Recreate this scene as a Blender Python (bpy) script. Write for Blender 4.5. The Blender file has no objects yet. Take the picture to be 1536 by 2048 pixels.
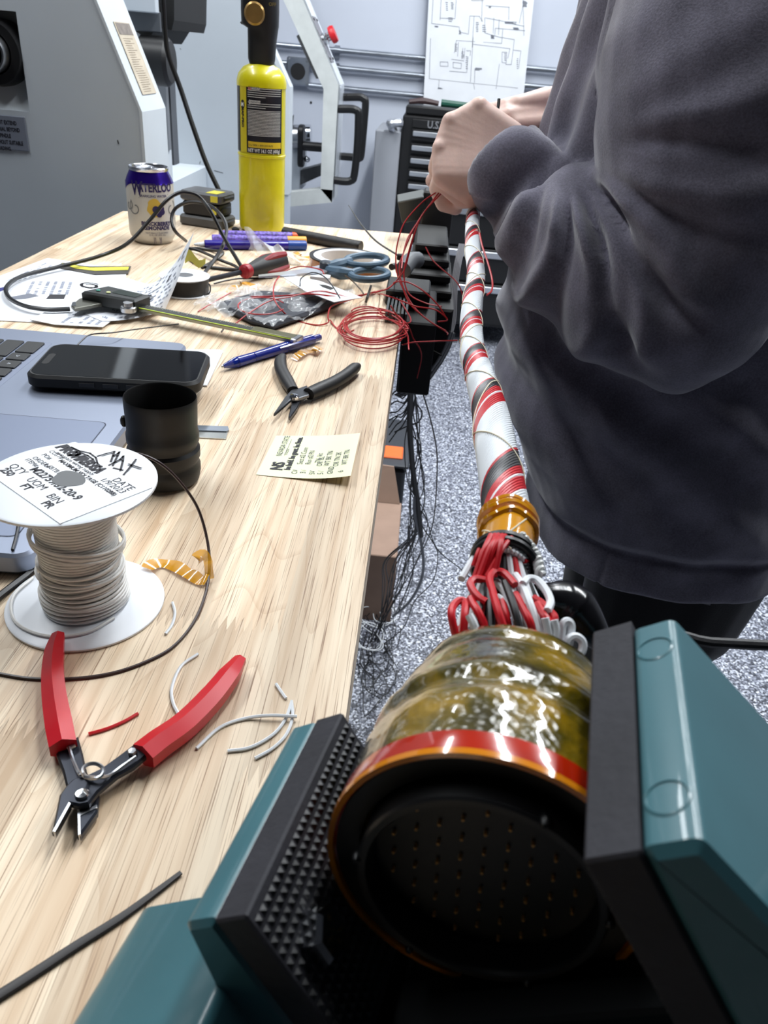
import bpy, bmesh, math, random
from mathutils import Vector, Matrix, noise
import numpy as np
random.seed(7)
SC = bpy.context.scene
COL = SC.collection
V = Vector

# ------------------------------------------------------------------ camera
FPX, TT = 1538.0, 0.96                 # focal length in pixels of a 1536x2048 frame, bench top height
CAM = V((0, 0, TT + 0.265))
_r, _yaw, _p = math.radians(5.3), math.radians(-0.7), math.radians(30.8)
_F0 = V((math.sin(_yaw), math.cos(_yaw), 0)); _R0 = V((math.cos(_yaw), -math.sin(_yaw), 0)); _Z = V((0, 0, 1))
CF = _F0 * math.cos(_p) - _Z * math.sin(_p)
_U0 = _F0 * math.sin(_p) + _Z * math.cos(_p)
CX = _R0 * math.cos(_r) + _U0 * math.sin(_r)
CY = -_R0 * math.sin(_r) + _U0 * math.cos(_r)
cd = bpy.data.cameras.new('camera'); cam = bpy.data.objects.new('camera', cd); COL.objects.link(cam)
m3 = Matrix((CX, CY, -CF)).transposed()
cam.matrix_world = Matrix.Translation(CAM) @ m3.to_4x4()
cd.sensor_fit = 'VERTICAL'; cd.sensor_height = 36.0; cd.lens = 36.0 * FPX / 2048.0
cd.clip_start = 0.01; cd.clip_end = 50
cd.dof.use_dof = True; cd.dof.focus_distance = 0.5; cd.dof.aperture_fstop = 24
SC.camera = cam

# ------------------------------------------------------------------ world, ceiling lamps, exposure
w = bpy.data.worlds.new('world'); SC.world = w; w.use_nodes = True
w.node_tree.nodes['Background'].inputs[0].default_value = (0.75, 0.85, 1.0, 1)
w.node_tree.nodes['Background'].inputs[1].default_value = 0.10
SC.view_settings.view_transform = 'Standard'; SC.view_settings.look = 'None'
SC.view_settings.gamma = 1.0; SC.view_settings.use_curve_mapping = False
SC.view_settings.exposure = 0.15
CEIL = 2.75
LAMPS = [(-1.05, 1.0, 20), (-1.05, 2.5, 22), (0.28, 1.4, 29), (0.28, 2.7, 22), (1.35, 1.5, 26), (1.5, 2.6, 26), (0.28, 3.5, 14)]
for i, (x, y, pw) in enumerate(LAMPS):
    ld = bpy.data.lights.new('ceiling_lamp', 'AREA'); ld.shape = 'RECTANGLE'; ld.size = 0.16; ld.size_y = 1.2
    ld.energy = pw; ld.color = (0.93, 0.97, 1.0)
    lo = bpy.data.objects.new('ceiling_lamp', ld); lo.location = (x, y, CEIL - 0.08); COL.objects.link(lo)

# ------------------------------------------------------------------ pixel rays meeting real planes
def ray(x, y): return CF + CX * ((x - 768) / FPX) - CY * ((y - 1024) / FPX)
def P(x, y, z=TT):
    d = ray(x, y); return CAM + d * ((z - CAM.z) / d.z)
def PY(x, y, Y):
    d = ray(x, y); return CAM + d * (Y / d.y)
def PX(x, y, X):
    d = ray(x, y); return CAM + d * (X / d.x)
def T(x, y, h=0.0): return P(x, y, TT + h)

# ------------------------------------------------------------------ materials
def lin(c): 
    c = c / 255.0
    return c / 12.92 if c <= 0.04045 else ((c + 0.055) / 1.055) ** 2.4
def rgb(c): return (lin(c[0]), lin(c[1]), lin(c[2]), 1)
MATS = {}
def M(name, col=(128, 128, 128), rough=0.5, metal=0.0, var=0.0, vscale=30, bump=0.0, bscale=200, coat=0.0, alpha=1.0, trans=0.0, sheen=0.0, sss=0.0, spec=0.5, ior=1.5, emit=0, detail=4):
    if name in MATS: return MATS[name]
    m = bpy.data.materials.new(name); m.use_nodes = True; nt = m.node_tree; b = nt.nodes['Principled BSDF']
    b.inputs['Base Color'].default_value = rgb(col); b.inputs['Roughness'].default_value = rough
    b.inputs['Metallic'].default_value = metal; b.inputs['Coat Weight'].default_value = coat
    b.inputs['Alpha'].default_value = alpha; b.inputs['Transmission Weight'].default_value = trans
    b.inputs['Sheen Weight'].default_value = sheen; b.inputs['Specular IOR Level'].default_value = spec; b.inputs['IOR'].default_value = ior
    if sss: b.inputs['Subsurface Weight'].default_value = sss; b.inputs['Subsurface Radius'].default_value = (0.01, 0.004, 0.002); b.inputs['Subsurface Scale'].default_value = 0.3
    if emit: b.inputs['Emission Color'].default_value = rgb(col); b.inputs['Emission Strength'].default_value = emit
    if var or bump:
        tc = nt.nodes.new('ShaderNodeTexCoord')
    if var:
        n = nt.nodes.new('ShaderNodeTexNoise'); n.inputs['Scale'].default_value = vscale; n.inputs['Detail'].default_value = detail
        nt.links.new(tc.outputs['Object'], n.inputs['Vector'])
        mr = nt.nodes.new('ShaderNodeMapRange'); mr.inputs[1].default_value = 0.3; mr.inputs[2].default_value = 0.7
        mr.inputs[3].default_value = 1 - var; mr.inputs[4].default_value = 1 + var * 0.6
        nt.links.new(n.outputs['Fac'], mr.inputs[0])
        mx = nt.nodes.new('ShaderNodeVectorMath'); mx.operation = 'MULTIPLY'; mx.inputs[0].default_value = rgb(col)[:3]
        nt.links.new(mr.outputs[0], mx.inputs[1]); nt.links.new(mx.outputs[0], b.inputs['Base Color'])
    if bump:
        n2 = nt.nodes.new('ShaderNodeTexNoise'); n2.inputs['Scale'].default_value = bscale; n2.inputs['Detail'].default_value = 3
        nt.links.new(tc.outputs['Object'], n2.inputs['Vector'])
        bp = nt.nodes.new('ShaderNodeBump'); bp.inputs['Strength'].default_value = bump; bp.inputs['Distance'].default_value = 0.002
        nt.links.new(n2.outputs['Fac'], bp.inputs['Height']); nt.links.new(bp.outputs[0], b.inputs['Normal'])
    MATS[name] = m
    return m

def nodes_mat(name, rough=0.5):
    m = bpy.data.materials.new(name); m.use_nodes = True; MATS[name] = m
    return m, m.node_tree, m.node_tree.nodes['Principled BSDF']

def wood_mat():
    m, nt, b = nodes_mat('bench_wood'); N = nt.nodes.new; L = nt.links.new
    tc = N('ShaderNodeTexCoord'); oi = N('ShaderNodeObjectInfo')
    mul = N('ShaderNodeVectorMath'); mul.operation = 'MULTIPLY_ADD'; mul.inputs[1].default_value = (1, 1, 1)
    sc = N('ShaderNodeVectorMath'); sc.operation = 'SCALE'; sc.inputs[0].default_value = (7.0, 13.0, 3.0); L(oi.outputs['Random'], sc.inputs['Scale'])
    L(tc.outputs['Object'], mul.inputs[0]); L(sc.outputs[0], mul.inputs[2])
    mp = N('ShaderNodeMapping'); mp.inputs['Scale'].default_value = (110, 4.0, 20); L(mul.outputs[0], mp.inputs[0])
    n1 = N('ShaderNodeTexNoise'); n1.inputs['Scale'].default_value = 1.0; n1.inputs['Detail'].default_value = 5; n1.inputs['Distortion'].default_value = 0.6; L(mp.outputs[0], n1.inputs['Vector'])
    r1 = N('ShaderNodeValToRGB'); e = r1.color_ramp.elements
    e[0].position = 0.30; e[0].color = rgb((202, 173, 141)); e[1].position = 0.62; e[1].color = rgb((234, 215, 188))
    L(n1.outputs['Fac'], r1.inputs[0])
    # long thin dark pores
    mp2 = N('ShaderNodeMapping'); mp2.inputs['Scale'].default_value = (1500, 16, 60); L(mul.outputs[0], mp2.inputs[0])
    n2 = N('ShaderNodeTexNoise'); n2.inputs['Scale'].default_value = 1.0; n2.inputs['Detail'].default_value = 2; L(mp2.outputs[0], n2.inputs['Vector'])
    r2 = N('ShaderNodeValToRGB'); e = r2.color_ramp.elements
    e[0].position = 0.29; e[0].color = (0.30, 0.19, 0.12, 1); e[1].position = 0.43; e[1].color = (1, 1, 1, 1)
    L(n2.outputs['Fac'], r2.inputs[0])
    # cathedral rings
    mp3 = N('ShaderNodeMapping'); mp3.inputs['Scale'].default_value = (14, 1.6, 6); L(mul.outputs[0], mp3.inputs[0])
    wv = N('ShaderNodeTexNoise'); wv.inputs['Scale'].default_value = 1.0; wv.inputs['Detail'].default_value = 1; L(mp3.outputs[0], wv.inputs['Vector'])
    ml = N('ShaderNodeMath'); ml.operation = 'MULTIPLY'; ml.inputs[1].default_value = 14; L(wv.outputs['Fac'], ml.inputs[0])
    fr = N('ShaderNodeMath'); fr.operation = 'FRACT'; L(ml.outputs[0], fr.inputs[0])
    r3 = N('ShaderNodeValToRGB'); e = r3.color_ramp.elements
    e[0].position = 0.0; e[0].color = (0.72, 0.6, 0.5, 1); e[1].position = 0.12; e[1].color = (1, 1, 1, 1)
    L(fr.outputs[0], r3.inputs[0])
    a = N('ShaderNodeMixRGB'); a.blend_type = 'MULTIPLY'; a.inputs[0].default_value = 0.9; L(r1.outputs[0], a.inputs[1]); L(r2.outputs[0], a.inputs[2])
    a2 = N('ShaderNodeMixRGB'); a2.blend_type = 'MULTIPLY'; a2.inputs[0].default_value = 0.4; L(a.outputs[0], a2.inputs[1]); L(r3.outputs[0], a2.inputs[2])
    hs = N('ShaderNodeHueSaturation'); sv = N('ShaderNodeSeparateColor'); L(oi.outputs['Color'], sv.inputs[0]); L(sv.outputs[0], hs.inputs['Value']); L(a2.outputs[0], hs.inputs['Color'])
    L(hs.outputs[0], b.inputs['Base Color']); b.inputs['Roughness'].default_value = 0.5
    bp = N('ShaderNodeBump'); bp.inputs['Strength'].default_value = 0.12; bp.inputs['Distance'].default_value = 0.0005
    L(r2.outputs[0], bp.inputs['Height']); L(bp.outputs[0], b.inputs['Normal'])
    return m

def flake_mat():
    m, nt, b = nodes_mat('epoxy_flake_floor'); N = nt.nodes.new; L = nt.links.new
    tc = N('ShaderNodeTexCoord')
    def vor(s):
        v = N('ShaderNodeTexVoronoi'); v.inputs['Scale'].default_value = s; L(tc.outputs['Object'], v.inputs['Vector']); return v
    v1 = vor(230); v2 = vor(120)
    sx = N('ShaderNodeSeparateColor'); L(v1.outputs['Color'], sx.inputs[0])
    r = N('ShaderNodeValToRGB'); r.color_ramp.interpolation = 'CONSTANT'; e = r.color_ramp.elements
    e[0].position = 0; e[0].color = rgb((74, 77, 88)); e[1].position = 0.28; e[1].color = rgb((136, 140, 154))
    for p_, c_ in [(0.52, (196, 201, 214)), (0.72, (106, 110, 122)), (0.84, (34, 36, 46)), (0.93, (226, 230, 240))]:
        q = e.new(p_); q.color = rgb(c_)
    L(sx.outputs[0], r.inputs[0])
    sx2 = N('ShaderNodeSeparateColor'); L(v2.outputs['Color'], sx2.inputs[0])
    mr = N('ShaderNodeMapRange'); mr.inputs[3].default_value = 0.75; mr.inputs[4].default_value = 1.15; L(sx2.outputs[1], mr.inputs[0])
    vm = N('ShaderNodeVectorMath'); vm.operation = 'MULTIPLY'; L(r.outputs[0], vm.inputs[0]); L(mr.outputs[0], vm.inputs[1])
    L(vm.outputs[0], b.inputs['Base Color']); b.inputs['Roughness'].default_value = 0.45
    return m

def fabric_mat(name, col, var=0.25):
    m, nt, b = nodes_mat(name); N = nt.nodes.new; L = nt.links.new
    tc = N('ShaderNodeTexCoord')
    n1 = N('ShaderNodeTexNoise'); n1.inputs['Scale'].default_value = 520; n1.inputs['Detail'].default_value = 3; L(tc.outputs['Object'], n1.inputs['Vector'])
    n2 = N('ShaderNodeTexNoise'); n2.inputs['Scale'].default_value = 28; n2.inputs['Detail'].default_value = 5; L(tc.outputs['Object'], n2.inputs['Vector'])
    ad = N('ShaderNodeMath'); ad.operation = 'ADD'; L(n1.outputs['Fac'], ad.inputs[0]); L(n2.outputs['Fac'], ad.inputs[1])
    mr = N('ShaderNodeMapRange'); mr.inputs[1].default_value = 0.6; mr.inputs[2].default_value = 1.4; mr.inputs[3].default_value = 1 - var; mr.inputs[4].default_value = 1 + var
    L(ad.outputs[0], mr.inputs[0])
    vm = N('ShaderNodeVectorMath'); vm.operation = 'MULTIPLY'; vm.inputs[0].default_value = rgb(col)[:3]; L(mr.outputs[0], vm.inputs[1])
    L(vm.outputs[0], b.inputs['Base Color']); b.inputs['Roughness'].default_value = 0.95; b.inputs['Sheen Weight'].default_value = 0.5; b.inputs['Specular IOR Level'].default_value = 0.15
    bp = N('ShaderNodeBump'); bp.inputs['Strength'].default_value = 0.25; bp.inputs['Distance'].default_value = 0.001; L(n1.outputs['Fac'], bp.inputs['Height']); L(bp.outputs[0], b.inputs['Normal'])
    return m

# ------------------------------------------------------------------ mesh building
def frame(o, x, z):
    """4x4 with local x along x, local z close to z."""
    x = V(x).normalized(); z = V(z); y = z.cross(x).normalized(); z = x.cross(y)
    m = Matrix((x, y, z)).transposed().to_4x4(); m.translation = V(o); return m
def smoothpath(pts, n=8):
    pts = [V(p) for p in pts]
    if len(pts) < 3: return pts
    out = []
    for i in range(len(pts) - 1):
        p0 = pts[i - 1] if i else pts[0] * 2 - pts[1]
        p1, p2 = pts[i], pts[i + 1]
        p3 = pts[i + 2] if i + 2 < len(pts) else p2 * 2 - p1
        for k in range(n):
            t = k / n; t2 = t * t; t3 = t2 * t
            out.append(0.5 * ((2 * p1) + (p2 - p0) * t + (2 * p0 - 5 * p1 + 4 * p2 - p3) * t2 + (3 * p1 - p0 - 3 * p2 + p3) * t3))
    out.append(pts[-1]); return out
class MB:
    def __init__(s, m=None): s.v = []; s.f = []; s.m = m
    def add(s, vs, fs):
        k = len(s.v)
        s.v += [(s.m @ V(p)) if s.m else V(p) for p in vs]; s.f += [tuple(i + k for i in f) for f in fs]; return s
    def box(s, x0, x1, y0, y1, z0, z1, ch=0.0):
        if ch <= 0:
            return s.add([(x0, y0, z0), (x1, y0, z0), (x1, y1, z0), (x0, y1, z0), (x0, y0, z1), (x1, y0, z1), (x1, y1, z1), (x0, y1, z1)],
                         [(0, 3, 2, 1), (4, 5, 6, 7), (0, 1, 5, 4), (1, 2, 6, 5), (2, 3, 7, 6), (3, 0, 4, 7)])
        return s.prism(rrect(x0, x1, y0, y1, ch, 3), z0, z1, ch)
    def prism(s, poly, z0, z1, ch=0.0, ch0=None):
        """extrude a ccw polygon along z, chamfering top by ch and bottom by ch0 (default ch)"""
        n = len(poly); ch0 = ch if ch0 is None else ch0; rings = []
        def inset(d):
            if d <= 0: return poly
            out = []
            for i in range(n):
                a, b_, c = V(poly[i - 1]), V(poly[i]), V(poly[(i + 1) % n])
                e1 = (b_ - a); e2 = (c - b_)
                if e1.length < 1e-9 or e2.length < 1e-9: out.append(b_); continue
                n1 = V((-e1.y, e1.x)).normalized(); n2 = V((-e2.y, e2.x)).normalized(); q = n1 + n2
                q = q / max(0.3, q.length_squared) * 2 if q.length > 1e-6 else n1
                out.append(b_ + q * d)
            return out
        if ch0 > 0: rings.append([(p[0], p[1], z0) for p in inset(ch0)]); rings.append([(p[0], p[1], z0 + ch0) for p in poly])
        else: rings.append([(p[0], p[1], z0) for p in poly])
        if ch > 0: rings.append([(p[0], p[1], z1 - ch) for p in poly]); rings.append([(p[0], p[1], z1) for p in inset(ch)])
        else: rings.append([(p[0], p[1], z1) for p in poly])
        vs = [p for r in rings for p in r]; fs = []
        for k in range(len(rings) - 1):
            for i in range(n):
                j = (i + 1) % n; fs.append((k * n + i, k * n + j, (k + 1) * n + j, (k + 1) * n + i))
        fs.append(tuple(reversed(range(n)))); fs.append(tuple(range((len(rings) - 1) * n, len(rings) * n)))
        return s.add(vs, fs)
    def lathe(s, prof, n=32, o=(0, 0, 0), wob=None, close=False):
        vs = []; fs = []; k = len(prof)
        for r, z in prof:
            for i in range(n):
                t = 2 * math.pi * i / n; rr = r * (wob(t, z) if wob else 1)
                vs.append((o[0] + rr * math.cos(t), o[1] + rr * math.sin(t), o[2] + z))
        for a in range(k - 1):
            for i in range(n):
                j = (i + 1) % n; fs.append((a * n + i, a * n + j, (a + 1) * n + j, (a + 1) * n + i))
        if close:
            for i in range(n):
                j = (i + 1) % n; fs.append(((k - 1) * n + i, (k - 1) * n + j, j, i))
        else:
            if prof[0][0] > 1e-6: fs.append(tuple(reversed(range(n))))
            if prof[-1][0] > 1e-6: fs.append(tuple(range((k - 1) * n, k * n)))
        return s.add(vs, fs)
    def tube(s, pts, r, n=8, smooth=6, flat=1.0, up=None, cap=True, sides=None):
        path = smoothpath(pts, smooth) if smooth else [V(p) for p in pts]
        m = len(path); vs = []; fs = []
        if callable(r): rr = [r(i / (m - 1)) for i in range(m)]
        elif isinstance(r, (list, tuple)): rr = [r[min(len(r) - 1, int(i / (m - 1) * (len(r) - 1)))] + (r[min(len(r) - 1, int(i / (m - 1) * (len(r) - 1)) + 1)] - r[min(len(r) - 1, int(i / (m - 1) * (len(r) - 1)))]) * ((i / (m - 1) * (len(r) - 1)) % 1) for i in range(m)]
        else: rr = [r] * m
        prev = None
        for i, p in enumerate(path):
            t = (path[min(i + 1, m - 1)] - path[max(i - 1, 0)])
            t = t.normalized() if t.length > 1e-9 else V((0, 1, 0))
            if up is not None: nn = V(up) - t * t.dot(V(up))
            elif prev is None:
                a = V((0, 0, 1)) if abs(t.z) < 0.9 else V((1, 0, 0)); nn = a - t * a.dot(t)
            else: nn = prev - t * prev.dot(t)
            nn = nn.normalized() if nn.length > 1e-9 else V((0, 0, 1)); prev = nn; bb = t.cross(nn)
            for k in range(n):
                a = 2 * math.pi * k / n + (math.pi / n if n == 4 else 0); vs.append(p + nn * (math.cos(a) * rr[i] * flat) + bb * (math.sin(a) * rr[i]))
        for i in range(m - 1):
            for k in range(n):
                j = (k + 1) % n; fs.append((i * n + k, i * n + j, (i + 1) * n + j, (i + 1) * n + k))
        if cap: fs.append(tuple(reversed(range(n)))); fs.append(tuple(range((m - 1) * n, m * n)))
        return s.add(vs, fs)
    def loft(s, rings, cap=True):
        n = len(rings[0]); vs = [p for r in rings for p in r]; fs = []
        for i in range(len(rings) - 1):
            for k in range(n):
                j = (k + 1) % n; fs.append((i * n + k, i * n + j, (i + 1) * n + j, (i + 1) * n + k))
        if cap: fs.append(tuple(reversed(range(n)))); fs.append(tuple(range((len(rings) - 1) * n, len(rings) * n)))
        return s.add(vs, fs)
    def grid(s, fn, nu, nv):
        vs = [fn(i / nu, j / nv) for i in range(nu + 1) for j in range(nv + 1)]
        fs = [(i * (nv + 1) + j, (i + 1) * (nv + 1) + j, (i + 1) * (nv + 1) + j + 1, i * (nv + 1) + j + 1) for i in range(nu) for j in range(nv)]
        return s.add(vs, fs)
    def ball(s, c, r, n=12, sc=(1, 1, 1), rot=None):
        k = n // 2; vs = []; fs = []
        for a in range(k + 1):
            t = math.pi * a / k
            for i in range(n):
                p = 2 * math.pi * i / n; q = V((r * sc[0] * math.sin(t) * math.cos(p), r * sc[1] * math.sin(t) * math.sin(p), -r * sc[2] * math.cos(t)))
                if rot is not None: q = rot @ q
                vs.append(V(c) + q)
        for a in range(k):
            for i in range(n):
                j = (i + 1) % n; fs.append((a * n + i, a * n + j, (a + 1) * n + j, (a + 1) * n + i))
        return s.add(vs, fs)
    def cap(s, p0, r0, p1, r1, n=16):
        """tapered capsule"""
        p0, p1 = V(p0), V(p1); d = p1 - p0; L = d.length
        if L < 1e-6: return s.ball(p0, r0, n)
        m0 = s.m; fr = frame(p0, d, (0, 0, 1) if abs(d.z) < 0.9 * L else (1, 0, 0))
        prof = [(r0 * math.sin(a), -r0 * math.cos(a)) for a in [math.pi / 2 * i / 5 for i in range(6)]] + [(r1 * math.cos(a), L + r1 * math.sin(a)) for a in [math.pi / 2 * i / 5 for i in range(6)]]
        vs = []; fs = []
        for r, z in prof:
            for i in range(n):
                t = 2 * math.pi * i / n; vs.append(fr @ V((z, r * math.cos(t), r * math.sin(t))))
        for a in range(len(prof) - 1):
            for i in range(n):
                j = (i + 1) % n; fs.append((a * n + i, a * n + j, (a + 1) * n + j, (a + 1) * n + i))
        return s.add(vs, fs)
    def mesh(s, name, smooth=35):
        me = bpy.data.meshes.new(name); me.from_pydata([tuple(v) for v in s.v], [], s.f); me.validate()
        if smooth:
            me.polygons.foreach_set('use_smooth', [True] * len(me.polygons))
            if smooth < 180: me.set_sharp_from_angle(angle=math.radians(smooth))
        me.update(); return me
    def build(s, name, mat, parent=None, smooth=35, label=None, **kw):
        return link(name, s.mesh(name, smooth), mat, parent, label, **kw)
def rrect(x0, x1, y0, y1, r, n=4):
    out = []
    for cx, cy, a0 in ((x1 - r, y0 + r, -90), (x1 - r, y1 - r, 0), (x0 + r, y1 - r, 90), (x0 + r, y0 + r, 180)):
        for i in range(n + 1):
            a = math.radians(a0 + 90 * i / n); out.append((cx + r * math.cos(a), cy + r * math.sin(a)))
    return out
def circ(r, n=24, o=(0, 0)): return [(o[0] + r * math.cos(2 * math.pi * i / n), o[1] + r * math.sin(2 * math.pi * i / n)) for i in range(n)]
def link(name, me, mat, parent=None, label=None, kind=None):
    o = bpy.data.objects.new(name, me); COL.objects.link(o)
    if mat is not None:
        for mm in (mat if isinstance(mat, (list, tuple)) else [mat]): me.materials.append(mm)
    if parent is not None:
        o.parent = parent; o.matrix_parent_inverse = WM(parent).inverted()
    if label: o['label'] = label
    if kind: o['kind'] = kind
    return o
def WM(o):
    m = o.matrix_basis.copy()
    if o.parent: m = WM(o.parent) @ o.matrix_parent_inverse @ m
    return m
def thing(name, label, cat, loc=(0, 0, 0), group=None):
    o = bpy.data.objects.new(name, None); COL.objects.link(o); o.location = loc; o.empty_display_size = 0.02
    o['label'] = label; o['category'] = cat
    if group: o['group'] = group
    return o
def tag(o, label, cat, group=None, kind=None):
    o['label'] = label; o['category'] = cat
    if group: o['group'] = group
    if kind: o['kind'] = kind
    return o
def struct(o): o['kind'] = 'structure'; return o
def lettering(s, size, fr, mat, parent, name='lettering', align='CENTER', shear=0.0, warp=None, bold=0.0, sx=1.0, spacing=1.0):
    """flat print: text laid in the local xy plane of fr; warp maps local (x,y,z) to local"""
    cu = bpy.data.curves.new('txt', 'FONT'); cu.body = s; cu.size = size; cu.align_x = align; cu.align_y = 'CENTER'; cu.shear = shear; cu.offset = bold; cu.resolution_u = 2; cu.space_character = spacing
    cu.fill_mode = 'FRONT'
    to = bpy.data.objects.new('txt', cu); COL.objects.link(to)
    me = bpy.data.meshes.new_from_object(to); bpy.data.objects.remove(to); bpy.data.curves.remove(cu)
    for v in me.vertices:
        q = V((v.co.x * sx, v.co.y, v.co.z))
        if warp: q = V(warp(q))
        v.co = fr @ q
    return link(name, me, mat, parent)
def strokes(lines, wdt, fr, mat, parent, name='print_line', warp=None):
    """flat printed strokes: polylines in local xy drawn as thin ribbons"""
    mb = MB(); q = []
    for ln in lines:
        for (x0, y0), (x1, y1) in zip(ln[:-1], ln[1:]):
            d = V((x1 - x0, y1 - y0))
            if d.length < 1e-7: continue
            d.normalize(); nx, ny = -d.y * wdt / 2, d.x * wdt / 2; ex, ey = d.x * wdt / 2, d.y * wdt / 2
            c = [(x0 - ex + nx, y0 - ey + ny, 0), (x0 - ex - nx, y0 - ey - ny, 0), (x1 + ex - nx, y1 + ey - ny, 0), (x1 + ex + nx, y1 + ey + ny, 0)]
            if warp: c = [warp(V(p)) for p in c]
            mb.add([fr @ V(p) for p in c], [(0, 1, 2, 3)])
    return mb.build(name, mat, parent, smooth=0)
def bake(o, mods, mat=None):
    """apply modifiers given as (type, {props}) and return the object with the baked mesh"""
    for t, kw in mods:
        md = o.modifiers.new(t.lower(), t)
        for k, v_ in kw.items(): setattr(md, k, v_)
    dg = bpy.context.evaluated_depsgraph_get(); dg.update()
    me = bpy.data.meshes.new_from_object(o.evaluated_get(dg)); o.modifiers.clear(); old = o.data; o.data = me; bpy.data.meshes.remove(old)
    me.polygons.foreach_set('use_smooth', [True] * len(me.polygons)); me.update()
    return o

# palette
BLACKP = M('black_plastic', (16, 16, 18), 0.42, bump=0.05)
BLACKM = M('black_matte', (20, 20, 22), 0.75)
RUBBER = M('black_rubber', (30, 30, 33), 0.8, var=0.3, vscale=60)
STEEL = M('steel', (190, 192, 196), 0.28, 1.0, var=0.15, vscale=80)
CHROME = M('chrome', (215, 218, 222), 0.12, 1.0)
GALV = M('galvanised_steel', (170, 176, 186), 0.3, 0.9, var=0.2, vscale=12)
DSTEEL = M('blackened_steel', (62, 64, 70), 0.38, 0.7, var=0.2, vscale=60)
WHITEP = M('white_plastic', (232, 236, 242), 0.4)
PAPER = M('white_paper', (235, 238, 244), 0.75, var=0.04, vscale=15)
INK = M('black_ink', (22, 20, 32), 0.6)
GREYINK = M('grey_ink', (112, 116, 128), 0.7)
LIGHTINK = M('pale_grey_ink', (150, 155, 170), 0.7)
KAPTON = M('amber_tape', (222, 156, 4), 0.15, trans=0.0, alpha=0.8, coat=0.8)
REDW = M('red_wire', (196, 22, 34), 0.38)
REDH = M('red_thin_wire', (180, 30, 34), 0.4)
WHITEW = M('white_wire', (226, 230, 234), 0.42)
BLACKW = M('black_wire', (24, 24, 27), 0.4)
DGREY = M('dark_grey_plastic', (64, 67, 70), 0.5, var=0.15)
# ================================================================== the room
WALLM = M('painted_wall', (201, 207, 220), 0.7, var=0.05, vscale=2.5, bump=0.03, bscale=60)
WY = 4.3
FLK = flake_mat()
struct(MB().box(-3.2, 3.0, -3.6, WY, -0.05, 0).build('floor', FLK))
struct(MB().box(-3.2, 3.0, WY, WY + 0.1, 0, CEIL).build('wall_back', WALLM))
struct(MB().box(-3.3, -3.2, -3.6, WY, 0, CEIL).build('wall_left', M('shop_grey_wall', (120, 122, 128), 0.8)))
struct(MB().box(3.0, 3.1, -3.6, WY, 0, CEIL).build('wall_right', M('shop_grey_wall', (120, 122, 128), 0.8)))
struct(MB().box(-3.2, 3.0, -3.7, -3.6, 0, CEIL).build('wall_front', M('shop_dark_wall', (40, 41, 45), 0.8)))
struct(MB().box(-3.2, 3.0, -3.6, WY, CEIL, CEIL + 0.05).build('ceiling', M('ceiling_dark', (84, 86, 90), 0.8)))

# conduits on the back wall
cy = WY - 0.03
b0x = PY(596, 143, WY - 0.04).x
for k, (pa, pb, x0) in enumerate([((557, 95), (856, 112), -1.9), ((688, 125), (855, 136), -0.92), ((700, 154), (850, 165), -0.62)]):
    za = (PY(*pa, cy).z + PY(*pb, cy).z) / 2
    if k == 0: zc = za
    z = [zc, zc - 0.073, zc - 0.158][k]
    c = thing('conduit', ['topmost bright steel conduit pipe along the white wall', 'middle steel conduit pipe running from the wall box', 'lowest steel conduit pipe below the other two on the wall'][k], 'pipe', (x0, cy, z), 'conduits on the back wall')
    MB().tube([(max(x0, b0x + 0.056) if k == 1 else x0, cy, z), (2.9, cy, z)], 0.0125, 12, 0).build('pipe', GALV, c)
    for xs in ([-1.2, -0.48, 0.6, 1.8] if k == 0 else [-0.48, 0.6, 1.8] if k == 1 else [0.62, 1.8]):
        s = MB(); s.tube([(xs - 0.016, cy, z), (xs + 0.016, cy, z)], 0.0155, 12, 0); s.box(xs - 0.012, xs + 0.012, cy + 0.012, WY - 0.001, z - 0.035, z + 0.02)
        s.build('strap', GALV, c)
b0 = PY(596, 143, WY - 0.04)
bx = thing('junction_box', 'square galvanised wall box with a dark round hole behind the machine door', 'electrical box', (b0.x, WY, b0.z))
MB().box(b0.x - 0.055, b0.x + 0.055, WY - 0.045, WY - 0.001, b0.z - 0.06, b0.z + 0.06, 0.006).build('box_body', GALV, bx)
MB(frame((b0.x, WY - 0.0455, b0.z), (1, 0, 0), (0, -1, 0))).prism(circ(0.036, 24), 0, 0.001).build('knockout', BLACKM, bx)
for sx_, sz_ in ((-1, 1), (1, 1), (-1, -1), (1, -1)):
    MB(frame((b0.x + sx_ * 0.044, WY - 0.045, b0.z + sz_ * 0.048), (1, 0, 0), (0, -1, 0))).prism(circ(0.006, 10), 0, 0.003, 0.001).build('screw', STEEL, bx)
zc2 = zc - 0.073
tag(MB().tube([(-1.6, cy, zc2 - 0.0), (b0.x - 0.057, cy, zc2)], 0.0115, 12, 0).build('conduit', GALV), 'short conduit stub entering the left side of the wall box', 'pipe')
# hook ring on the wall right of the schematic
hk = PY(1141, 108, WY - 0.03)
tag(MB().tube([hk + V((0.02 * math.cos(a), 0, 0.03 * math.sin(a))) for a in [2 * math.pi * i / 12 for i in range(13)]], 0.005, 8, 3).build('wall_hook', DSTEEL), 'small dark ring hook on the wall beside the person', 'hook')
# screw dot
sd = PY(622, 205, WY)
tag(MB(frame((sd.x, WY - 0.0005, sd.z), (1, 0, 0), (0, -1, 0))).lathe([(0.006, 0), (0.005, 0.003), (0, 0.004)], 10).build('wall_screw', BLACKM), 'tiny black screw head in the white wall', 'screw')

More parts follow.
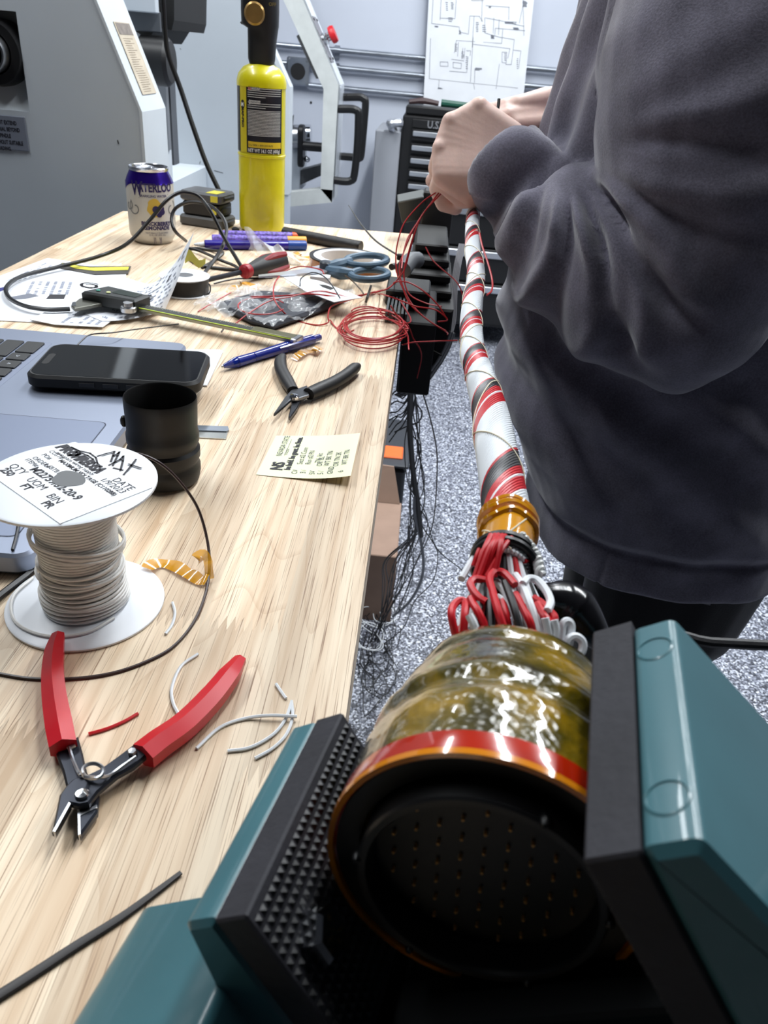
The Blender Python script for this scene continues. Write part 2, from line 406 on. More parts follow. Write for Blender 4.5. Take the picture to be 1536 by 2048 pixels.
# schematic sheet
sy = WY - 0.055
bl, tl, tr = PY(846, 218, sy), PY(868, 0, sy), PY(1072, 0, sy)
br = PY(1043, 226, sy)
ux = (br - bl); ux = V((ux.x, 0, ux.z)); SW = ux.length; ux.normalize(); uz = V((-ux.z, 0, ux.x)); SH = 0.86
sh = thing('schematic_sheet', 'large white sheet of wiring schematic hung on the wall above the tool chest', 'drawing', bl)
FS = Matrix((ux, uz, V((0, -1, 0)))).transposed().to_4x4(); FS.translation = bl
MB(FS).grid(lambda u, v: (u * SW, v * SH, 0.006 * math.sin(u * 3.0) + 0.004 * (1 - v)), 12, 12).build('sheet', PAPER, sh)
cw = lambda q: V((q.x, q.y, 0.006 * math.sin(q.x / SW * 3.0) + 0.004 * (1 - q.y / SH) + 0.0012))
k_ = SW / 197.0                                      # metres per pixel of the sheet
def S(x, y): return ((x - 850) * k_ * 1.0 - (218 - y) * -0.10 * k_ * -1.0, (222 - y) * k_)
def SS(pts): return [S(*p) for p in pts]
zx = lambda x, y: (840 + x / 4.955, y / 4.955)       # from a magnified look
D1 = [[(200, 0), (160, 380), (420, 400), (420, 440), (505, 455), (520, 310), (610, 310), (640, 350)], [(315, 10), (305, 145), (540, 150), (540, 190), (650, 185)],
      [(465, 150), (470, 75), (545, 75)], [(255, 185), (365, 185)], [(240, 350), (255, 190)], [(245, 335), (380, 335), (400, 150)], [(645, 0), (630, 350)], [(145, 500), (120, 835), (550, 860), (560, 910)],
      [(215, 845), (210, 915), (250, 915)], [(550, 480), (520, 850)], [(560, 310), (540, 560)], [(660, 320), (660, 440), (800, 470), (940, 485), (915, 690), (860, 690)],
      [(665, 320), (860, 345)], [(745, 320), (740, 440)], [(795, 330), (790, 450)], [(885, 230), (885, 330)], [(670, 225), (890, 230)], [(850, 350), (1030, 375)], [(760, 400), (1040, 410)], [(760, 400), (755, 450)],
      [(390, 510), (820, 520), (830, 400)], [(390, 510), (370, 610)], [(410, 525), (400, 640)], [(550, 535), (900, 560), (880, 640)], [(825, 590), (870, 590), (865, 680), (825, 675), (825, 590)], [(930, 570), (1005, 575), (985, 720)],
      [(800, 690), (770, 900)], [(450, 570), (440, 660)], [(470, 570), (460, 660)], [(485, 590), (525, 590), (520, 630)], [(355, 690), (435, 695), (430, 740), (355, 735), (355, 690)], [(230, 690), (305, 690), (305, 725), (230, 725), (230, 690)],
      [(340, 665), (460, 675)], [(320, 765), (480, 770)], [(500, 640), (485, 770)], [(550, 860), (980, 885)], [(1060, 0), (985, 350)], [(1010, 100), (1030, 450)], [(640, 40), (890, 45), (1050, 90)], [(890, 0), (880, 85)], [(565, 735), (560, 850)], [(670, 70), (800, 70), (800, 115), (670, 110), (670, 70)]]
strokes([SS([zx(*p) for p in ln]) for ln in D1], 0.0016, FS, GREYINK, sh, 'drawing_lines', cw)
D2 = []
rnd = random.Random(3)
for (x, y, n, l, dy) in [(320, 330, 3, 45, 14), (470, 45, 4, 90, 9), (560, 90, 2, 50, 12), (850, 345, 3, 120, 6), (900, 40, 4, 90, 10), (580, 360, 6, 22, 14), (640, 380, 4, 30, 16), (375, 540, 5, 22, 14), (440, 600, 5, 18, 12), (720, 460, 4, 40, 7), (570, 730, 3, 60, 8), (205, 910, 2, 45, 6), (1015, 180, 6, 40, 8), (480, 640, 7, 16, 16), (300, 210, 5, 16, 15), (350, 210, 5, 20, 12), (730, 70, 3, 60, 12), (700, 230, 2, 20, 8), (970, 640, 6, 10, 16), (850, 600, 5, 12, 14), (930, 390, 3, 60, 7), (190, 400, 2, 40, 6), (420, 430, 4, 14, 8)]:
    for i in range(n): D2.append(SS([zx(x + rnd.uniform(-3, 3), y + i * dy), zx(x + l * rnd.uniform(0.6, 1), y + i * dy + 1)]))
strokes(D2, 0.0026, FS, GREYINK, sh, 'drawing_notes', cw)['kind'] = 'stuff'
top = []
for i in range(26):
    x = rnd.uniform(900, 1040); y = rnd.uniform(-95, -5); top.append(SS([(x, y), (x + rnd.uniform(5, 40), y), (x + 38, y + rnd.uniform(-20, 20))]))
strokes(top, 0.0016, FS, GREYINK, sh, 'drawing_lines', cw)

# ================================================================== tool chest
cyf = 3.74
xl = PY(800, 300, cyf).x; xr = xl + 0.74; zt = 1.0
ch = thing('tool_chest', 'black rolling tool chest with bright drawer pulls against the back wall', 'tool chest', ((xl + xr) / 2, cyf + 0.2, 0))
CHB = M('chest_black', (17, 17, 19), 0.45)
MB().box(xl, xr, cyf + 0.02, WY - 0.09, 0.10, zt, 0.01).build('body', CHB, ch)
ALU = M('brushed_aluminium', (205, 208, 214), 0.3, 0.85)
zs = [0.952, 0.895, 0.843, 0.79, 0.737, 0.66, 0.475, 0.315, 0.115]
for a, b_ in zip(zs[:-1], zs[1:]):
    d = MB().box(xl + 0.045, xr - 0.045, cyf, cyf + 0.03, b_ + 0.006, a - 0.004, 0.003).build('drawer', CHB, ch)
    q = MB(); hgt = 0.020 if a - b_ < 0.1 else 0.030
    q.prism([(xl + 0.05, 0), (xr - 0.05, 0), (xr - 0.05, 0.001), (xl + 0.05, 0.001)], 0, 0.0001)
    q = MB().box(xl + 0.05, xr - 0.05, cyf - 0.014, cyf + 0.002, a - 0.012 - hgt, a - 0.012, 0.003).build('pull', ALU, d)
for i, x in enumerate((xl + 0.08, xr - 0.08)):
    for y in (cyf + 0.08, WY - 0.16):
        MB(frame((x, y - 0.015, 0.05), (0, 0, 1), (1, 0, 0))).prism(circ(0.05, 20), -0.016, 0.016, 0.004).build('caster', BLACKP, ch)
MB().box(xl - 0.115, xl - 0.002, cyf + 0.02, WY - 0.12, 0.12, 0.93, 0.006).build('side_cabinet', M('grey_painted_steel', (150, 153, 160), 0.45), ch)
hz = 0.955
MB().tube([(xl - 0.03, cyf + 0.05, hz - 0.04), (xl - 0.05, cyf + 0.02, hz), (xl - 0.05, cyf - 0.01, hz + 0.005), (xl - 0.02, cyf - 0.01, hz + 0.01), (xl - 0.005, cyf, hz + 0.01)], 0.018, 10).build('side_handle', ALU, ch)
lettering('U.S. GENERAL', 0.040, frame((xl + 0.22, cyf - 0.0022, 0.968), (1, 0, 0), (0, -1, 0)), ALU, ch, sx=0.9, bold=0.001)
MB().box(xl + 0.045, xr - 0.045, cyf - 0.002, cyf + 0.03, 0.953, 0.985, 0.002).build('name_strip', CHB, ch)
# things on the chest
ty = cyf + 0.06
tr_ = MB().box(xl + 0.01, xl + 0.5, cyf + 0.02, cyf + 0.18, zt + 0.0005, zt + 0.035, 0.006).build('tool_tray', BLACKP); tag(tr_, 'low black tray of tools on top of the chest', 'tray')
sdv = thing('screwdriver', 'green-handled screwdriver lying in the black tray on the chest', 'screwdriver', (xl + 0.28, ty, zt + 0.05))
MB().tube([(xl + 0.35, ty, zt + 0.05), (xl + 0.46, ty, zt + 0.048)], 0.005, 8, 0).build('shaft', STEEL, sdv)
g = MB(); g.tube([(xl + 0.16, ty, zt + 0.053), (xl + 0.36, ty, zt + 0.05)], [0.015, 0.019, 0.018, 0.012], 10, 8); g.build('handle', M('dark_green_grip', (20, 78, 62), 0.45), sdv)
tag(MB().tube([(xl + 0.02, ty - 0.01, zt + 0.047), (xl + 0.08, ty, zt + 0.055), (xl + 0.15, ty, zt + 0.05)], [0.009, 0.013, 0.010], 8).build('ratchet_handle', M('dark_maroon_grip', (60, 40, 42), 0.5)), 'dark maroon tool handle lying at the left end of the chest tray', 'tool')

# ================================================================== lathe
LG = M('lathe_grey_paint', (194, 202, 210), 0.5, var=0.06, vscale=3, bump=0.02, bscale=120)
LW = M('lathe_lit_paint', (206, 213, 219), 0.42, var=0.05, vscale=8)  # lathe paint lightened for faces that catch the ceiling light
LD = M('lathe_dark_grey', (84, 88, 94), 0.55)
lat = thing('metal_lathe', 'big grey enclosed metal lathe behind the workbench', 'lathe', (-0.9, 2.6, 0))
Y1 = 1.45; kx, kz = PY(280, 221, Y1).x, PY(280, 221, Y1).z; tp = PY(190, 0, Y1)
sl = (tp.x - kx) / (tp.z - kz)
def profile(zt_, z0=0.12, xl_=-1.75): return [(xl_, z0), (kx, z0), (kx, kz), (kx + sl * (zt_ - kz), zt_), (xl_, zt_)]
# headstock end cover with a square opening around the spindle
sp0 = PY(-14, 105, Y1); oxr = PY(48, 140, Y1).x
ot, ob_ = PY(20, 22, Y1).z, PY(40, 222, Y1).z
FY = lambda y: Matrix(((1, 0, 0, 0), (0, 0, -1, y), (0, 1, 0, 0), (0, 0, 0, 1)))    # local (x,y,z)->(x, y0-z, y)
def panel(poly, y0, y1, ch=0.003): return MB(FY(y1)).prism(poly, 0, y1 - y0, ch, 0)
oxl = 2 * sp0.x - oxr
Z1 = 1.75; xs1 = kx + sl * (Z1 - kz)
pw = MB()
for poly in ([(-1.75, 0.12), (kx, 0.12), (kx, ob_), (-1.75, ob_)], [(-1.75, ob_), (oxl, ob_), (oxl, ot), (-1.75, ot)],
             [(-1.75, ot), (kx + sl * (ot - kz), ot), (xs1, Z1), (-1.75, Z1)]):
    pw.m = FY(Y1 + 0.13); pw.prism(poly, 0, 0.13)
pw.prism([(oxr, ob_), (kx, ob_), (kx, kz), (kx + sl * (ot - kz), ot), (oxr, ot)], 0, 0.13)
pw.build('end_cover', LG, lat, smooth=0)
# edge faces of the cover, their overhead light put into a lighter colour
def strip(y0, y1, name, mat, zlow, ztop, t=0.004):
    q = MB(); f = FY(y1); q.m = f
    q.prism([(kx - 0.001, zlow), (kx + t, zlow), (kx + t, kz - 0.002), (kx + t + sl * (ztop - kz), ztop), (kx - 0.001 + sl * (ztop - kz), ztop), (kx - 0.001, kz)], 0, y1 - y0)
    return q.build(name, mat, lat, smooth=20)
strip(Y1 - 0.002, Y1 + 0.13, 'cover_edge', LW, 0.12, Z1)
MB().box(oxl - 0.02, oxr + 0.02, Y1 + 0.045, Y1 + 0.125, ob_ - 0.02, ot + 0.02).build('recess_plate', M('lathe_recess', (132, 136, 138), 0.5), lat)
MB(Matrix(((0, 0, 1, oxl - 0.01), (1, 0, 0, 0), (0, 1, 0, 0), (0, 0, 0, 1)))).prism([(Y1 + 0.006, ob_), (Y1 + 0.0448, ob_), (Y1 + 0.0448, ob_ + 0.075)], 0, oxr - oxl + 0.012).build('recess_slope', LW, lat, smooth=0)
FSP = frame((sp0.x, Y1 + 0.044, sp0.z), (1, 0, 0), (0, -1, 0))
rS = PY(45, 105, Y1).x - sp0.x
MB(FSP).lathe([(rS, 0), (rS, 0.04), (rS * 0.94, 0.05), (rS * 0.66, 0.05), (rS * 0.62, 0.0)], 40).build('spindle_nut', BLACKP, lat)
MB(FSP).lathe([(rS * 0.60, 0), (rS * 0.60, 0.062), (rS * 0.56, 0.066), (rS * 0.5, 0.066), (rS * 0.49, 0.0)], 40, close=True).build('spindle_bore', STEEL, lat)
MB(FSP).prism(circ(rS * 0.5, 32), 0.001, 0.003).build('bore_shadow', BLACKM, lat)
# warning plate
SGN = M('sign_grey', (112, 118, 132), 0.5)
s0, s1 = PY(0, 232, Y1), PY(60, 304, Y1)
wid = 0.155; sgx1 = PY(55, 270, Y1).x; sgz0, sgz1 = PY(58, 303, Y1).z, PY(52, 234, Y1).z
sg = MB().box(sgx1 - wid, sgx1, Y1 - 0.003, Y1, sgz0, sgz1, 0.001).build('warning_plate', SGN, lat, label='grey warning plate on the lathe end cover')
tx = ['DO NOT EXTEND', 'MATERIAL BEYOND', 'THE SPINDLE', 'WITHOUT SUITABLE', 'GUARDING.']
for i, s in enumerate(tx):
    lettering(s, 0.0088, frame((sgx1 - 0.0625, Y1 - 0.0034, sgz1 - 0.0115 - i * 0.0104), (1, 0, 0), (0, -1, 0)), INK, sg, align='LEFT', bold=0.0003, sx=0.66)
# data label on the slope of the cover edge
nsl = V((1, 0, -sl)).normalized() if False else V((1.0, 0, -sl)).normalized()
dsl = V((sl, 0, 1)).normalized(); nrm = V((dsl.z, 0, -dsl.x))
def edgept(z, y): return V((kx + 0.004 + sl * (z - kz), y, z))
za, zb = PX(236, 163, kx - 0.03).z, 0
zA, zB = 1.128, 1.232
FE = Matrix((V((0, 1, 0)), dsl, nrm)).transposed().to_4x4(); FE.translation = edgept(zA, Y1 + 0.032)
eL = (zB - zA) / dsl.z
dl = MB(FE).box(0, 0.075, 0, eL, 0.0003, 0.0012).build('data_label', M('aged_label', (196, 184, 164), 0.6, var=0.12, vscale=60), lat, label='long yellowed data label on the sloped edge')
MB(FE).box(0.004, 0.071, eL * 0.83, eL * 0.985, 0.0013, 0.0018).build('label_header', M('label_header_grey', (128, 118, 110), 0.5, var=0.3, vscale=90), dl)
ll = []
for i in range(24):
    v_ = eL * (0.04 + 0.032 * i); ll.append([(0.012, v_), (0.012 + 0.05 * rnd.uniform(0.6, 1), v_)])
strokes(ll, 0.0008, FE @ Matrix.Translation((0, 0, 0.0016)), M('faded_brown_ink', (140, 126, 108), 0.7), dl, 'printed_lines')
# inside of the machine: dark plates, black chuck guard, bed ledge, splash panel
MB().box(-1.7, kx - 0.22, 2.35, 2.40, 0.9, 1.75).build('inner_plate', LD, lat)
xg = PY(322, 100, 2.0).x
gd = MB(); gd.m = FY(2.3)
def q2(x, y, Y=2.0): p = PY(x, y, Y); return (p.x, p.z)
gd.prism([q2(235, -60), q2(235, 20), q2(262, 60), q2(285, 75), q2(288, 85), q2(306, 55), q2(338, 60), q2(343, 40), q2(343, -60)][::1], 0, 0.28, 0)
gd.build('chuck_guard', M('guard_black', (9, 9, 10), 0.65), lat, smooth=0)
MB().box(PY(240, 15, 1.99).x, PY(320, 15, 1.99).x, 1.985, 1.995, PY(280, 62, 1.99).z, PY(280, 20, 1.99).z, 0.002).build('guard_plate', LD, lat)
MB().box(PY(240, 10, 1.97).x, PY(315, 10, 1.97).x, 1.955, 1.98, PY(280, 24, 1.97).z, PY(280, -40, 1.97).z, 0.002).build('guard_visor', LG, lat)
ck = PY(312, 122, 2.0)
MB(frame((ck.x, 2.0, ck.z), (0, 0, 1), (1, 0, 0))).prism(circ(0.05, 24), -0.036, 0.036, 0.008).build('knob', BLACKP, lat)
MB().tube([(ck.x - 0.015, 2.03, ck.z + 0.02), (ck.x - 0.015, 2.06, ck.z - 0.04)], 0.018, 10, 0).build('knob_stem', BLACKP, lat)
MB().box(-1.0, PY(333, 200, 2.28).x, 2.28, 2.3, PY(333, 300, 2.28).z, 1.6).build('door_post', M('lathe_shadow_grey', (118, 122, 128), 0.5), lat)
Y2 = 2.98
lp = PY(412, 331, Y2)
MB().box(-1.5, lp.x, 1.62, Y2, 0.12, lp.z, 0.004).build('bed_ledge', LW, lat)
MB().box(PY(330, 320, 2.3).x - 0.03, PY(340, 320, 2.3).x, 2.25, 2.32, lp.z, PY(335, 300, 2.28).z, 0.002).build('ledge_block', LW, lat)
k2 = PY(579, 174, Y2); t2 = PY(551, 111, Y2)
s2 = (t2.x - k2.x) / (t2.z - k2.z)
p2 = MB(FY(Y2 + 0.06)); p2.prism([(-1.75, 0.12), (k2.x, 0.12), (k2.x, k2.z), (k2.x + s2 * (1.9 - k2.z), 1.9), (-1.75, 1.9)], 0, 0.06)
p2.build('splash_panel', LG, lat, smooth=0)
e2 = MB(FY(Y2 + 0.06)); e2.prism([(k2.x - 0.014, PY(572, 389, Y2).z), (k2.x + 0.003, PY(572, 389, Y2).z), (k2.x + 0.003, k2.z), (k2.x + 0.003 + s2 * (1.9 - k2.z), 1.9), (k2.x - 0.014 + s2 * (1.9 - k2.z), 1.9), (k2.x - 0.014, k2.z)], 0, 0.066)
e2.build('panel_edge', LW, lat, smooth=0)
# scratches on the panels
for (x, y, x2, y2, Y) in [(235, 280, 237, 288, Y1 - 0.0005), (428, 341, 446, 346, Y2 - 0.0005), (401, 322, 399, 328, Y2 - 0.0005), (360, 97, 362, 99, Y2 - 0.0005)]:
    a_, b_ = PY(x, y, Y), PY(x2, y2, Y); MB().tube([a_, b_], 0.0012, 4, 0, up=(0, 1, 0), flat=0.3).build('scratch', BLACKM, lat)
# black cable looping down in front of the lathe
cb = [PY(318, -60, 1.42), PY(326, 0, 1.42), PY(330, 60, 1.42), PY(337, 110, 1.42), PY(362, 180, 1.42), PY(385, 250, 1.41), PY(412, 325, 1.40), PY(441, 388, 1.39), PY(460, 440, 1.385), PY(480, 520, 1.385)]
tag(MB().tube(cb, 0.0042, 10).build('power_cable', BLACKW), 'black cable hanging down in front of the grey lathe', 'cable')

# ---- lathe door frame with window, stop button and handles
Y3 = 3.45
dr = thing('lathe_door', 'off-white sliding lathe door frame with black handles and red stop button', 'door', (PY(670, 400, Y3).x, Y3, PY(670, 405, Y3).z))
def q3(x, y): p = PY(x, y, Y3); return (p.x, p.z)
DRM = M('door_offwhite', (206, 210, 208), 0.45, var=0.08, vscale=20)
DRL = M('door_face_lit', (222, 228, 234), 0.4, var=0.05, vscale=12)  # door paint lightened to stand in for light from above
oA, oK, oB, oC = q3(606, 0), q3(677, 171), q3(664, 405), q3(566, 425)
iA, iK, iB, iC = q3(566, -2), q3(647, 178), q3(641, 378), q3(566, 399)
so = (oA[0] - oK[0]) / (oA[1] - oK[1])
def ext(p, k, z): return (k[0] + (p[0] - k[0]) / (p[1] - k[1]) * (z - k[1]), z)
oT, iT = ext(oA, oK, 1.75), ext(iA, iK, 1.75)
dep = 0.22
xL3 = PY(575, 400, Y3).x - 0.30
fr_ = MB(FY(Y3 + 0.07))
fr_.prism([iK, oK, oT, iT], 0, 0.07); fr_.prism([iB, oB, oK, iK], 0, 0.07)
fr_.prism([(xL3, iC[1] - 0.03), (xL3, oC[1] - 0.03), oB, (oB[0], iB[1]), iB], 0, 0.07)
fr_.build('frame', DRM, dr, smooth=0)
sf = MB(FY(Y3 + dep))                                     # outer skin going back, light from above put into its whiter colour
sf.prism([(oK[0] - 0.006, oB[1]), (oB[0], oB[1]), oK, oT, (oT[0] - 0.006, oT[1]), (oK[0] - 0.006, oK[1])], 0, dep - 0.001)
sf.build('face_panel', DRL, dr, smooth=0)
GLS = M('door_window', (225, 230, 236), 0.08, trans=0.0, alpha=0.22)
# clear guard standing proud of the frame edge
gx = oK[0]
MB().box(gx + 0.001, gx + 0.004, Y3 + 0.01, Y3 + dep - 0.03, PY(700, 370, Y3).z, oK[1] - 0.005).build('clear_guard', GLS, dr)
# stop button on the slope
d3 = V((oT[0] - oK[0], 0, oT[1] - oK[1])).normalized(); n3 = V((d3.z, 0, -d3.x))
def face(l, y): return V((oK[0], y, oK[1])) + d3 * l
FB = Matrix((V((0, 1, 0)), d3, n3)).transposed().to_4x4()
lb = 0.17
FB.translation = face(lb, Y3 + 0.105)
MB(FB).prism(rrect(-0.055, 0.055, -0.085, 0.085, 0.012), 0.0003, 0.003, 0.001).build('stop_plate', M('stop_plate_grey', (140, 140, 146), 0.4, 0.4), dr)
for a_ in (-0.045, 0.045):
    for c_ in (-0.072, 0.0, 0.072): MB(FB).prism(circ(0.005, 8, (a_, c_)), 0.003, 0.006, 0.001).build('screw', BLACKM, dr)
sb = MB(FB).lathe([(0.022, 0.003), (0.022, 0.02), (0.016, 0.022), (0.016, 0.038)], 24).build('stop_collar', CHROME, dr)
MB(FB).lathe([(0.016, 0.03), (0.030, 0.034), (0.032, 0.045), (0.029, 0.056), (0, 0.058)], 28).build('stop_button', M('stop_red', (200, 30, 40), 0.35), dr, label='red mushroom stop button')
FB2 = FB.copy(); FB2.translation = face(lb + 0.24, Y3 + 0.105)
MB(FB2).prism(rrect(-0.05, 0.05, -0.05, 0.05, 0.01), 0.0003, 0.002).build('upper_plate', M('plate_grey2', (170, 172, 176), 0.4), dr)
for a_ in (-0.06, 0.0, 0.06): MB(FB2).prism(circ(0.0055, 8, (a_, -0.075)), 0.0, 0.004, 0.001).build('screw', BLACKM, dr)
# two black D handles
def handle(pts, Y, nm):
    w_ = [PY(x, y, Y) for x, y in pts]; MB().tube(w_, 0.0155, 10, 5).build(nm, BLACKP, dr)
handle([(668, 218), (700, 218), (712, 221), (717, 230), (714, 300), (708, 352), (702, 361), (690, 363), (664, 360)], Y3 + 0.02, 'handle')
handle([(668, 195), (716, 194), (727, 198), (731, 206), (727, 260), (722, 310), (717, 316), (700, 314), (672, 312)], Y3 + 0.2, 'handle')
# tail of the machine seen through the door: grey box, tailstock with handwheel, chip tray
gb = MB(FY(Y3 + 0.32)); gb.prism([q3(578, 70), q3(620, 160), q3(634, 152), q3(592, 61)][::1], 0, 0.14); gb.build('control_box', M('warm_grey_box', (128, 128, 126), 0.5), dr, smooth=0)
ts = thing('tailstock', 'steel tailstock with black handwheel lever seen through the lathe door', 'machine part', PY(600, 320, Y3 + 0.05))
Yt = Y3 + 0.3
def pt(x, y, Y=None): return PY(x, y, Y or Yt)
MB().tube([pt(560, 275), pt(598, 275)], 0.05, 20, 0).build('quill', STEEL, ts)
MB().tube([pt(585, 268, Yt + 0.12), pt(622, 268, Yt + 0.12)], 0.038, 20, 0).build('sleeve', CHROME, ts)
MB(frame(pt(603, 292, Yt - 0.06), (0, 0, 1), (1, 0, 0))).prism(rrect(-0.085, 0.085, -0.04, 0.04, 0.03), -0.012, 0.012, 0.004).build('wheel', BLACKP, ts)
MB().tube([pt(600, 291, Yt - 0.08), pt(645, 295, Yt - 0.08)], 0.019, 12, 0).build('lever', BLACKP, ts)
MB().tube([pt(560, 315), pt(600, 317)], 0.016, 10, 0).build('lock_pin', BLACKP, ts)
MB().ball(pt(614, 318, Yt - 0.06), 0.014, 12).build('knob', CHROME, ts)
MB().box(pt(560, 300).x - 0.1, pt(602, 280).x, Yt - 0.02, Yt + 0.2, pt(600, 320).z - 0.14, pt(600, 275).z, 0.01).build('casting', LG, ts)
q = pt(583, 240); MB(FY(Yt)).prism([q2(580, 242, Yt), q2(588, 229, Yt), q2(586, 252, Yt), q2(580, 254, Yt)][::-1], 0, 0.01).build('indicator_flag', LD, ts)
ct = MB(FY(Yt + 0.1)); ct.prism([q2(560, 352, Yt), q2(560, 388, Yt), q2(641, 352, Yt), q2(641, 330, Yt)], 0, 0.1)
tag(ct.build('chip_tray', M('chip_tray_dark', (66, 68, 70), 0.5, var=0.2), smooth=0), 'dark slanted chip tray inside the lathe under the tailstock', 'tray')
# ================================================================== workbench
WOOD = wood_mat()
bn = thing('workbench', 'pale finger-jointed butcher-block workbench along the left', 'workbench', (-0.256, 0.5, 0))
BX0, BX1, BY0 = -0.502, -0.012, -0.42
NC = 12; CW = (BX1 - BX0) / NC
def backy(x): return 1.3663 + 0.0757 * (x + 0.256)
rw = random.Random(11)
known = {}
for px_, py_ in [(560, 1256), (460, 780), (640, 600), (150, 500), (330, 1240)]:
    q = T(px_, py_); known.setdefault(int((q.x - BX0) / CW), []).append(q.y)
for c in range(NC):
    xa, xb = BX0 + c * CW, BX0 + (c + 1) * CW
    cuts = list(known.get(c, []))
    y = BY0 + rw.uniform(0.1, 0.35)
    while y < 1.2:
        if all(abs(y - k) > 0.16 for k in cuts): cuts.append(y)
        y += rw.uniform(0.28, 0.5)
    cuts = sorted(cuts); ends = [None] + cuts + [None]
    nt_ = 9
    def zig(y): return [(xa + (xb - xa) * i / (2 * nt_), y + (0.006 if i % 2 else -0.006)) for i in range(2 * nt_ + 1)]
    sgn = 1 if c % 2 else -1
    for a, b_ in zip(ends[:-1], ends[1:]):
        sgn = -sgn; tone = 1.0 + sgn * rw.uniform(0.04, 0.13)
        lo = [(xa, BY0), (xb, BY0)] if a is None else zig(a)
        hi = [(xa, backy(xa)), (xb, backy(xb))] if b_ is None else zig(b_)
        poly = lo + hi[::-1]
        MB().prism(poly, TT - 0.038, TT).build('stave', WOOD, bn, smooth=0).color = (tone, tone, tone, 1)
FRM = M('bench_frame_black', (28, 28, 30), 0.5)
for x in (BX0 + 0.05, BX1 - 0.10):
    for y in (-0.36, 1.26): MB().box(x - 0.025, x + 0.025, y - 0.025, y + 0.025, 0, TT - 0.1, 0.004).build('leg', FRM, bn)
for x in (BX0 + 0.05, BX1 - 0.10): MB().box(x - 0.02, x + 0.02, -0.36, 1.26, TT - 0.1, TT - 0.0385).build('rail', FRM, bn)

def cyl(ax, R):
    """print frame around an upright cylinder: (arc length, height) -> point, arc 0 facing the camera"""
    dc = V((CAM.x - ax.x, CAM.y - ax.y, 0)).normalized(); rr = V((0, 0, 1)).cross(dc)
    def f(q, off=0.0):
        a = q[0] / R; r_ = R + off + (q[2] if len(q) > 2 else 0); return ax + dc * (r_ * math.cos(a)) + rr * (r_ * math.sin(a)) + V((0, 0, q[1]))
    return f
ID = Matrix.Identity(4)
def patch(f, s0, s1, z0, z1, off, n=16, nz=1):
    return MB().grid(lambda u, v: f((s0 + (s1 - s0) * u, z0(u) if callable(z0) and False else (z0 + (z1 - z0) * v)), off), n, nz)

# ------------------------------------------------------------------ gas torch
gf = T(524, 470); g0 = gf + V((gf.x, gf.y, 0)).normalized() * 0.037; GR = 0.0368
gt = thing('gas_torch', 'tall yellow gas cylinder with black torch head at the back of the bench', 'gas torch', g0)
zz = lambda y, x=524: PY(x, y, g0.y - GR).z - TT
zsh, zseam = zz(165), zz(318)
YEL = M('yellow_paint', (214, 204, 14), 0.32, var=0.10, vscale=22, coat=0.3)
MB().lathe([(0.030, 0), (GR - 0.002, 0.004), (GR - 0.001, 0.01), (GR - 0.001, zseam), (GR, zseam + 0.001), (GR, zseam + 0.0035), (GR - 0.0012, zseam + 0.0042), (GR - 0.0012, zsh - 0.008), (GR, zsh - 0.007), (GR, zsh), (GR * 0.93, zsh + 0.009), (GR * 0.72, zsh + 0.018), (GR * 0.42, zsh + 0.023), (GR * 0.36, zsh + 0.026), (GR * 0.36, zsh + 0.034)], 48, g0).build('cylinder', YEL, gt)
ztop = zsh + 0.03
gcf = cyl(g0, GR - 0.0008)
LBK = M('label_black', (22, 22, 30), 0.35); LBY = M('label_yellow', (216, 186, 40), 0.4); LBW = M('label_white_print', (205, 205, 200), 0.5)
z0_, z1_ = zz(308), zz(168)
patch(gcf, -0.024, 0.034, z0_, z1_, 0.0004, 24).build('warning_label', LBK, gt)
patch(gcf, -0.038, -0.024, z0_, z1_, 0.0004, 8).build('logo_band', M('label_mustard', (205, 190, 40), 0.4), gt)
patch(gcf, -0.055, -0.0385, z0_, z1_, 0.0004, 8).build('side_label', LBK, gt)
patch(gcf, -0.021, 0.032, zz(297), zz(285), 0.0007, 20).build('yellow_box', LBY, gt)
wr = lambda q: gcf((q.x, q.y), 0.0008)
hz_ = z1_ - z0_
rg = random.Random(5)
lines = []
for v_ in [0.93, 0.90, 0.87, 0.84, 0.81, 0.72, 0.69, 0.66] + [0.62 - 0.021 * i for i in range(18)]:
    e_ = 0.030 if v_ not in (0.81, 0.66) else 0.005
    s_ = -0.021 + (0.017 if v_ > 0.92 or abs(v_ - 0.72) < 0.01 else 0)
    x = s_
    while x < e_:
        l_ = rg.uniform(0.002, 0.007); lines.append([(x, z0_ + hz_ * v_), (min(x + l_, e_), z0_ + hz_ * v_)]); x += l_ + 0.0009
strokes(lines, 0.0008, ID, LBW, gt, 'fine_print', wr)
for s, x, v_, sz in [('DANGER', -0.0115, 0.935, 0.0042), ('WARNING', -0.0105, 0.735, 0.0042)]:
    patch(gcf, x - 0.0085, x + 0.0085, z0_ + hz_ * v_ - 0.002, z0_ + hz_ * v_ + 0.0026, 0.0007, 6).build('word_box', LBW, gt)
    lettering(s, sz, ID, INK, gt, warp=lambda q, x=x, v_=v_: gcf((q.x + x, q.y + z0_ + hz_ * v_ + 0.0002), 0.0011))
lettering('NET WT 14.1 OZ (400g)', 0.0068, ID, LBW, gt, bold=0.0002, sx=0.72, warp=lambda q: gcf((q.x + 0.004, q.y + zz(303)), 0.0010))
lettering('TOLL FREE 1-800-359-9678', 0.0034, ID, INK, gt, warp=lambda q: gcf((q.x - 0.003, q.y + zz(292)), 0.0011))
MB().grid(lambda u, v: gcf((-0.0315 + 0.0042 * v * math.cos(6.2832 * u), zz(213) + 0.0062 * v * math.sin(6.2832 * u)), 0.0007), 20, 2).build('round_logo', INK, gt)
lettering('M', 0.0075, ID, LBW, gt, bold=0.0004, warp=lambda q: gcf((q.x - 0.0315, q.y + zz(213)), 0.0011))
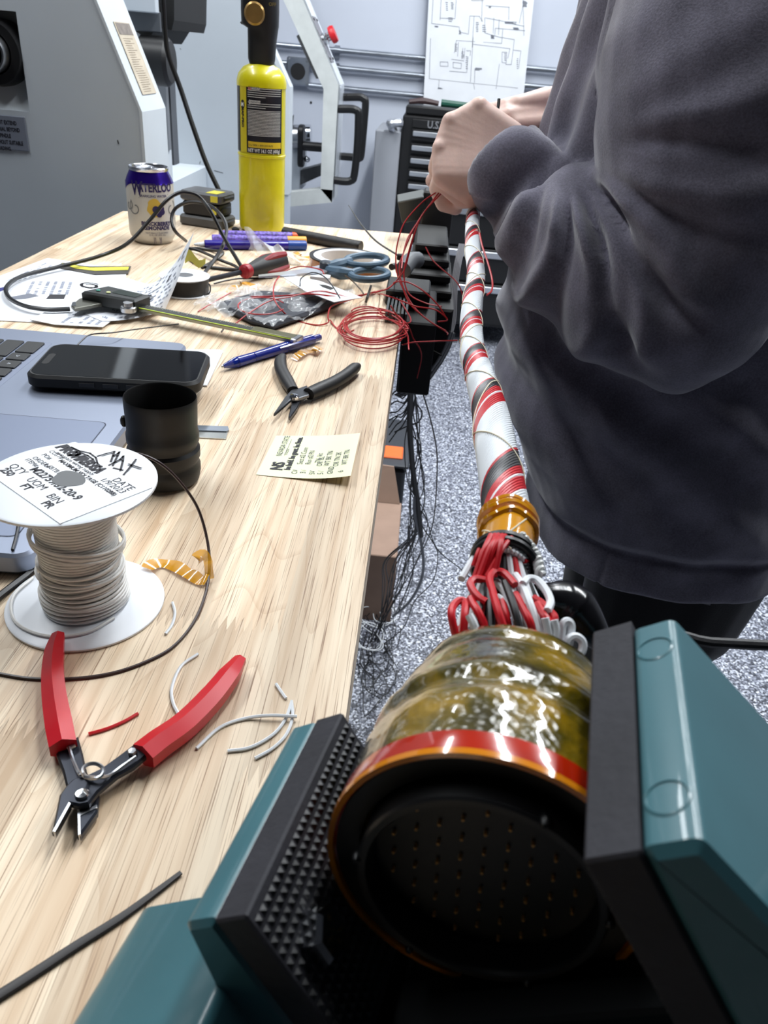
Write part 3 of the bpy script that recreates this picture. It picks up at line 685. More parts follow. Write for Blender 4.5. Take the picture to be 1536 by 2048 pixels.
lettering('MAP-PRO', 0.0066, ID, INK, gt, bold=0.0003, warp=lambda q: gcf((q.y - 0.0315, -q.x + zz(238)), 0.0009))
MB().grid(lambda u, v: gcf((-0.018 + 0.0028 * v * math.cos(6.2832 * u), z0_ + hz_ * 0.93 + 0.0034 * v * math.sin(6.2832 * u)), 0.0007), 12, 1).build('hazard_mark', M('hazard_red', (190, 60, 60), 0.5), gt)
MB().grid(lambda u, v: gcf((-0.018 + 0.0028 * v * math.cos(6.2832 * u), z0_ + hz_ * 0.735 + 0.0034 * v * math.sin(6.2832 * u)), 0.0007), 4, 1).build('hazard_mark', LBW, gt)
# torch head
hx = g0
hb = MB(Matrix.Translation(V((hx.x, hx.y, TT))))
def ring(cx, cy_, rx, ry, z, n=20, p=3.0):
    out = []
    for i in range(n):
        a = 2 * math.pi * i / n; c_, s_ = math.cos(a), math.sin(a)
        out.append((cx + rx * math.copysign(abs(c_) ** (2 / p), c_), cy_ + ry * math.copysign(abs(s_) ** (2 / p), s_), z))
    return out
zt0 = ztop
zh = lambda y: zz(y)
hb.loft([ring(0, 0, 0.0165, 0.0165, zh(133)), ring(0, 0, 0.019, 0.019, zh(120)), ring(0.001, 0, 0.020, 0.021, zh(80)), ring(0.002, 0, 0.021, 0.022, zh(58)), ring(-0.002, 0, 0.026, 0.023, zh(50)), ring(-0.002, 0, 0.0265, 0.024, zh(20)), ring(-0.002, 0, 0.0262, 0.024, zh(-20)), ring(0, 0, 0.022, 0.022, zh(-60)), ring(0, 0, 0.012, 0.014, zh(-80))])
hb.build('torch_body', M('torch_black', (22, 22, 24), 0.5, bump=0.1, bscale=90), gt)
dcg = V((CAM.x - g0.x, CAM.y - g0.y, 0)).normalized(); rrg = V((0, 0, 1)).cross(dcg)
kb = PY(509, 27, g0.y - 0.026)
MB(frame(kb + dcg * -0.004, rrg, dcg * 0.9 - rrg * 0.45)).lathe([(0.013, -0.008), (0.0145, 0), (0.0145, 0.008), (0.012, 0.0115), (0, 0.012)], 24).build('brass_knob', M('brass', (178, 142, 84), 0.35, 0.7, var=0.15), gt)
MB().box(g0.x - 0.029, g0.x - 0.018, g0.y - 0.012, g0.y + 0.012, TT + zh(52), TT + zh(44), 0.002).build('trigger_lip', BLACKP, gt)
lettering('OFF', 0.006, frame(PY(545, 9, g0.y - 0.0258) , rrg, dcg), M('gold_print', (150, 130, 60), 0.5), gt)
MB().tube([g0 + V((0, 0, zh(-75))), g0 + V((0.002, 0, zh(-110))), g0 + V((0.03, -0.01, zh(-150))), g0 + V((0.08, -0.03, zh(-165)))], 0.009, 12).build('burn_tube', STEEL, gt)

# ------------------------------------------------------------------ can
cf = T(308, 491); c0 = cf + V((cf.x, cf.y, 0)).normalized() * 0.0295
can = thing('beverage_can', 'tall purple and white printed beverage can near the lathe', 'can', c0)
CH = PY(300, 332, c0.y).z - TT; CR = 0.0328; k_c = CH / 0.122
prof = [(0.0245, 0.0), (0.026, 0.001), (0.0285, 0.006), (0.0318, 0.012), (CR, 0.018), (CR, 0.094), (0.0322, 0.099), (0.030, 0.106), (0.0273, 0.1125), (0.0262, 0.1155)]
prof = [(r, z * k_c) for r, z in prof]
CANW = M('can_pearl', (208, 206, 200), 0.38, 0.25, var=0.04)
PUR = M('can_purple', (52, 26, 148), 0.22, 0.75)
ALM = M('can_aluminium', (205, 208, 214), 0.22, 0.95)
MB().lathe(prof, 56, c0).build('can_body', CANW, can)
pr2 = [(r + 0.00025, z) for r, z in prof if z >= 0.0985 * k_c]
MB().lathe([(CR + 0.00025, 0.0978 * k_c)] + pr2, 56, c0).build('purple_band', PUR, can)
cfn = cyl(c0, CR)
# arch of purple dropping at the sides of the label
MB().grid(lambda u, v: cfn((-0.034 + 0.009 * (1 - v) * u if False else (-0.05 + 0.026 * u), (0.0985 - 0.014 * (1 - u) ** 1.3 * v) * k_c), 0.0003), 12, 3).build('purple_arch', PUR, can)
MB().lathe([(0.0262, 0.1155 * k_c), (0.0272, 0.118 * k_c), (0.0274, 0.1205 * k_c), (0.0266, 0.122 * k_c), (0.0255, 0.1205 * k_c), (0.0250, 0.1165 * k_c), (0.0, 0.1168 * k_c)], 56, c0).build('lid', ALM, can)
FT_ = Matrix.Translation(c0 + V((-0.003, 0.004, 0.1175 * k_c)))
tb = MB(FT_); tb.tube([(0.011 * math.cos(a) - 0.004, 0.007 * math.sin(a), 0.0022) for a in [2 * math.pi * i / 14 for i in range(15)]], 0.0016, 6, 2, flat=0.6); tb.box(-0.002, 0.008, -0.005, 0.005, 0.0008, 0.003, 0.001)
tb.build('pull_tab', ALM, can)
PIK = M('can_purple_ink', (36, 26, 86), 0.4); GIK = M('can_grey_ink', (126, 128, 130), 0.45); YIK = M('can_yellow_ink', (212, 178, 70), 0.45)
cz = lambda y: PY(306, y, c0.y - CR).z - TT
def ctext(s, size, x, y, mat=PIK, bold=0.0, sx=1.0, nm='lettering'):
    return lettering(s, size, ID, mat, can, nm, bold=bold, sx=sx, warp=lambda q: cfn((q.x + x, q.y + cz(y)), 0.0004))
ctext('W', 0.026, -0.0185, 381, bold=0.0006, sx=0.62)
ctext('ATERLOO', 0.0155, 0.0085, 378, bold=0.0005, sx=0.72)
ctext('SPARKLING WATER', 0.0043, 0.004, 394, bold=0.0001)
ctext('BLACKBERRY', 0.0072, 0.006, 449, bold=0.0003)
ctext('LEMONADE', 0.0072, 0.006, 457.5, bold=0.0003)
ctext('NATURALLY FLAVORED', 0.003, 0.006, 467)
ctext('12 FL OZ (355 mL)', 0.003, 0.006, 471)
strokes([[(-0.016, cz(391)), (0.026, cz(391))], [(-0.016, cz(398)), (0.024, cz(398))]], 0.0006, ID, PIK, can, 'banner_lines', lambda q: cfn((q.x, q.y), 0.0004))
def swirl(x, y, r, sgn):
    return [(x + sgn * r * (1 - i / 26) * math.cos(2.2 + i * 0.32), cz(y) + r * (1 - i / 26) * math.sin(2.2 + i * 0.32)) for i in range(18)]
strokes([swirl(-0.024, 420, 0.011, 1), swirl(0.032, 420, 0.011, -1), swirl(-0.036, 416, 0.008, -1)], 0.0017, ID, GIK, can, 'scroll_ornament', lambda q: cfn((q.x, q.y), 0.00035))
def blob(x, y, rx, ry, mat, nm, off=0.0005, rot=0, ph=0, amp=0.0):
    return MB().grid(lambda u, v: cfn((x + v * rx * (1 + amp * math.sin(6 * 6.2832 * u)) * math.cos(6.2832 * u), cz(y) + v * ry * math.sin(6.2832 * u)), off), 20, 1).build(nm, mat, can)
blob(0.0045, 417, 0.010, 0.0125, YIK, 'lemon_print', amp=0.12)
for (x, y, r) in [(0.006, 420, 0.0048), (0.013, 419, 0.005), (0.008, 426, 0.0045), (0.0145, 425, 0.0042), (0.0105, 430, 0.004)]: blob(x, y, r, r, PIK, 'berry_print', 0.0007)
strokes([[(0.000 + d, cz(476)), (0.000 + d, cz(487))] for d in (0.001, 0.003, 0.009, 0.011)], 0.0007, ID, PIK, can, 'bar_marks', lambda q: cfn((q.x, q.y), 0.0004))

# ------------------------------------------------------------------ stack of three dark battery packs
def bpack(cx, cy_, z, w_, d_, h_, rot, mat, label, stickers):
    o = thing('battery_pack', label, 'battery', (cx, cy_, z), 'stacked battery packs by the can'); m = Matrix.Translation((cx, cy_, z)) @ Matrix.Rotation(math.radians(rot), 4, 'Z')
    MB(m).prism(rrect(-w_ / 2, w_ / 2, -d_ / 2, d_ / 2, 0.008, 3), 0.0, h_, 0.003).build('case', mat, o)
    MB(m).box(-w_ * 0.53, w_ * 0.53, -d_ * 0.3, d_ * 0.3, h_ * 0.2, h_ * 0.7, 0.002).build('latch_block', BLACKP, o)
    for s in stickers: MB(m).box(*s).build('yellow_sticker', M('sticker_yellow', (222, 210, 60), 0.5), o)
    return o
bq = T(408, 455); bq = bq + V((0.0, 0.025, 0))
bw = 0.074
bpack(bq.x, bq.y, TT, bw + 0.002, 0.056, 0.016, -14, M('pack_grey', (82, 82, 82), 0.55, var=0.1), 'bottom grey battery pack of the stack beside the can', [])
bpack(bq.x, bq.y, TT + 0.0163, bw - 0.008, 0.05, 0.021, -14, M('pack_black', (28, 28, 30), 0.5), 'middle black battery pack of the stack beside the can', [(0.0225, 0.0295, -0.0262, -0.025, 0.006, 0.018)])
bpack(bq.x + 0.001, bq.y, TT + 0.0376, bw, 0.054, 0.015, -14, M('pack_dark_grey', (78, 80, 84), 0.5), 'top grey battery pack with yellow stickers on the stack by the can',
      [(0.010, 0.030, -0.024, 0.004, 0.0151, 0.0156), (0.020, 0.032, -0.0278, -0.0265, 0.003, 0.012)])
tag(MB().ball(T(471, 459, 0.004), 0.005, 10, (1.3, 1, 0.8)).build('debris_nub', BLACKM), 'tiny dark crumb between the battery packs and the markers', 'debris')

# ------------------------------------------------------------------ markers and the fat black marker
def lay(p0, p1, segs, name, label, cat, group=None, rz=None, parts=True):
    """a round stick lying on the bench: segs = [(t0,t1,r0,r1,partname,mat)]"""
    p0, p1 = V(p0), V(p1); o = thing(name, label, cat, p0, group)
    for t0, t1, r0, r1, pn, mt in segs:
        a, b_ = p0.lerp(p1, t0), p0.lerp(p1, t1); n = 16
        MB(frame(a, V((0, 0, 1)).cross(b_ - a), b_ - a)).lathe([(max(r0 - 0.0006, 1e-4), 0), (r0, 0.0006), (r1, (b_ - a).length - 0.0006), (max(r1 - 0.0006, 1e-4), (b_ - a).length)], n).build(pn, mt, o)
    return o
BLU = M('marker_blue', (40, 28, 140), 0.3, coat=0.4); CAPB = M('marker_cap_blue', (36, 72, 150), 0.35); PURL = M('marker_label', (120, 100, 190), 0.4, var=0.7, vscale=260, detail=1)
ORC = M('marker_cap_orange', (222, 92, 40), 0.4); YEC = M('marker_cap_yellow', (232, 168, 60), 0.4)
mr_ = 0.0066
lay(T(388, 489, mr_), T(612, 491, mr_), [(0, 0.04, 0.0015, 0.003, 'tip', WHITEP), (0.04, 0.09, 0.003, 0.004, 'nose', WHITEP), (0.09, 0.84, mr_, mr_, 'barrel', BLU), (0.83, 1, 0.0072, 0.0072, 'cap', CAPB)], 'marker', 'nearest marker with dark blue barrel and blue cap', 'marker', 'markers in front of the gas cylinder')
lay(T(424, 478, mr_), T(612, 482, mr_), [(0, 0.8, mr_, mr_, 'barrel', PURL), (0.79, 1, 0.0068, 0.0068, 'cap', YEC)], 'marker', 'middle marker with purple label and yellow cap', 'marker', 'markers in front of the gas cylinder')
lay(T(438, 469, mr_), T(621, 474, mr_), [(0, 0.8, mr_, mr_, 'barrel', PURL), (0.79, 1, 0.0068, 0.0068, 'cap', ORC)], 'marker', 'rear marker with purple label and orange-red cap', 'marker', 'markers in front of the gas cylinder')
lay(T(566, 464, 0.0085), T(722, 494, 0.0085), [(0, 0.02, 0.006, 0.0085, 'end_cap', BLACKP), (0.02, 0.985, 0.0085, 0.0088, 'tube', M('black_tube', (34, 34, 36), 0.5, bump=0.4, bscale=120)), (0.97, 1, 0.0090, 0.0090, 'rim', BLACKP)], 'black_marker', 'thick black tube marker lying at the far right of the bench', 'marker')

# ------------------------------------------------------------------ black wire reel
bs0 = T(371, 586); BSR = 0.0285
br_ = thing('wire_reel', 'small reel of black wire with white flanges beside the curled paper', 'wire reel', bs0)
bh = PY(362, 549, bs0.y).z - TT
prw = lambda R, z0, z1, hole: [(hole, z0), (R - 0.001, z0), (R, z0 + 0.0006), (R, z1 - 0.0006), (R - 0.001, z1), (hole, z1)]
MB().lathe(prw(BSR * 1.03, 0, 0.002, 0.008), 40, bs0, close=True).build('flange', WHITEP, br_)
MB().lathe(prw(BSR * 1.03, bh - 0.002, bh, 0.010), 40, bs0, close=True).build('flange', WHITEP, br_)
hel = [(0.0268 * math.cos(a), 0.0268 * math.sin(a), 0.003 + (bh - 0.006) * a / (2 * math.pi * 20)) for a in [2 * math.pi * 20 * i / 480 for i in range(481)]]
MB(Matrix.Translation(bs0)).tube(hel, 0.0009, 5, 0).build('wound_wire', BLACKW, br_)
MB().lathe([(0.0266, 0.002), (0.0266, bh - 0.002)], 40, bs0).build('wire_core', BLACKW, br_)
MB().lathe([(0.0102, 0.002), (0.0102, bh)], 24, bs0).build('hub', M('hub_grey', (90, 92, 96), 0.5), br_)
MB().tube([bs0 + V((0.024, 0.01, 0.012)), bs0 + V((0.029, 0.004, 0.010)), bs0 + V((0.030, -0.004, 0.004)), bs0 + V((0.026, -0.012, 0.003))], 0.0009, 6).build('loose_end', BLACKW, br_)
ys = MB().grid(lambda u, v: T(362, 534, bh * 0.75) + V((0.026 * u, 0.018 + 0.002 * v, 0.016 * v * (1 - 0.6 * u) + 0.004 * math.sin(u * 7))), 6, 4)
tag(ys.build('yellow_slip', M('yellow_slip', (206, 200, 96), 0.7)), 'crumpled yellow paper slip behind the black wire reel', 'paper')

# ------------------------------------------------------------------ screwdriver with red and black handle
sd_ = thing('screwdriver', 'screwdriver with red and black grip lying left of the scissors', 'screwdriver', T(520, 535))
a_, b_ = T(497, 541, 0.014), T(566, 521, 0.014); ax_ = (b_ - a_)
FSD = frame(a_, V((0, 0, 1)).cross(ax_), ax_); L_ = ax_.length
MB(FSD).lathe([(0.0065, -0.001), (0.008, L_ * 0.06), (0.0115, L_ * 0.3), (0.0135, L_ * 0.6), (0.0125, L_ * 0.94), (0.009, L_)], 12).build('grip', M('grip_black', (30, 30, 32), 0.55), sd_)
for k in range(4):
    an = math.pi / 2 * k + 0.5
    MB(FSD @ Matrix.Rotation(an, 4, 'Z')).tube([(0.0085, 0, L_ * 0.30), (0.0125, 0, L_ * 0.6), (0.0108, 0, L_ * 0.96)], [0.002, 0.0045, 0.004], 8).build('red_insert', M('grip_red', (140, 28, 40), 0.45), sd_)
MB(FSD).lathe([(0.006, -0.011), (0.0085, -0.009), (0.0092, -0.005), (0.0085, 0.0), (0.006, 0.003)], 20).build('collar', M('collar_red', (158, 24, 38), 0.4), sd_)
MB().tube([a_, T(400, 563, 0.006)], 0.0032, 10, 0).build('shaft', DSTEEL, sd_)

# ------------------------------------------------------------------ amber tape roll and scissors
tr0 = T(694, 538); 
tro = thing('tape_roll', 'flat roll of amber tape with black and white rings under the scissors', 'tape roll', tr0)
RT = 0.053; th_ = 0.016
MB().lathe([(RT * 0.82, 0), (RT * 0.97, 0), (RT, 0.001), (RT, th_ - 0.001), (RT * 0.97, th_), (RT * 0.82, th_)], 56, tr0, close=True).build('tape', M('amber_roll', (150, 84, 22), 0.2, coat=0.6), tro)
MB().lathe([(RT * 0.90, th_ + 0.0), (RT * 1.005, th_ + 0.0), (RT * 1.005, th_ + 0.0012), (RT * 0.90, th_ + 0.0012)], 56, tr0, close=True).build('black_ring', BLACKP, tro)
MB().lathe([(RT * 0.70, 0.001), (RT * 0.895, 0.001), (RT * 0.895, th_ + 0.001), (RT * 0.70, th_ + 0.001)], 56, tr0, close=True).build('core', M('core_white', (222, 222, 224), 0.6), tro)
SCH = 0.0225
sc_ = thing('scissors', 'scissors with slate-blue looped handles lying across the tape roll', 'scissors', T(700, 540))
SB = M('scissor_slate', (70, 96, 116), 0.45)
def loop(cx, cy_, hw, hh, h, r, tilt=0):
    out = []
    for i in range(25):
        a = 2 * math.pi * i / 24; out.append(T(cx + hw * math.cos(a) - tilt * hh * math.sin(a), cy_ + hh * math.sin(a) * 1.0 - 0.02 * hw * math.cos(a), h))
    return out
h1 = MB(); h1.tube(loop(733, 521, 41, 10.5, SCH + 0.003, 0.005), 0.0046, 10, 2); h1.tube([T(652, 536, SCH), T(676, 530, SCH + 0.002), T(700, 522, SCH + 0.003)], [0.007, 0.008, 0.0055], 10)
h1.build('handle', SB, sc_)
h2 = MB(); h2.tube(loop(739, 549, 37, 10, SCH - 0.002, 0.005), 0.0046, 10, 2); h2.tube([T(655, 540, SCH - 0.002), T(680, 546, SCH - 0.002), T(706, 548, SCH - 0.002)], [0.006, 0.0085, 0.0065], 10)
h2.build('handle', SB, sc_)
MB().tube([T(783, 534, SCH - 0.004), T(790, 532, SCH - 0.004)], 0.0045, 10, 0).build('finger_rest', BLACKP, sc_)
def flatpoly(pts, h0, h1_): 
    q = [T(x, y, h0) for x, y in pts]; pl = [(p.x, p.y) for p in q]
    ar = sum(pl[i - 1][0] * pl[i][1] - pl[i][0] * pl[i - 1][1] for i in range(len(pl)))
    if ar < 0: pl = pl[::-1]
    return pl, TT + h0, TT + h1_
def slab(pts, h0, h1_, name, mat, par, ch=0.0, **kw):
    pl, a, b2 = flatpoly(pts, h0, h1_); return MB().prism(pl, a, b2, ch).build(name, mat, par, **kw)
slab([(640, 533), (660, 536), (655, 545), (590, 551), (517, 556), (517, 552.5), (560, 547), (600, 541)], SCH - 0.003, SCH - 0.0012, 'blade', M('blade_steel', (214, 218, 224), 0.3, 0.7), sc_)
slab([(640, 540), (660, 541), (650, 548), (580, 554), (530, 556), (580, 549)], SCH - 0.005, SCH - 0.0032, 'blade', M('blade_steel', (214, 218, 224), 0.3, 0.7), sc_)
MB(Matrix.Translation(T(652, 534, SCH))).lathe([(0.0085, -0.003), (0.0085, 0.006), (0.007, 0.0075), (0, 0.008)], 20).build('pivot', M('pivot_dark', (48, 56, 64), 0.4), sc_)

# ------------------------------------------------------------------ plastic film, bag of dark foam, hang tag
FILM = M('clear_film', (235, 238, 240), 0.12, alpha=0.30); FILM2 = M('milky_film', (232, 232, 228), 0.35, alpha=0.55)
def crumple(corners, n, amp, seed, h=0.0, fr_=9.0):
    """sheet through 4 bench points (x,y,height), with noise folds"""
    A, B, C_, D = [V(c) for c in corners]
    def f(u, v):
        p = A.lerp(B, u).lerp(D.lerp(C_, u), v); e = noise.noise(V((u * fr_ * 0.5 + seed, v * fr_ * 0.5, seed))) + 0.6 * abs(noise.noise(V((u * fr_ + seed, v * fr_, 2.0))))
        return p + V((0, 0, max(0.0003 - max(p.z - TT, 0) * 0, amp * max(0, e + 0.35))))
    return MB().grid(f, n, n)
fm = MB()
pth = [((490, 452), (497, 500)), ((505, 462), (515, 512)), ((522, 480), (540, 520)), ((545, 492), (565, 523)), ((560, 490), (585, 528)), ((575, 505), (600, 531)), ((585, 515), (618, 532))]
def filmf(u, v):
    k = u * (len(pth) - 1); i = min(int(k), len(pth) - 2); t = k - i
    (ax1, ay1), (bx1, by1) = pth[i]; (ax2, ay2), (bx2, by2) = pth[i + 1]
    bt = T(bx1 + (bx2 - bx1) * t, by1 + (by2 - by1) * t, 0.001); tpp = PY(ax1 + (ax2 - ax1) * t, ay1 + (ay2 - ay1) * t, bt.y + 0.012)
    p = bt.lerp(tpp, v); return p + V((0, 0.006 * math.sin(u * 17 + v * 5), 0.002 * math.sin(u * 23)))
tag(MB().grid(filmf, 26, 8).build('plastic_scrap', FILM2), 'torn milky plastic scrap standing up behind the screwdriver', 'plastic')
bag = thing('plastic_bag', 'clear zip bag of dark foam lying under loops of red wire', 'bag', T(560, 610))
slab([(432, 617), (520, 592), (640, 600), (694, 603), (660, 622), (548, 662), (500, 650)], 0.0006, 0.008, 'dark_contents', M('dark_foam', (52, 56, 66), 0.7, var=0.35, vscale=120, bump=0.6, bscale=150), bag, 0.003)
crumple([T(408, 622, 0), T(546, 668, 0), T(715, 600, 0), T(560, 574, 0)], 40, 0.016, 3.1, fr_=9).build('film', FILM, bag)
crumple([T(385, 612, 0), T(420, 628, 0), T(560, 590, 0), T(500, 572, 0)], 24, 0.010, 8.1, fr_=8).build('open_end', FILM, bag)
ht = thing('hang_tag', 'white header card with black hang hole on top of the bag', 'card', T(640, 580))
slab([(560, 551), (572, 549), (640, 563), (724, 596), (668, 605), (610, 583)], 0.018, 0.0187, 'card', PAPER, ht)
slab([(638, 569), (650, 570), (660, 573), (668, 577), (661, 580), (645, 574)], 0.0188, 0.0190, 'hang_hole', BLACKM, ht)
MB().box(T(640, 580).x - 0.012, T(640, 580).x + 0.012, T(640, 580).y - 0.008, T(640, 580).y + 0.008, TT + 0.008, TT + 0.018).build('fold', PAPER, ht)

# ------------------------------------------------------------------ papers
def pprint(pts_px, n, seed, h, par, dense=1.0):
    """rows of print across a quad of the sheet"""
    A, B, C_, D = [T(x, y, h) for x, y in pts_px]; r_ = random.Random(seed); mb = MB()
    for i in range(n):
        v = (i + 0.5) / n; u = r_.uniform(0, 0.1)
        while u < 0.95:
            l = r_.uniform(0.03, 0.14) ; l = min(l, 0.97 - u)
            if r_.random() < dense:
                hh = 0.22 / n
                q = [A.lerp(B, uu).lerp(D.lerp(C_, uu), vv) for uu, vv in ((u, v - hh), (u + l, v - hh), (u + l, v + hh), (u, v + hh))]
                mb.add(q, [(0, 1, 2, 3)])
            u += l + r_.uniform(0.01, 0.06)
    return mb.build('print_rows', LIGHTINK, par, smooth=0)
p1 = thing('paper_sheet', 'printed form lying flat at the left edge of the bench', 'paper', T(80, 590))
slab([(-60, 575), (95, 517), (255, 541), (240, 590), (170, 650), (-40, 640)], 0.0004, 0.0010, 'sheet', PAPER, p1)
pprint([(10, 562), (92, 524), (120, 535), (20, 568)], 5, 1, 0.0013, p1, 0.8)
pprint([(45, 590), (60, 562), (150, 562), (140, 590)], 6, 2, 0.0013, p1, 0.9)
slab([(22, 594), (60, 587), (78, 592), (50, 598), (28, 599)], 0.0011, 0.0013, 'dark_print', GREYINK, p1)
slab([(92, 598), (100, 589), (132, 589), (128, 598)], 0.0011, 0.0013, 'dark_print', INK, p1)
slab([(-5, 577), (18, 572), (18, 576), (-5, 585)], 0.0011, 0.0013, 'blue_print', M('blue_print', (44, 48, 120), 0.6), p1)
p2_ = thing('paper_sheet', 'yellow and black bordered sheet tucked under the forms', 'paper', T(180, 540))
slab([(108, 535), (125, 526), (180, 534), (262, 533), (256, 548), (190, 550)], 0.0013, 0.0018, 'sheet', M('paper_dark_edge', (60, 56, 50), 0.6), p2_)
slab([(124, 527), (180, 535.5), (258, 534), (256, 540), (190, 542), (150, 537)], 0.0019, 0.0022, 'yellow_border', M('paper_yellow', (224, 214, 70), 0.6), p2_)
p3 = thing('paper_sheet', 'folded white sheet with an emblem under the caliper jaws', 'paper', T(190, 620))
slab([(60, 640), (140, 600), (165, 560), (250, 555), (262, 590), (240, 630), (205, 655), (110, 650)], 0.0024, 0.0030, 'sheet', PAPER, p3)
pprint([(115, 645), (150, 622), (230, 626), (200, 650)], 5, 4, 0.0033, p3, 0.8)
em = []
for i in range(6): em.append([(0.010 * math.cos(a + i) * (1 - i * 0.1), 0.014 * math.sin(a + i) * (1 - i * 0.1)) for a in [0.35 * k for k in range(10)]])
ec = T(181, 571, 0.0034); strokes(em, 0.0014, frame(ec, (0.6, 0.8, 0), (0, 0, 1)), INK, p3, 'emblem')
# curled sheet rising to the right
p4 = thing('paper_sheet', 'curled printed sheet rising to a corner in front of the can', 'paper', T(260, 620))
cA, cB, cC, cD = T(180, 590, 0.0035), T(236, 552, 0.004), PY(388, 463, T(330, 560).y + 0.03), PY(331, 613, T(331, 613).y)
cC = PY(388, 463, 0.872)
def curl(u, v):
    a = cA.lerp(cB, v); b3 = T(248, 664, 0.0035).lerp(T(300, 640, 0.004), 0.0); 
    lo = T(170, 628, 0.0036).lerp(T(248, 660, 0.0036), u); lo = lo.lerp(T(331, 618, 0.004), max(0, (u - 0.45) / 0.55) ** 1.2) if u > 0.45 else lo
    hi_ = T(240, 552, 0.004); hi = hi_.lerp(cC, u); hi = hi + V((0, 0, -0.030 * math.sin(math.pi * u)))
    hi.z = max(hi.z, TT + 0.004)
    p = lo.lerp(hi, v); p.z += -0.004 * math.sin(math.pi * v) * u; p.z = max(p.z, TT + 0.0036); return p
MB().grid(curl, 24, 14).build('sheet', PAPER, p4)
rq = random.Random(9); mbp = MB()
for i in range(15):
    for j in range(10):
        if rq.random() < 0.62:
            u0, v0 = 0.36 + 0.6 * i / 15, 0.06 + 0.88 * j / 10; du, dv = rq.uniform(0.018, 0.036), rq.uniform(0.012, 0.045)
            mbp.add([curl(a, b3) + V((0.0002, -0.0004, 0.0006)) for a, b3 in ((u0, v0), (u0 + du, v0), (u0 + du, v0 + dv), (u0, v0 + dv))], [(0, 1, 2, 3)])
mbp.build('print_rows', LIGHTINK, p4, smooth=0)
for (u0, v0) in ((0.90, 0.80), (0.80, 0.60)):
    mq = MB()
    for k in range(5): mq.add([curl(u0 + a, v0 + 0.02 * k + b3) + V((0.0002, -0.0006, 0.0009)) for a, b3 in ((0, 0), (0.02 + 0.008 * (k % 2), 0.0), (0.03, 0.012), (0.0, 0.012))], [(0, 1, 2, 3)])
    mq.build('emblem', INK, p4, smooth=0)

# ------------------------------------------------------------------ digital caliper
ca = thing('digital_caliper', 'black and steel digital caliper lying across the papers', 'caliper', T(300, 640))
cs, ce = T(205, 603, 0.012), T(603, 692, 0.0085); dx = (ce - cs); CLn = dx.length
FC = frame(T(205, 603, 0.009), V((dx.x, dx.y, 0)), (0, 0, 1))
def cal(px_, py_, h=0.012): 
    q = FC.inverted() @ T(px_, py_, h); return q
MB(FC).box(0.0, CLn, -0.0075, 0.0075, 0.0, 0.0035, 0.0004).build('beam', M('caliper_steel', (150, 152, 140), 0.3, 0.8), ca)
MB(FC).box(0.05, CLn - 0.03, -0.0055, 0.0055, 0.0036, 0.0040).build('scale_plate', M('scale_black', (32, 34, 30), 0.5), ca)
MB(FC).box(0.05, CLn - 0.001, -0.0077, -0.0060, 0.0036, 0.0041).build('green_edge', M('caliper_green', (176, 196, 60), 0.4), ca)
strokes([[(0.055 + 0.0025 * i, 0.0048 if i % 4 else 0.0048), (0.055 + 0.0025 * i, 0.0028 if i % 4 else 0.001)] for i in range(int((CLn - 0.09) / 0.0025))], 0.0004, FC @ Matrix.Translation((0, 0, 0.0042)), M('scale_white', (200, 204, 190), 0.6), ca, 'scale_marks')
MB(FC).prism([(-0.012, -0.017), (0.052, -0.013), (0.052, 0.013), (-0.004, 0.017)], -0.001, 0.013, 0.002).build('display_body', M('caliper_black', (28, 32, 32), 0.4), ca)
for i, (cx, cl) in enumerate([(0.001, (60, 150, 130)), (0.014, (210, 216, 150))]):
    MB(FC).prism(circ(0.0024, 12, (cx, -0.006)), 0.0131, 0.0142, 0.0004).build('button', M('button%d' % i, cl, 0.4), ca)
MB(FC).prism(rrect(0.016, 0.046, -0.004, 0.010, 0.002), 0.0131, 0.0134).build('display_window', M('lcd_grey', (50, 58, 54), 0.15), ca)
slab([(193, 592), (214, 601), (212, 612), (150, 624), (143, 618), (158, 605)], 0.009, 0.013, 'jaw', M('jaw_grey', (112, 112, 104), 0.35, 0.7), ca, 0.0006)
slab([(146, 613), (152, 612), (153, 620), (143, 621)], 0.0088, 0.0135, 'jaw_tip', CHROME, ca)
jb = MB(); fj = FC
jb.m = FC; jb.prism([(0.026, 0.012), (0.042, 0.012), (0.046, 0.026), (0.040, 0.040), (0.030, 0.034), (0.024, 0.022)], 0.001, 0.005, 0.0005); jb.build('inside_jaw', DSTEEL, ca)
MB(FC).prism([(0.041, 0.02), (0.046, 0.026), (0.044, 0.040), (0.040, 0.040)], 0.001, 0.0055).build('inside_jaw_face', STEEL, ca)
MB(FC @ Matrix.Translation((0.046, -0.0165, 0))).lathe([(0.0075, 0.001), (0.0082, 0.0018), (0.0082, 0.006), (0.0075, 0.0068), (0.0055, 0.0070), (0.005, 0.011), (0, 0.0112)], 20).build('thumb_roller', STEEL, ca)
MB(FC).box(CLn - 0.052, CLn - 0.004, -0.0062, 0.0062, 0.0036, 0.0052, 0.0006).build('end_plate', M('caliper_olive', (120, 118, 96), 0.35, 0.7), ca)
MB(FC).box(CLn - 0.006, CLn + 0.001, -0.0085, 0.0085, -0.001, 0.005, 0.001).build('end_stop', STEEL, ca)

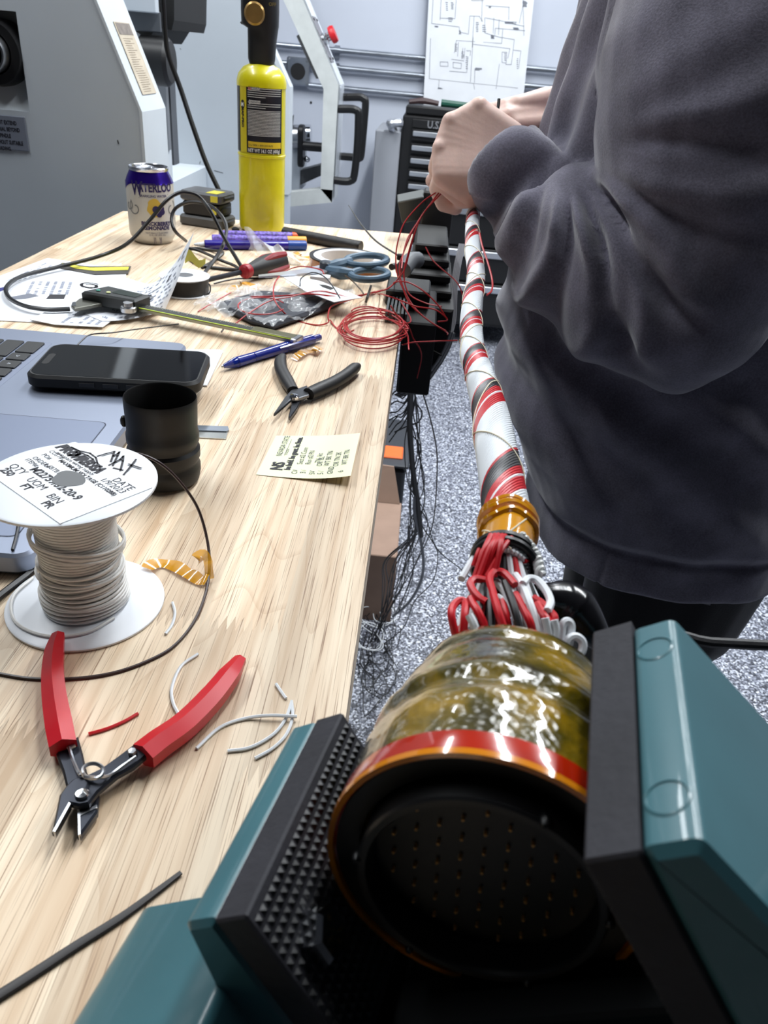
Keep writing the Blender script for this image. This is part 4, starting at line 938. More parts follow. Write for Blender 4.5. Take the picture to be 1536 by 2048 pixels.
# ------------------------------------------------------------------ blue pen, amber scraps, razor blade, white card
PENB = M('pen_blue', (22, 40, 140), 0.25, coat=0.6); PENC = M('pen_clear_blue', (18, 44, 150), 0.1, alpha=0.8, coat=0.6)
pen = lay(T(442, 734, 0.0048), T(640, 674, 0.0052), [(0, 0.02, 0.0006, 0.0016, 'point', CHROME), (0.02, 0.14, 0.0020, 0.0052, 'cone', PENC), (0.14, 0.3, 0.0052, 0.0047, 'grip', PENB), (0.3, 0.62, 0.0047, 0.0055, 'barrel', PENB), (0.62, 0.92, 0.0055, 0.005, 'upper_barrel', PENC), (0.92, 1, 0.0034, 0.0034, 'button', PENC)], 'ballpoint_pen', 'translucent blue click pen under the end of the caliper', 'pen')
MB().tube([T(630, 678, 0.0105), T(600, 686, 0.0115), T(560, 697, 0.010)], [0.0016, 0.0022, 0.0012], 6).build('clip', PENB, pen)
def scrap(name, label, pth_, wd, mat=KAPTON, seed=0):
    """curled ribbon: points (px,py,h) with width"""
    pts = smoothpath([T(x, y, h) for x, y, h in pth_], 6); mb = MB(); vs = []
    for i, p in enumerate(pts):
        d = (pts[min(i + 1, len(pts) - 1)] - pts[max(i - 1, 0)]); s_ = V((-d.y, d.x, 0)); s_ = s_.normalized() if s_.length > 1e-9 else V((1, 0, 0))
        tw = 0.4 * math.sin(i * 0.5 + seed); off = s_ * (wd * math.cos(tw)) + V((0, 0, wd * abs(math.sin(tw))))
        vs += [p, p + off]
    mb.add(vs, [(2 * i, 2 * i + 1, 2 * i + 3, 2 * i + 2) for i in range(len(pts) - 1)])
    return tag(mb.build(name, mat, smooth=180), label, 'tape scrap')
scrap('tape_scrap', 'long curled amber tape strip beside the white spool', [(305, 1140, 0.004), (325, 1135, 0.001), (360, 1150, 0.002), (390, 1168, 0.001), (408, 1170, 0.002)], 0.0075)
scrap('tape_scrap', 'upright amber tape end curling next to the dark wire loop', [(391, 1136, 0.004), (398, 1125, 0.009), (402, 1112, 0.012), (408, 1128, 0.008), (410, 1160, 0.002)], 0.005, seed=1)
scrap('tape_scrap', 'small amber tape curl left of the plastic bag', [(462, 590, 0.001), (472, 580, 0.004), (486, 570, 0.010), (500, 572, 0.006), (496, 580, 0.003)], 0.009, seed=2)
scrap('tape_scrap', 'crumpled amber tape bit under the pen end', [(594, 722, 0.001), (606, 712, 0.004), (620, 706, 0.002), (634, 706, 0.004), (648, 697, 0.003)], 0.008, seed=3)
scrap('tape_scrap', 'pale torn tape bit beside the standing plastic scrap', [(585, 505, 0.004), (598, 512, 0.006), (612, 516, 0.003), (630, 520, 0.002)], 0.006, seed=4)
rz = thing('razor_blade', 'single-edge razor blade lying beside the black boot', 'razor blade', T(425, 865))
slab([(395, 860), (457, 861), (452, 879), (395, 876)], 0.0003, 0.0009, 'blade', M('razor_steel', (205, 208, 206), 0.25, 0.85), rz)
slab([(395, 854), (456, 856), (458, 863), (453, 866), (395, 864)], 0.0002, 0.0018, 'spine', M('razor_spine', (150, 158, 170), 0.35, 0.8), rz)
cdp = tag(MB().prism(flatpoly([(362, 702), (440, 702), (446, 706), (414, 774), (372, 772)], 0, 0)[0], TT + 0.0003, TT + 0.0016).build('white_card', M('card_white', (226, 232, 240), 0.5), smooth=0), 'white card sticking out from under the phone', 'card')
# ================================================================== laptop and phone
LH = 0.0155
la, lb_ = T(58, 1114, LH), T(376, 686, LH)                       # near and far corners of the front edge
ly = (lb_ - la); LWd = ly.length; ly.normalize(); lx = V((0, 0, 1)).cross(ly)   # lx points away from the user (to -x)
FL = Matrix((ly, lx, V((0, 0, 1)))).transposed().to_4x4(); FL.translation = V((la.x, la.y, TT))
LDp = LWd * 0.70
lap = thing('laptop', 'open silver laptop with black keys at the left side of the bench', 'laptop', FL @ V((LWd / 2, LDp / 2, 0)))
SIL = M('laptop_silver', (134, 142, 160), 0.38, 0.5)
MB(FL).prism(rrect(0, LWd, 0, LDp, 0.010, 5), 0.0015, LH, 0.0018, 0.003).build('base', SIL, lap)
for x in (0.02, LWd - 0.02):
    for y in (0.02, LDp - 0.02): MB(FL).prism(circ(0.007, 12, (x, y)), 0, 0.0016).build('foot', BLACKM, lap)
TPW = LWd * 0.40; tx0 = LWd * 0.26
tq = [FL.inverted() @ T(x, y, LH) for x, y in ((214, 846), (44, 806), (172, 898))]
tpx1 = tq[0].x; tpy0 = tq[0].y
tpl = MB(FL).prism(rrect(tpx1 - 0.155, tpx1, tpy0, tpy0 + 0.096, 0.005, 4), LH - 0.0002, LH + 0.00025, 0.0002).build('trackpad', M('trackpad_silver', (118, 127, 148), 0.42, 0.45), lap)
q = [(p[0], p[1]) for p in rrect(tpx1 - 0.1553, tpx1 + 0.0003, tpy0 - 0.0003, tpy0 + 0.0963, 0.005, 4)]
strokes([q + [q[0]]], 0.0006, FL @ Matrix.Translation((0, 0, LH + 0.0003)), M('seam_dark', (52, 60, 84), 0.5), tpl, 'trackpad_seam')
# keyboard: right end of the deck is the far side
kq = [FL.inverted() @ T(x, y, LH) for x, y in ((126, 690), (0, 660), (8, 783))]
kx1 = kq[0].x; ky1 = max(kq[0].y, kq[1].y) + 0.002
KEY = M('key_black', (24, 25, 27), 0.5); KLG = M('key_legend', (190, 196, 205), 0.6)
ky0 = tpy0 + 0.096 + 0.008; RH = 0.0182
MB(FL).prism(rrect(kx1 - 0.272, kx1 + 0.004, ky0 - 0.004, ky0 + 6 * RH + 0.003, 0.004, 4), LH - 0.0001, LH + 0.00012).build('keyboard_well', M('well_silver', (124, 132, 152), 0.45, 0.3), lap)
rows = [('row', [0.030, 0.0185, 0.0185, 0.0185, 0.0185, 0.024, 0.100]), ('r', [0.042] + [0.0182] * 10 + [0.048]), ('r', [0.036] + [0.0182] * 11 + [0.032]), ('r', [0.020] + [0.0182] * 12 + [0.026]), ('r', [0.028] + [0.0182] * 13), ('f', [0.0190] * 14)]
KC = [['', '<', 'v', '^', '>', '', ''], ['', '/', '.', ',', 'M', 'N', 'B', 'V', 'C', 'X', 'Z', ''], ['', "'", ';', 'L', 'K', 'J', 'H', 'G', 'F', 'D', 'S', 'A', ''], ['\\', ']', '[', 'P', 'O', 'I', 'U', 'Y', 'T', 'R', 'E', 'W', 'Q', ''], ['', '=', '-', '0', '9', '8', '7', '6', '5', '4', '3', '2', '1', '`'], ['', 'F12', 'F11', 'F10', 'F9', 'F8', 'F7', 'F6', 'F5', 'F4', 'F3', 'F2', 'F1', 'esc']]
kme = {}
for r_, (_, ws) in enumerate(rows):
    x = kx1
    for i, w_ in enumerate(ws):
        if x - w_ < kx1 - 0.285: break
        key = (round(w_, 4))
        if key not in kme: kme[key] = MB().prism(rrect(-w_ + 0.0012, -0.0012, 0.0011, RH - 0.0011, 0.0016, 2), 0, 0.0014, 0.0004).mesh('key'); kme[key].materials.append(KEY)
        ko = bpy.data.objects.new('key', kme[key]); COL.objects.link(ko); ko.parent = lap; ko.matrix_parent_inverse = WM(lap).inverted(); ko.matrix_basis = FL @ Matrix.Translation((x, ky0 + r_ * RH, LH + 0.0001))
        if KC[r_][i] and FL @ V((x, 0, 0)) and r_ < 6 and i < 8:
            lettering(KC[r_][i], 0.0065 if len(KC[r_][i]) == 1 else 0.0036, FL @ Matrix.Translation((x - w_ / 2, ky0 + (r_ + 0.5) * RH, LH + 0.0016)), KLG, ko, 'legend')
        x -= w_
# lid, leaning back past the left edge of the bench
hin = FL @ V((0, LDp - 0.006, LH)); 
FLID = frame(hin, ly, lx.cross(ly) * 0.0 + (V((0, 0, 1)) * 0.0 + (lx * -0.93 + V((0, 0, 1)) * 0.37)).normalized())
FLID = Matrix((ly, (lx * 0.40 + V((0, 0, 1)) * 0.917).normalized(), ly.cross((lx * 0.40 + V((0, 0, 1)) * 0.917).normalized()))).transposed().to_4x4(); FLID.translation = hin
MB(FLID).prism(rrect(0.0, LWd, 0.002, LDp - 0.004, 0.009, 4), -0.004, 0.0, 0.0008).build('lid', SIL, lap)
MB(FLID).box(0.006, LWd - 0.006, 0.014, LDp - 0.010, 0.0001, 0.0006).build('screen', M('screen_dark', (14, 15, 18), 0.12), lap)
MB(FL).tube([(0.03, LDp - 0.006, LH), (LWd - 0.03, LDp - 0.006, LH)], 0.004, 10, 0).build('hinge', BLACKP, lap)

PH = LH + 0.0022
def ph(x, y, h): return T(x, y, h)
pA, pB, pD = T(44, 752, PH + 0.0105), T(398, 770, PH + 0.0105), T(88, 698, PH + 0.0105)
pxv = V((pB.x - pA.x, pB.y - pA.y, 0)); PL = pxv.length; pxv.normalize(); 
FP = frame(V((pA.x, pA.y, TT + PH)), pxv, (0, 0, 1)); PW = 0.077
pho = thing('smartphone', 'black smartphone in a case lying on the laptop palm rest', 'phone', FP @ V((PL / 2, PW / 2, 0)))
MB(FP).prism(rrect(0, PL, 0, PW, 0.013, 6), 0, 0.0112, 0.0022).build('case', M('phone_case', (16, 16, 18), 0.5), pho)
MB(FP).prism(rrect(0.0032, PL - 0.0032, 0.0032, PW - 0.0032, 0.0105, 6), 0.0108, 0.01135).build('glass', M('phone_glass', (7, 7, 9), 0.06), pho)
MB(FP).prism(rrect(0.006, 0.0115, 0.026, 0.050, 0.0027, 4), 0.01136, 0.01142).build('camera_notch', BLACKM, pho)
for x0, x1 in ((0.042, 0.054), (0.060, 0.072), (0.078, 0.090)):
    MB(FP).box(x0, x1, -0.0008, 0.001, 0.0035, 0.0075, 0.0004).build('side_button', M('phone_button', (40, 40, 44), 0.35), pho)
MB(FP).prism(circ(0.004, 16, (0.028, 0.028)), -0.0020, 0.0).build('lens', BLACKP, pho)
MB(FP).prism(rrect(0.012, 0.048, 0.014, PW - 0.016, 0.006), -0.0021, 0.0).build('camera_bump', BLACKP, pho)

# ================================================================== black moulded boot standing on the bench
bt0 = T(332, 958); 
BTR = 0.0232; BTH = PY(327, 792, bt0.y).z - TT
boot = thing('heat_shrink_boot', 'black ribbed moulded boot standing open like a cup', 'boot', bt0)
wob = lambda t, z: 1 + (0.035 * math.cos(2 * t + 0.6) + 0.018 * math.cos(3 * t)) * max(0, (z / BTH - 0.3))
pf = [(BTR * 0.80, 0), (BTR * 0.98, 0.0025), (BTR * 1.03, 0.008), (BTR * 1.03, BTH * 0.20), (BTR * 0.975, BTH * 0.24), (BTR * 0.975, BTH * 0.27), (BTR * 1.035, BTH * 0.31), (BTR * 1.035, BTH * 0.40), (BTR * 0.96, BTH * 0.435), (BTR * 0.965, BTH * 0.46), (BTR * 1.02, BTH * 0.50), (BTR * 1.02, BTH * 0.58), (BTR * 0.985, BTH * 0.62), (BTR * 0.99, BTH * 0.72), (BTR * 1.0, BTH * 0.9), (BTR * 1.0, BTH - 0.001), (BTR * 0.985, BTH), (BTR * 0.96, BTH - 0.001), (BTR * 0.95, BTH * 0.5), (BTR * 0.93, 0.006), (0, 0.005)]
MB().lathe(pf, 56, bt0, wob).build('shell', M('boot_black', (9, 9, 10), 0.48, var=0.15, vscale=40), boot)
nb = PY(258, 838, bt0.y); MB().ball(V((bt0.x - BTR * 1.03, bt0.y - 0.004, nb.z)), 0.0028, 10, (0.9, 1, 1.5)).build('nub', BLACKP, boot)

# ================================================================== white wire spool
sp_ = T(174, 1206); SR = 0.0415
spl = thing('wire_spool', 'large white spool of white wire with a printed label on top', 'wire spool', sp_)
SH_ = PY(150, 961, sp_.y).z - TT
MB().lathe(prw(SR * 0.965, 0, 0.0022, 0.008), 72, sp_, close=True).build('flange', WHITEP, spl)
MB().lathe(prw(SR, SH_ - 0.0024, SH_, 0.0072), 72, sp_, close=True).build('flange', WHITEP, spl)
MB().lathe([(0.0072, 0.0), (0.0072, SH_)], 32, sp_).build('bore', M('bore_grey', (96, 98, 100), 0.6), spl)
SPW = M('spool_wire', (226, 225, 222), 0.45)
Rc = 0.0190; nt1 = int((SH_ - 0.005) / 0.0016)
hel = [(Rc * math.cos(a), Rc * math.sin(a), 0.003 + (SH_ - 0.006) * a / (2 * math.pi * nt1)) for a in [2 * math.pi * nt1 * i / (nt1 * 36) for i in range(nt1 * 36 + 1)]]
MB(Matrix.Translation(sp_)).tube(hel, 0.00085, 6, 0).build('wound_wire', SPW, spl)
MB().lathe([(Rc - 0.0002, 0.002), (Rc - 0.0002, SH_ - 0.002)], 48, sp_).build('wire_core', SPW, spl)
rs = random.Random(2)
for k in range(15):
    zc_ = 0.004 + 0.0021 * k if k < 7 else 0.020 + (k - 7) * 0.0026
    r2 = Rc + (0.0026 if k < 5 else rs.uniform(0.0008, 0.0024)); tl_ = rs.uniform(-0.0022, 0.0022) if k > 5 else 0.0006; ph_ = rs.uniform(0, 6.28)
    if k in (12, 13, 14): zc_ = 0.040 + 0.002 * (k - 12); r2 = Rc + 0.0032; tl_ = 0.004; ph_ = 2.6
    pts = [(r2 * (1 + 0.02 * math.sin(3 * a + k)) * math.cos(a), r2 * (1 + 0.02 * math.sin(3 * a + k)) * math.sin(a), max(0.0035, zc_ + tl_ * math.cos(a + ph_))) for a in [2 * math.pi * i / 40 for i in range(41)]]
    MB(Matrix.Translation(sp_)).tube(pts, 0.00085, 6, 0).build('loose_turn', SPW, spl)
# a tail lying round the lower flange
tl = [(r3 * math.cos(a), r3 * math.sin(a), 0.0032) for r3, a in [(0.024, -0.6), (0.029, -1.2), (0.033, -1.8), (0.036, -2.4), (0.0375, -3.0), (0.037, -3.5)]]
MB(Matrix.Translation(sp_)).tube(tl, 0.00085, 6).build('wire_tail', SPW, spl)
# label and print; axes measured on the top flange
TZ = SH_
def tp_(x, y, dz=0.0): return T(x, y, TZ + dz)
e1 = (tp_(122, 1003) - tp_(25, 937)); e1.z = 0; e1.normalize(); e2 = V((0, 0, 1)).cross(e1)
LBL = M('spool_label', (240, 243, 248), 0.55)
lc = V((sp_.x, sp_.y, TT + TZ))
lu0, lu1 = -0.034, 0.033; lv0, lv1 = -0.024, 0.0245
def clipdisk(poly, R):
    out = []
    for i in range(len(poly)):
        a = V(poly[i]); b3 = V(poly[(i + 1) % len(poly)])
        for k in range(24):
            p = a.lerp(b3, k / 24); 
            if p.length > R: p = p.normalized() * R
            out.append((p.x, p.y))
    res = []
    for p in out:
        if not res or (V(p) - V(res[-1])).length > 1e-5: res.append(p)
    return res
FLB = Matrix((e1, e2, V((0, 0, 1)))).transposed().to_4x4(); FLB.translation = lc
MB(FLB).prism(clipdisk([(lu0, lv0), (lu1, lv0), (lu1, lv1), (lu0, lv1)], SR - 0.0006), 0.0001, 0.0004).build('label', LBL, spl, label='white printed label with black text')
def at(x, y): 
    q = FLB.inverted() @ tp_(x, y); return Matrix.Translation((q.x, q.y, 0.00055))
def sptext(s, size, x, y, mat=INK, bold=0.0, sx=1.0, shear=0.0): lettering(s, size, FLB @ at(x, y), mat, spl, bold=bold, sx=sx, shear=shear)
sptext('QTY', 0.0062, 36, 940); sptext('250', 0.0058, 15, 946, bold=0.0002)
sptext('UOM', 0.0062, 74, 969); sptext('FT', 0.0058, 53, 976, bold=0.0002)
sptext('BIN', 0.0062, 110, 999); sptext('PR', 0.0058, 96, 1011, bold=0.0002)
sptext('ITEM#', 0.0038, 64, 927); sptext('ORDER#', 0.0038, 83, 926); sptext('PO#', 0.0038, 94, 915); sptext('CUST#', 0.0038, 113, 911)
sptext('1-SBTB1T7', 0.0038, 110, 942); sptext('M22759/32-20-9', 0.0064, 111, 968, bold=0.0002, sx=0.95)
sptext('MAXIMUM VOLTAGE (C1102BB)', 0.0034, 174, 956, bold=0.0001)
sptext('DATE', 0.0058, 247, 970); sptext('1/9/2023', 0.0052, 226, 973)
sptext('PRO', 0.0080, 136, 903, bold=0.0006, shear=0.15); sptext('WIREUSA', 0.0080, 172, 926, bold=0.0006, shear=0.15, sx=0.8)
sptext('aerospace wiring supply', 0.0034, 150, 928)
ql = lambda pts: [tuple((FLB.inverted() @ tp_(x, y)).xy) for x, y in pts]
strokes([ql([(142, 896), (160, 906), (176, 913), (186, 920), (190, 928), (186, 932)]), ql([(143, 896), (158, 903), (180, 908), (192, 917), (195, 928), (200, 935), (200, 942), (190, 947)])], 0.0010, FLB @ Matrix.Translation((0, 0, 0.00056)), INK, spl, 'logo_swoosh')
mx = [[(196, 914), (213, 909), (229, 905), (226, 914), (222, 925)], [(226, 914), (236, 909), (239, 906), (235, 914), (226, 933)], [(219, 932), (240, 921), (247, 914), (246, 924), (241, 943)], [(228, 938), (245, 942)], [(249, 922), (260, 931), (270, 922)], [(281, 938), (265, 937)], [(277, 924), (262, 938), (249, 951)]]
strokes([ql(m_) for m_ in mx[:4]] + [ql([(268, 926), (283, 938), (249, 941)])[:0], ql([(251, 925), (266, 936), (256, 950)])[:0], ql([(272, 921), (262, 934), (248, 951)]), ql([(258, 930), (282, 938)])], 0.0011, FLB @ Matrix.Translation((0, 0, 0.0006)), INK, spl, 'handwriting')
MB(FLB).prism([(0.0085 * math.cos(a) * (1 + 0.12 * math.sin(3 * a)), 0.0072 * math.sin(a)) for a in [2 * math.pi * i / 24 for i in range(24)]], 0.00045, 0.0006).build('torn_hole', M('hole_grey', (108, 110, 112), 0.7), spl)

# ================================================================== sticky note
sn = thing('sticky_note', 'yellow printed memo note with handwriting at the bench edge', 'note', T(610, 920))
s00, s10, s11, s01 = T(512, 949, 0.0004), T(701, 961, 0.004), T(720, 871, 0.002), T(552, 871, 0.0004)
def note(u, v, off=0.0):
    p = s00.lerp(s10, u).lerp(s01.lerp(s11, u), v); p.z = TT + 0.0004 + off + 0.006 * u ** 3 * (0.4 + 0.6 * (1 - v)) + 0.0015 * u * u - 0.0 ; return p
MB().grid(note, 16, 8).build('sheet', M('memo_yellow', (238, 241, 200), 0.65), sn)
# print runs along v, letters standing towards -u
def nt_warp(u0, v0, sc): return lambda q: note(u0 - q.y * sc / 0.068, v0 + q.x * sc / 0.085, 0.0004)
NI = M('memo_ink', (70, 76, 84), 0.6)
def ntext(s, size, u0, v0, mat=NI, bold=0.0, nm='handwriting'): lettering(s, size, ID, mat, sn, nm, bold=bold, warp=nt_warp(u0, v0, 1.0), align='LEFT')
ntext('NS', 0.0125, 0.19, 0.14, INK, 0.0004, 'logo'); ntext('NEVADA STATE', 0.0062, 0.145, 0.47, NI, 0, 'lettering'); ntext('COLLEGE', 0.003, 0.215, 0.5, NI, 0, 'lettering')
ntext('be bold. be great. be State.', 0.0062, 0.30, 0.16, INK, 0.0003, 'lettering')
for s, u0, v0 in [('CV', 0.39, 0.08), ('Sect #2 Conn', 0.41, 0.30), ('3 /', 0.48, 0.10), ('Run #2 PN', 0.50, 0.30), ('5V', 0.58, 0.08), ('TN  kit', 0.60, 0.34), ('OR  BL', 0.63, 0.26), ('5 /', 0.67, 0.08), ('WT BK TN', 0.71, 0.26), ('GND', 0.77, 0.08), ('OR TN 2K', 0.81, 0.24), ('6', 0.88, 0.10), ('WT BR TN', 0.90, 0.26)]:
    ntext(s, 0.0060, u0, v0)
strokes([[(0.205, 0.48), (0.205, 0.9)]], 0.004, ID, NI, sn, 'rule', lambda q: note(q.x, q.y, 0.0004))

# ================================================================== red-handled cutters
rc = thing('flush_cutter', 'large red-handled side cutters lying open near the white spool', 'cutters', T(163, 1590))
RED = M('grip_bright_red', (196, 18, 34), 0.34, var=0.08, vscale=40)
def px2m(x, y, n): return n / FPX * ((T(x, y) - CAM).dot(CF))
def grip(pts, hw, h, name, mat, par, flat=0.8, n=8):
    pp = [T(x, y, h) for x, y in pts]; rr = [px2m(pts[i][0], pts[i][1], hw[i]) for i in range(len(pts))]
    mb = MB(); mb.tube(pp, rr, n, 6, flat=flat, up=(0, 0, 1)); return mb.build(name, mat, par, smooth=40)
grip([(127, 1496), (119, 1455), (110, 1400), (106, 1350), (109, 1305), (117, 1270)], [29, 29, 26, 23, 20, 13], 0.0066, 'handle', RED, rc, 0.85, 6)
grip([(287, 1512), (320, 1486), (370, 1450), (420, 1400), (458, 1352), (481, 1318)], [32, 31, 29, 27, 23, 13], 0.0072, 'handle', RED, rc, 0.85, 6)
CUT = M('cutter_black_steel', (44, 47, 56), 0.32, 0.6)
slab([(112, 1512), (158, 1484), (168, 1520), (176, 1556), (192, 1585), (201, 1600), (197, 1636), (163, 1684), (156, 1682), (158, 1640), (152, 1612), (136, 1590), (128, 1556)], 0.0012, 0.0052, 'lower_lever', CUT, rc, 0.0008)
slab([(296, 1520), (279, 1490), (240, 1520), (204, 1546), (175, 1560), (148, 1568), (134, 1582), (121, 1600), (106, 1675), (113, 1675), (143, 1618), (160, 1622), (180, 1618), (198, 1594), (236, 1562), (268, 1544)], 0.0054, 0.0088, 'upper_lever', CUT, rc, 0.0008)
slab([(108, 1674), (113, 1676), (144, 1619), (140, 1616)], 0.0056, 0.0092, 'cutting_edge', STEEL, rc)
slab([(158, 1640), (163, 1637), (164, 1682), (159, 1684)], 0.0014, 0.0056, 'cutting_edge', STEEL, rc)
slab([(158, 1640), (196, 1622), (197, 1628), (163, 1644)], 0.0016, 0.0055, 'bevel_edge', STEEL, rc)
MB(Matrix.Translation(T(164, 1590, 0.0088))).lathe([(0.0028, -0.001), (0.0028, 0.0007), (0.0022, 0.0012), (0, 0.0013)], 20).build('pivot_rivet', CHROME, rc)
for x, y in ((143, 1496), (265, 1508)): MB(Matrix.Translation(T(x, y, 0.0050 if x < 200 else 0.0085))).lathe([(0.0020, 0), (0.0020, 0.0016), (0.0016, 0.0022), (0, 0.0023)], 6).build('hex_stud', STEEL, rc)
rd = [T(138, 1494, 0.0068), T(146, 1520, 0.007), T(158, 1546, 0.0098)] + [T(186 + 21 * math.cos(a), 1542 + 15 * math.sin(a), 0.0098 + 0.0004 * i) for i, a in enumerate([2.6 - 0.52 * i for i in range(26)])] + [T(215, 1552, 0.0105), T(248, 1530, 0.0104), T(272, 1513, 0.0105)]
MB().tube(rd, 0.00075, 6, 4).build('spring', STEEL, rc)

# ================================================================== black-handled cutters
bc = thing('flush_cutter', 'black-handled flush cutters lying open in front of the pen', 'cutters', T(589, 792))
GB = M('grip_black_rubber', (30, 30, 31), 0.5)
grip([(586, 782), (574, 762), (563, 740), (561, 722), (566, 712)], [12, 14, 13, 12, 7], 0.0065, 'handle', GB, bc, 0.85, 12)
grip([(617, 788), (640, 778), (668, 765), (692, 750), (709, 736), (716, 731)], [14, 15, 14, 13, 12, 7], 0.0070, 'handle', GB, bc, 0.85, 12)
slab([(578, 786), (588, 777), (598, 792), (602, 806), (595, 822), (580, 843), (577, 840), (583, 815), (580, 800)], 0.0015, 0.0050, 'lower_lever', DSTEEL, bc, 0.0006)
slab([(618, 796), (614, 777), (600, 782), (583, 786), (570, 800), (547, 834), (552, 832), (582, 805), (596, 803)], 0.0052, 0.0085, 'upper_lever', M('cutter_steel', (110, 112, 116), 0.3, 0.85), bc, 0.0006)
MB(Matrix.Translation(T(588, 794, 0.0085))).lathe([(0.0042, -0.001), (0.0042, 0.001), (0.0034, 0.0018), (0.0014, 0.002), (0.0012, 0.0012), (0, 0.0012)], 20).build('pivot_screw', CHROME, bc)

# ================================================================== wire clippings and loose wires on the bench
def wire(pts, r, mat, name, label, cat='wire', group=None, n=6, sm=6, fn=T, **kw):
    pp = []
    for p in pts:
        if len(p) == 2: pp.append(T(p[0], p[1], r))
        elif len(p) == 3: pp.append(T(p[0], p[1], p[2] + r))
        else: pp.append(PY(p[0], p[1], p[3]))
    return tag(MB().tube(pp, r, n, sm, **kw).build(name, mat), label, cat, group)
G = 'wire clippings on the bench'
wire([(345, 1205), (350, 1226), (344, 1250), (331, 1268)], 0.0008, WHITEW, 'wire_clipping', 'short curved white wire clipping right of the white spool', group=G)
wire([(396, 1308), (362, 1333), (344, 1375), (346, 1405), (358, 1430)], 0.0008, WHITEW, 'wire_clipping', 'curved white wire clipping running under the long red handle', group=G)
wire([(177, 1468), (215, 1457), (250, 1442), (276, 1427)], 0.0008, REDW, 'wire_clipping', 'short red wire clipping between the red handles', group=G)
wire([(393, 1497), (440, 1455), (490, 1437), (540, 1431, 0.0016), (594, 1433, 0.0016)], 0.0008, WHITEW, 'wire_clipping', 'longest white wire clipping, lying across two others', group=G)
wire([(455, 1502), (500, 1495), (545, 1470), (570, 1440), (583, 1405)], 0.0008, WHITEW, 'wire_clipping', 'middle of the three crossed white wire clippings', group=G)
wire([(510, 1517), (545, 1497), (572, 1470), (585, 1435), (583, 1402)], 0.0008, WHITEW, 'wire_clipping', 'white wire clipping nearest the vise jaw', group=G)
wire([(552, 1368), (562, 1383), (572, 1397)], 0.0008, WHITEW, 'wire_clipping', 'tiniest white wire clipping, above the crossed ones', group=G)
BRW = M('dark_brown_wire', (56, 40, 40), 0.4)
wire([(250, 905, 0.070), (285, 910, 0.064), (325, 930, 0.058), (362, 966, 0.046), (394, 1013, 0.031), (412, 1068, 0.016), (419, 1122, 0.006), (413, 1180, 0), (390, 1240, 0), (350, 1290, 0), (300, 1320, 0), (230, 1345, 0), (150, 1357, 0), (60, 1357, 0), (-30, 1342, 0)], 0.00085, BRW, 'loose_wire', 'thin dark wire sweeping in a big loop around the white spool')
wire([(-40, 2015, 0), (60, 1952, 0), (150, 1893, 0), (240, 1836, 0), (310, 1785, 0), (362, 1745, 0)], lambda t: 0.0022 - 0.0009 * t if False else 0.0021 - 0.0010 * t, BLACKW, 'cable_tie', 'black tapered tie tail lying at the lower left of the bench', 'cable tie') if False else tag(MB().tube([T(x, y, 0.001) for x, y in [(-40, 2015), (60, 1952), (150, 1893), (240, 1836), (310, 1785), (362, 1745)]], [0.0021, 0.0020, 0.0018, 0.0015, 0.0010], 8, 6, flat=0.5, up=(0, 0, 1)).build('cable_tie', M('tie_dark', (40, 36, 36), 0.45)), 'black tapered tie tail lying at the lower left of the bench', 'cable tie')
wire([(95, 1112, 0.0), (60, 1145), (25, 1172), (-30, 1215)], 0.0021, BLACKW, 'power_lead', 'black lead coming out from under the near laptop corner', 'cable')
wire([(37, 1046, LH + 0.001), (33, 1070, LH + 0.0005), (25, 1100, LH)], 0.0009, BLACKW, 'loose_wire', 'short dark wire piece on the near corner of the laptop')
wire([(146, 700, LH + 0.001), (165, 680, LH + 0.004), (182, 669, LH + 0.006), (228, 665, LH + 0.006), (277, 658, LH - 0.002), (357, 648, 0.0)], 0.0007, BLACKW, 'loose_wire', 'thin black wire trailing off the laptop above the phone')
wire([(443, 664), (449, 655), (456, 644, 0.004)], 0.0007, BLACKW, 'loose_wire', 'small black wire bit under the caliper beam')
wire([(428, 567), (452, 561), (478, 557), (520, 556), (545, 556)], 0.0009, BLACKW, 'loose_wire', 'thin dark wire lying left of the scissor blades')
wire([(404, 535), (430, 520), (446, 505, 0.004), (420, 500), (385, 497), (372, 510), (400, 530), (450, 538), (486, 540)], 0.0022, BLACKW, 'loose_cable', 'black cable coil lying behind the black wire reel', 'cable')
# thick black cable: along the papers, arching up before the can and back down
wire([(140, 618, 0.004), (95, 619, 0.004), (50, 612, 0.004), (18, 595, 0.004), (14, 573, 0.004), (45, 552, 0.004), (120, 533, 0.004), (200, 512, 0.010), (255, 487, 0.02, 1.0), (300, 440, 0, 1.02), (330, 404, 0, 1.03), (352, 388, 0, 1.04), (372, 385, 0, 1.05), (398, 394, 0, 1.06), (422, 424, 0, 1.05), (448, 475, 0, 1.04), (488, 542, 0.002)], 0.0025, BLACKW, 'black_cable', 'black cable looping over the papers and arching in front of the can', 'cable')
wire([(372, 482, 0.004), (350, 462, 0, 1.10), (343, 438, 0, 1.11), (352, 416, 0, 1.12), (380, 404, 0, 1.12), (415, 409, 0, 1.11), (440, 428, 0, 1.09), (453, 455, 0, 1.07), (446, 490, 0, 1.04), (425, 525, 0.010), (404, 552, 0.003)], 0.0024, BLACKW, 'black_cable', 'second black cable loop standing in front of the battery packs', 'cable')
wire([(372, 495, 0.002), (400, 502, 0.003), (440, 520, 0.003), (470, 532, 0.002), (492, 548, 0.001)], 0.0022, BLACKW, 'loose_cable', 'black cable running to the screwdriver collar', 'cable')
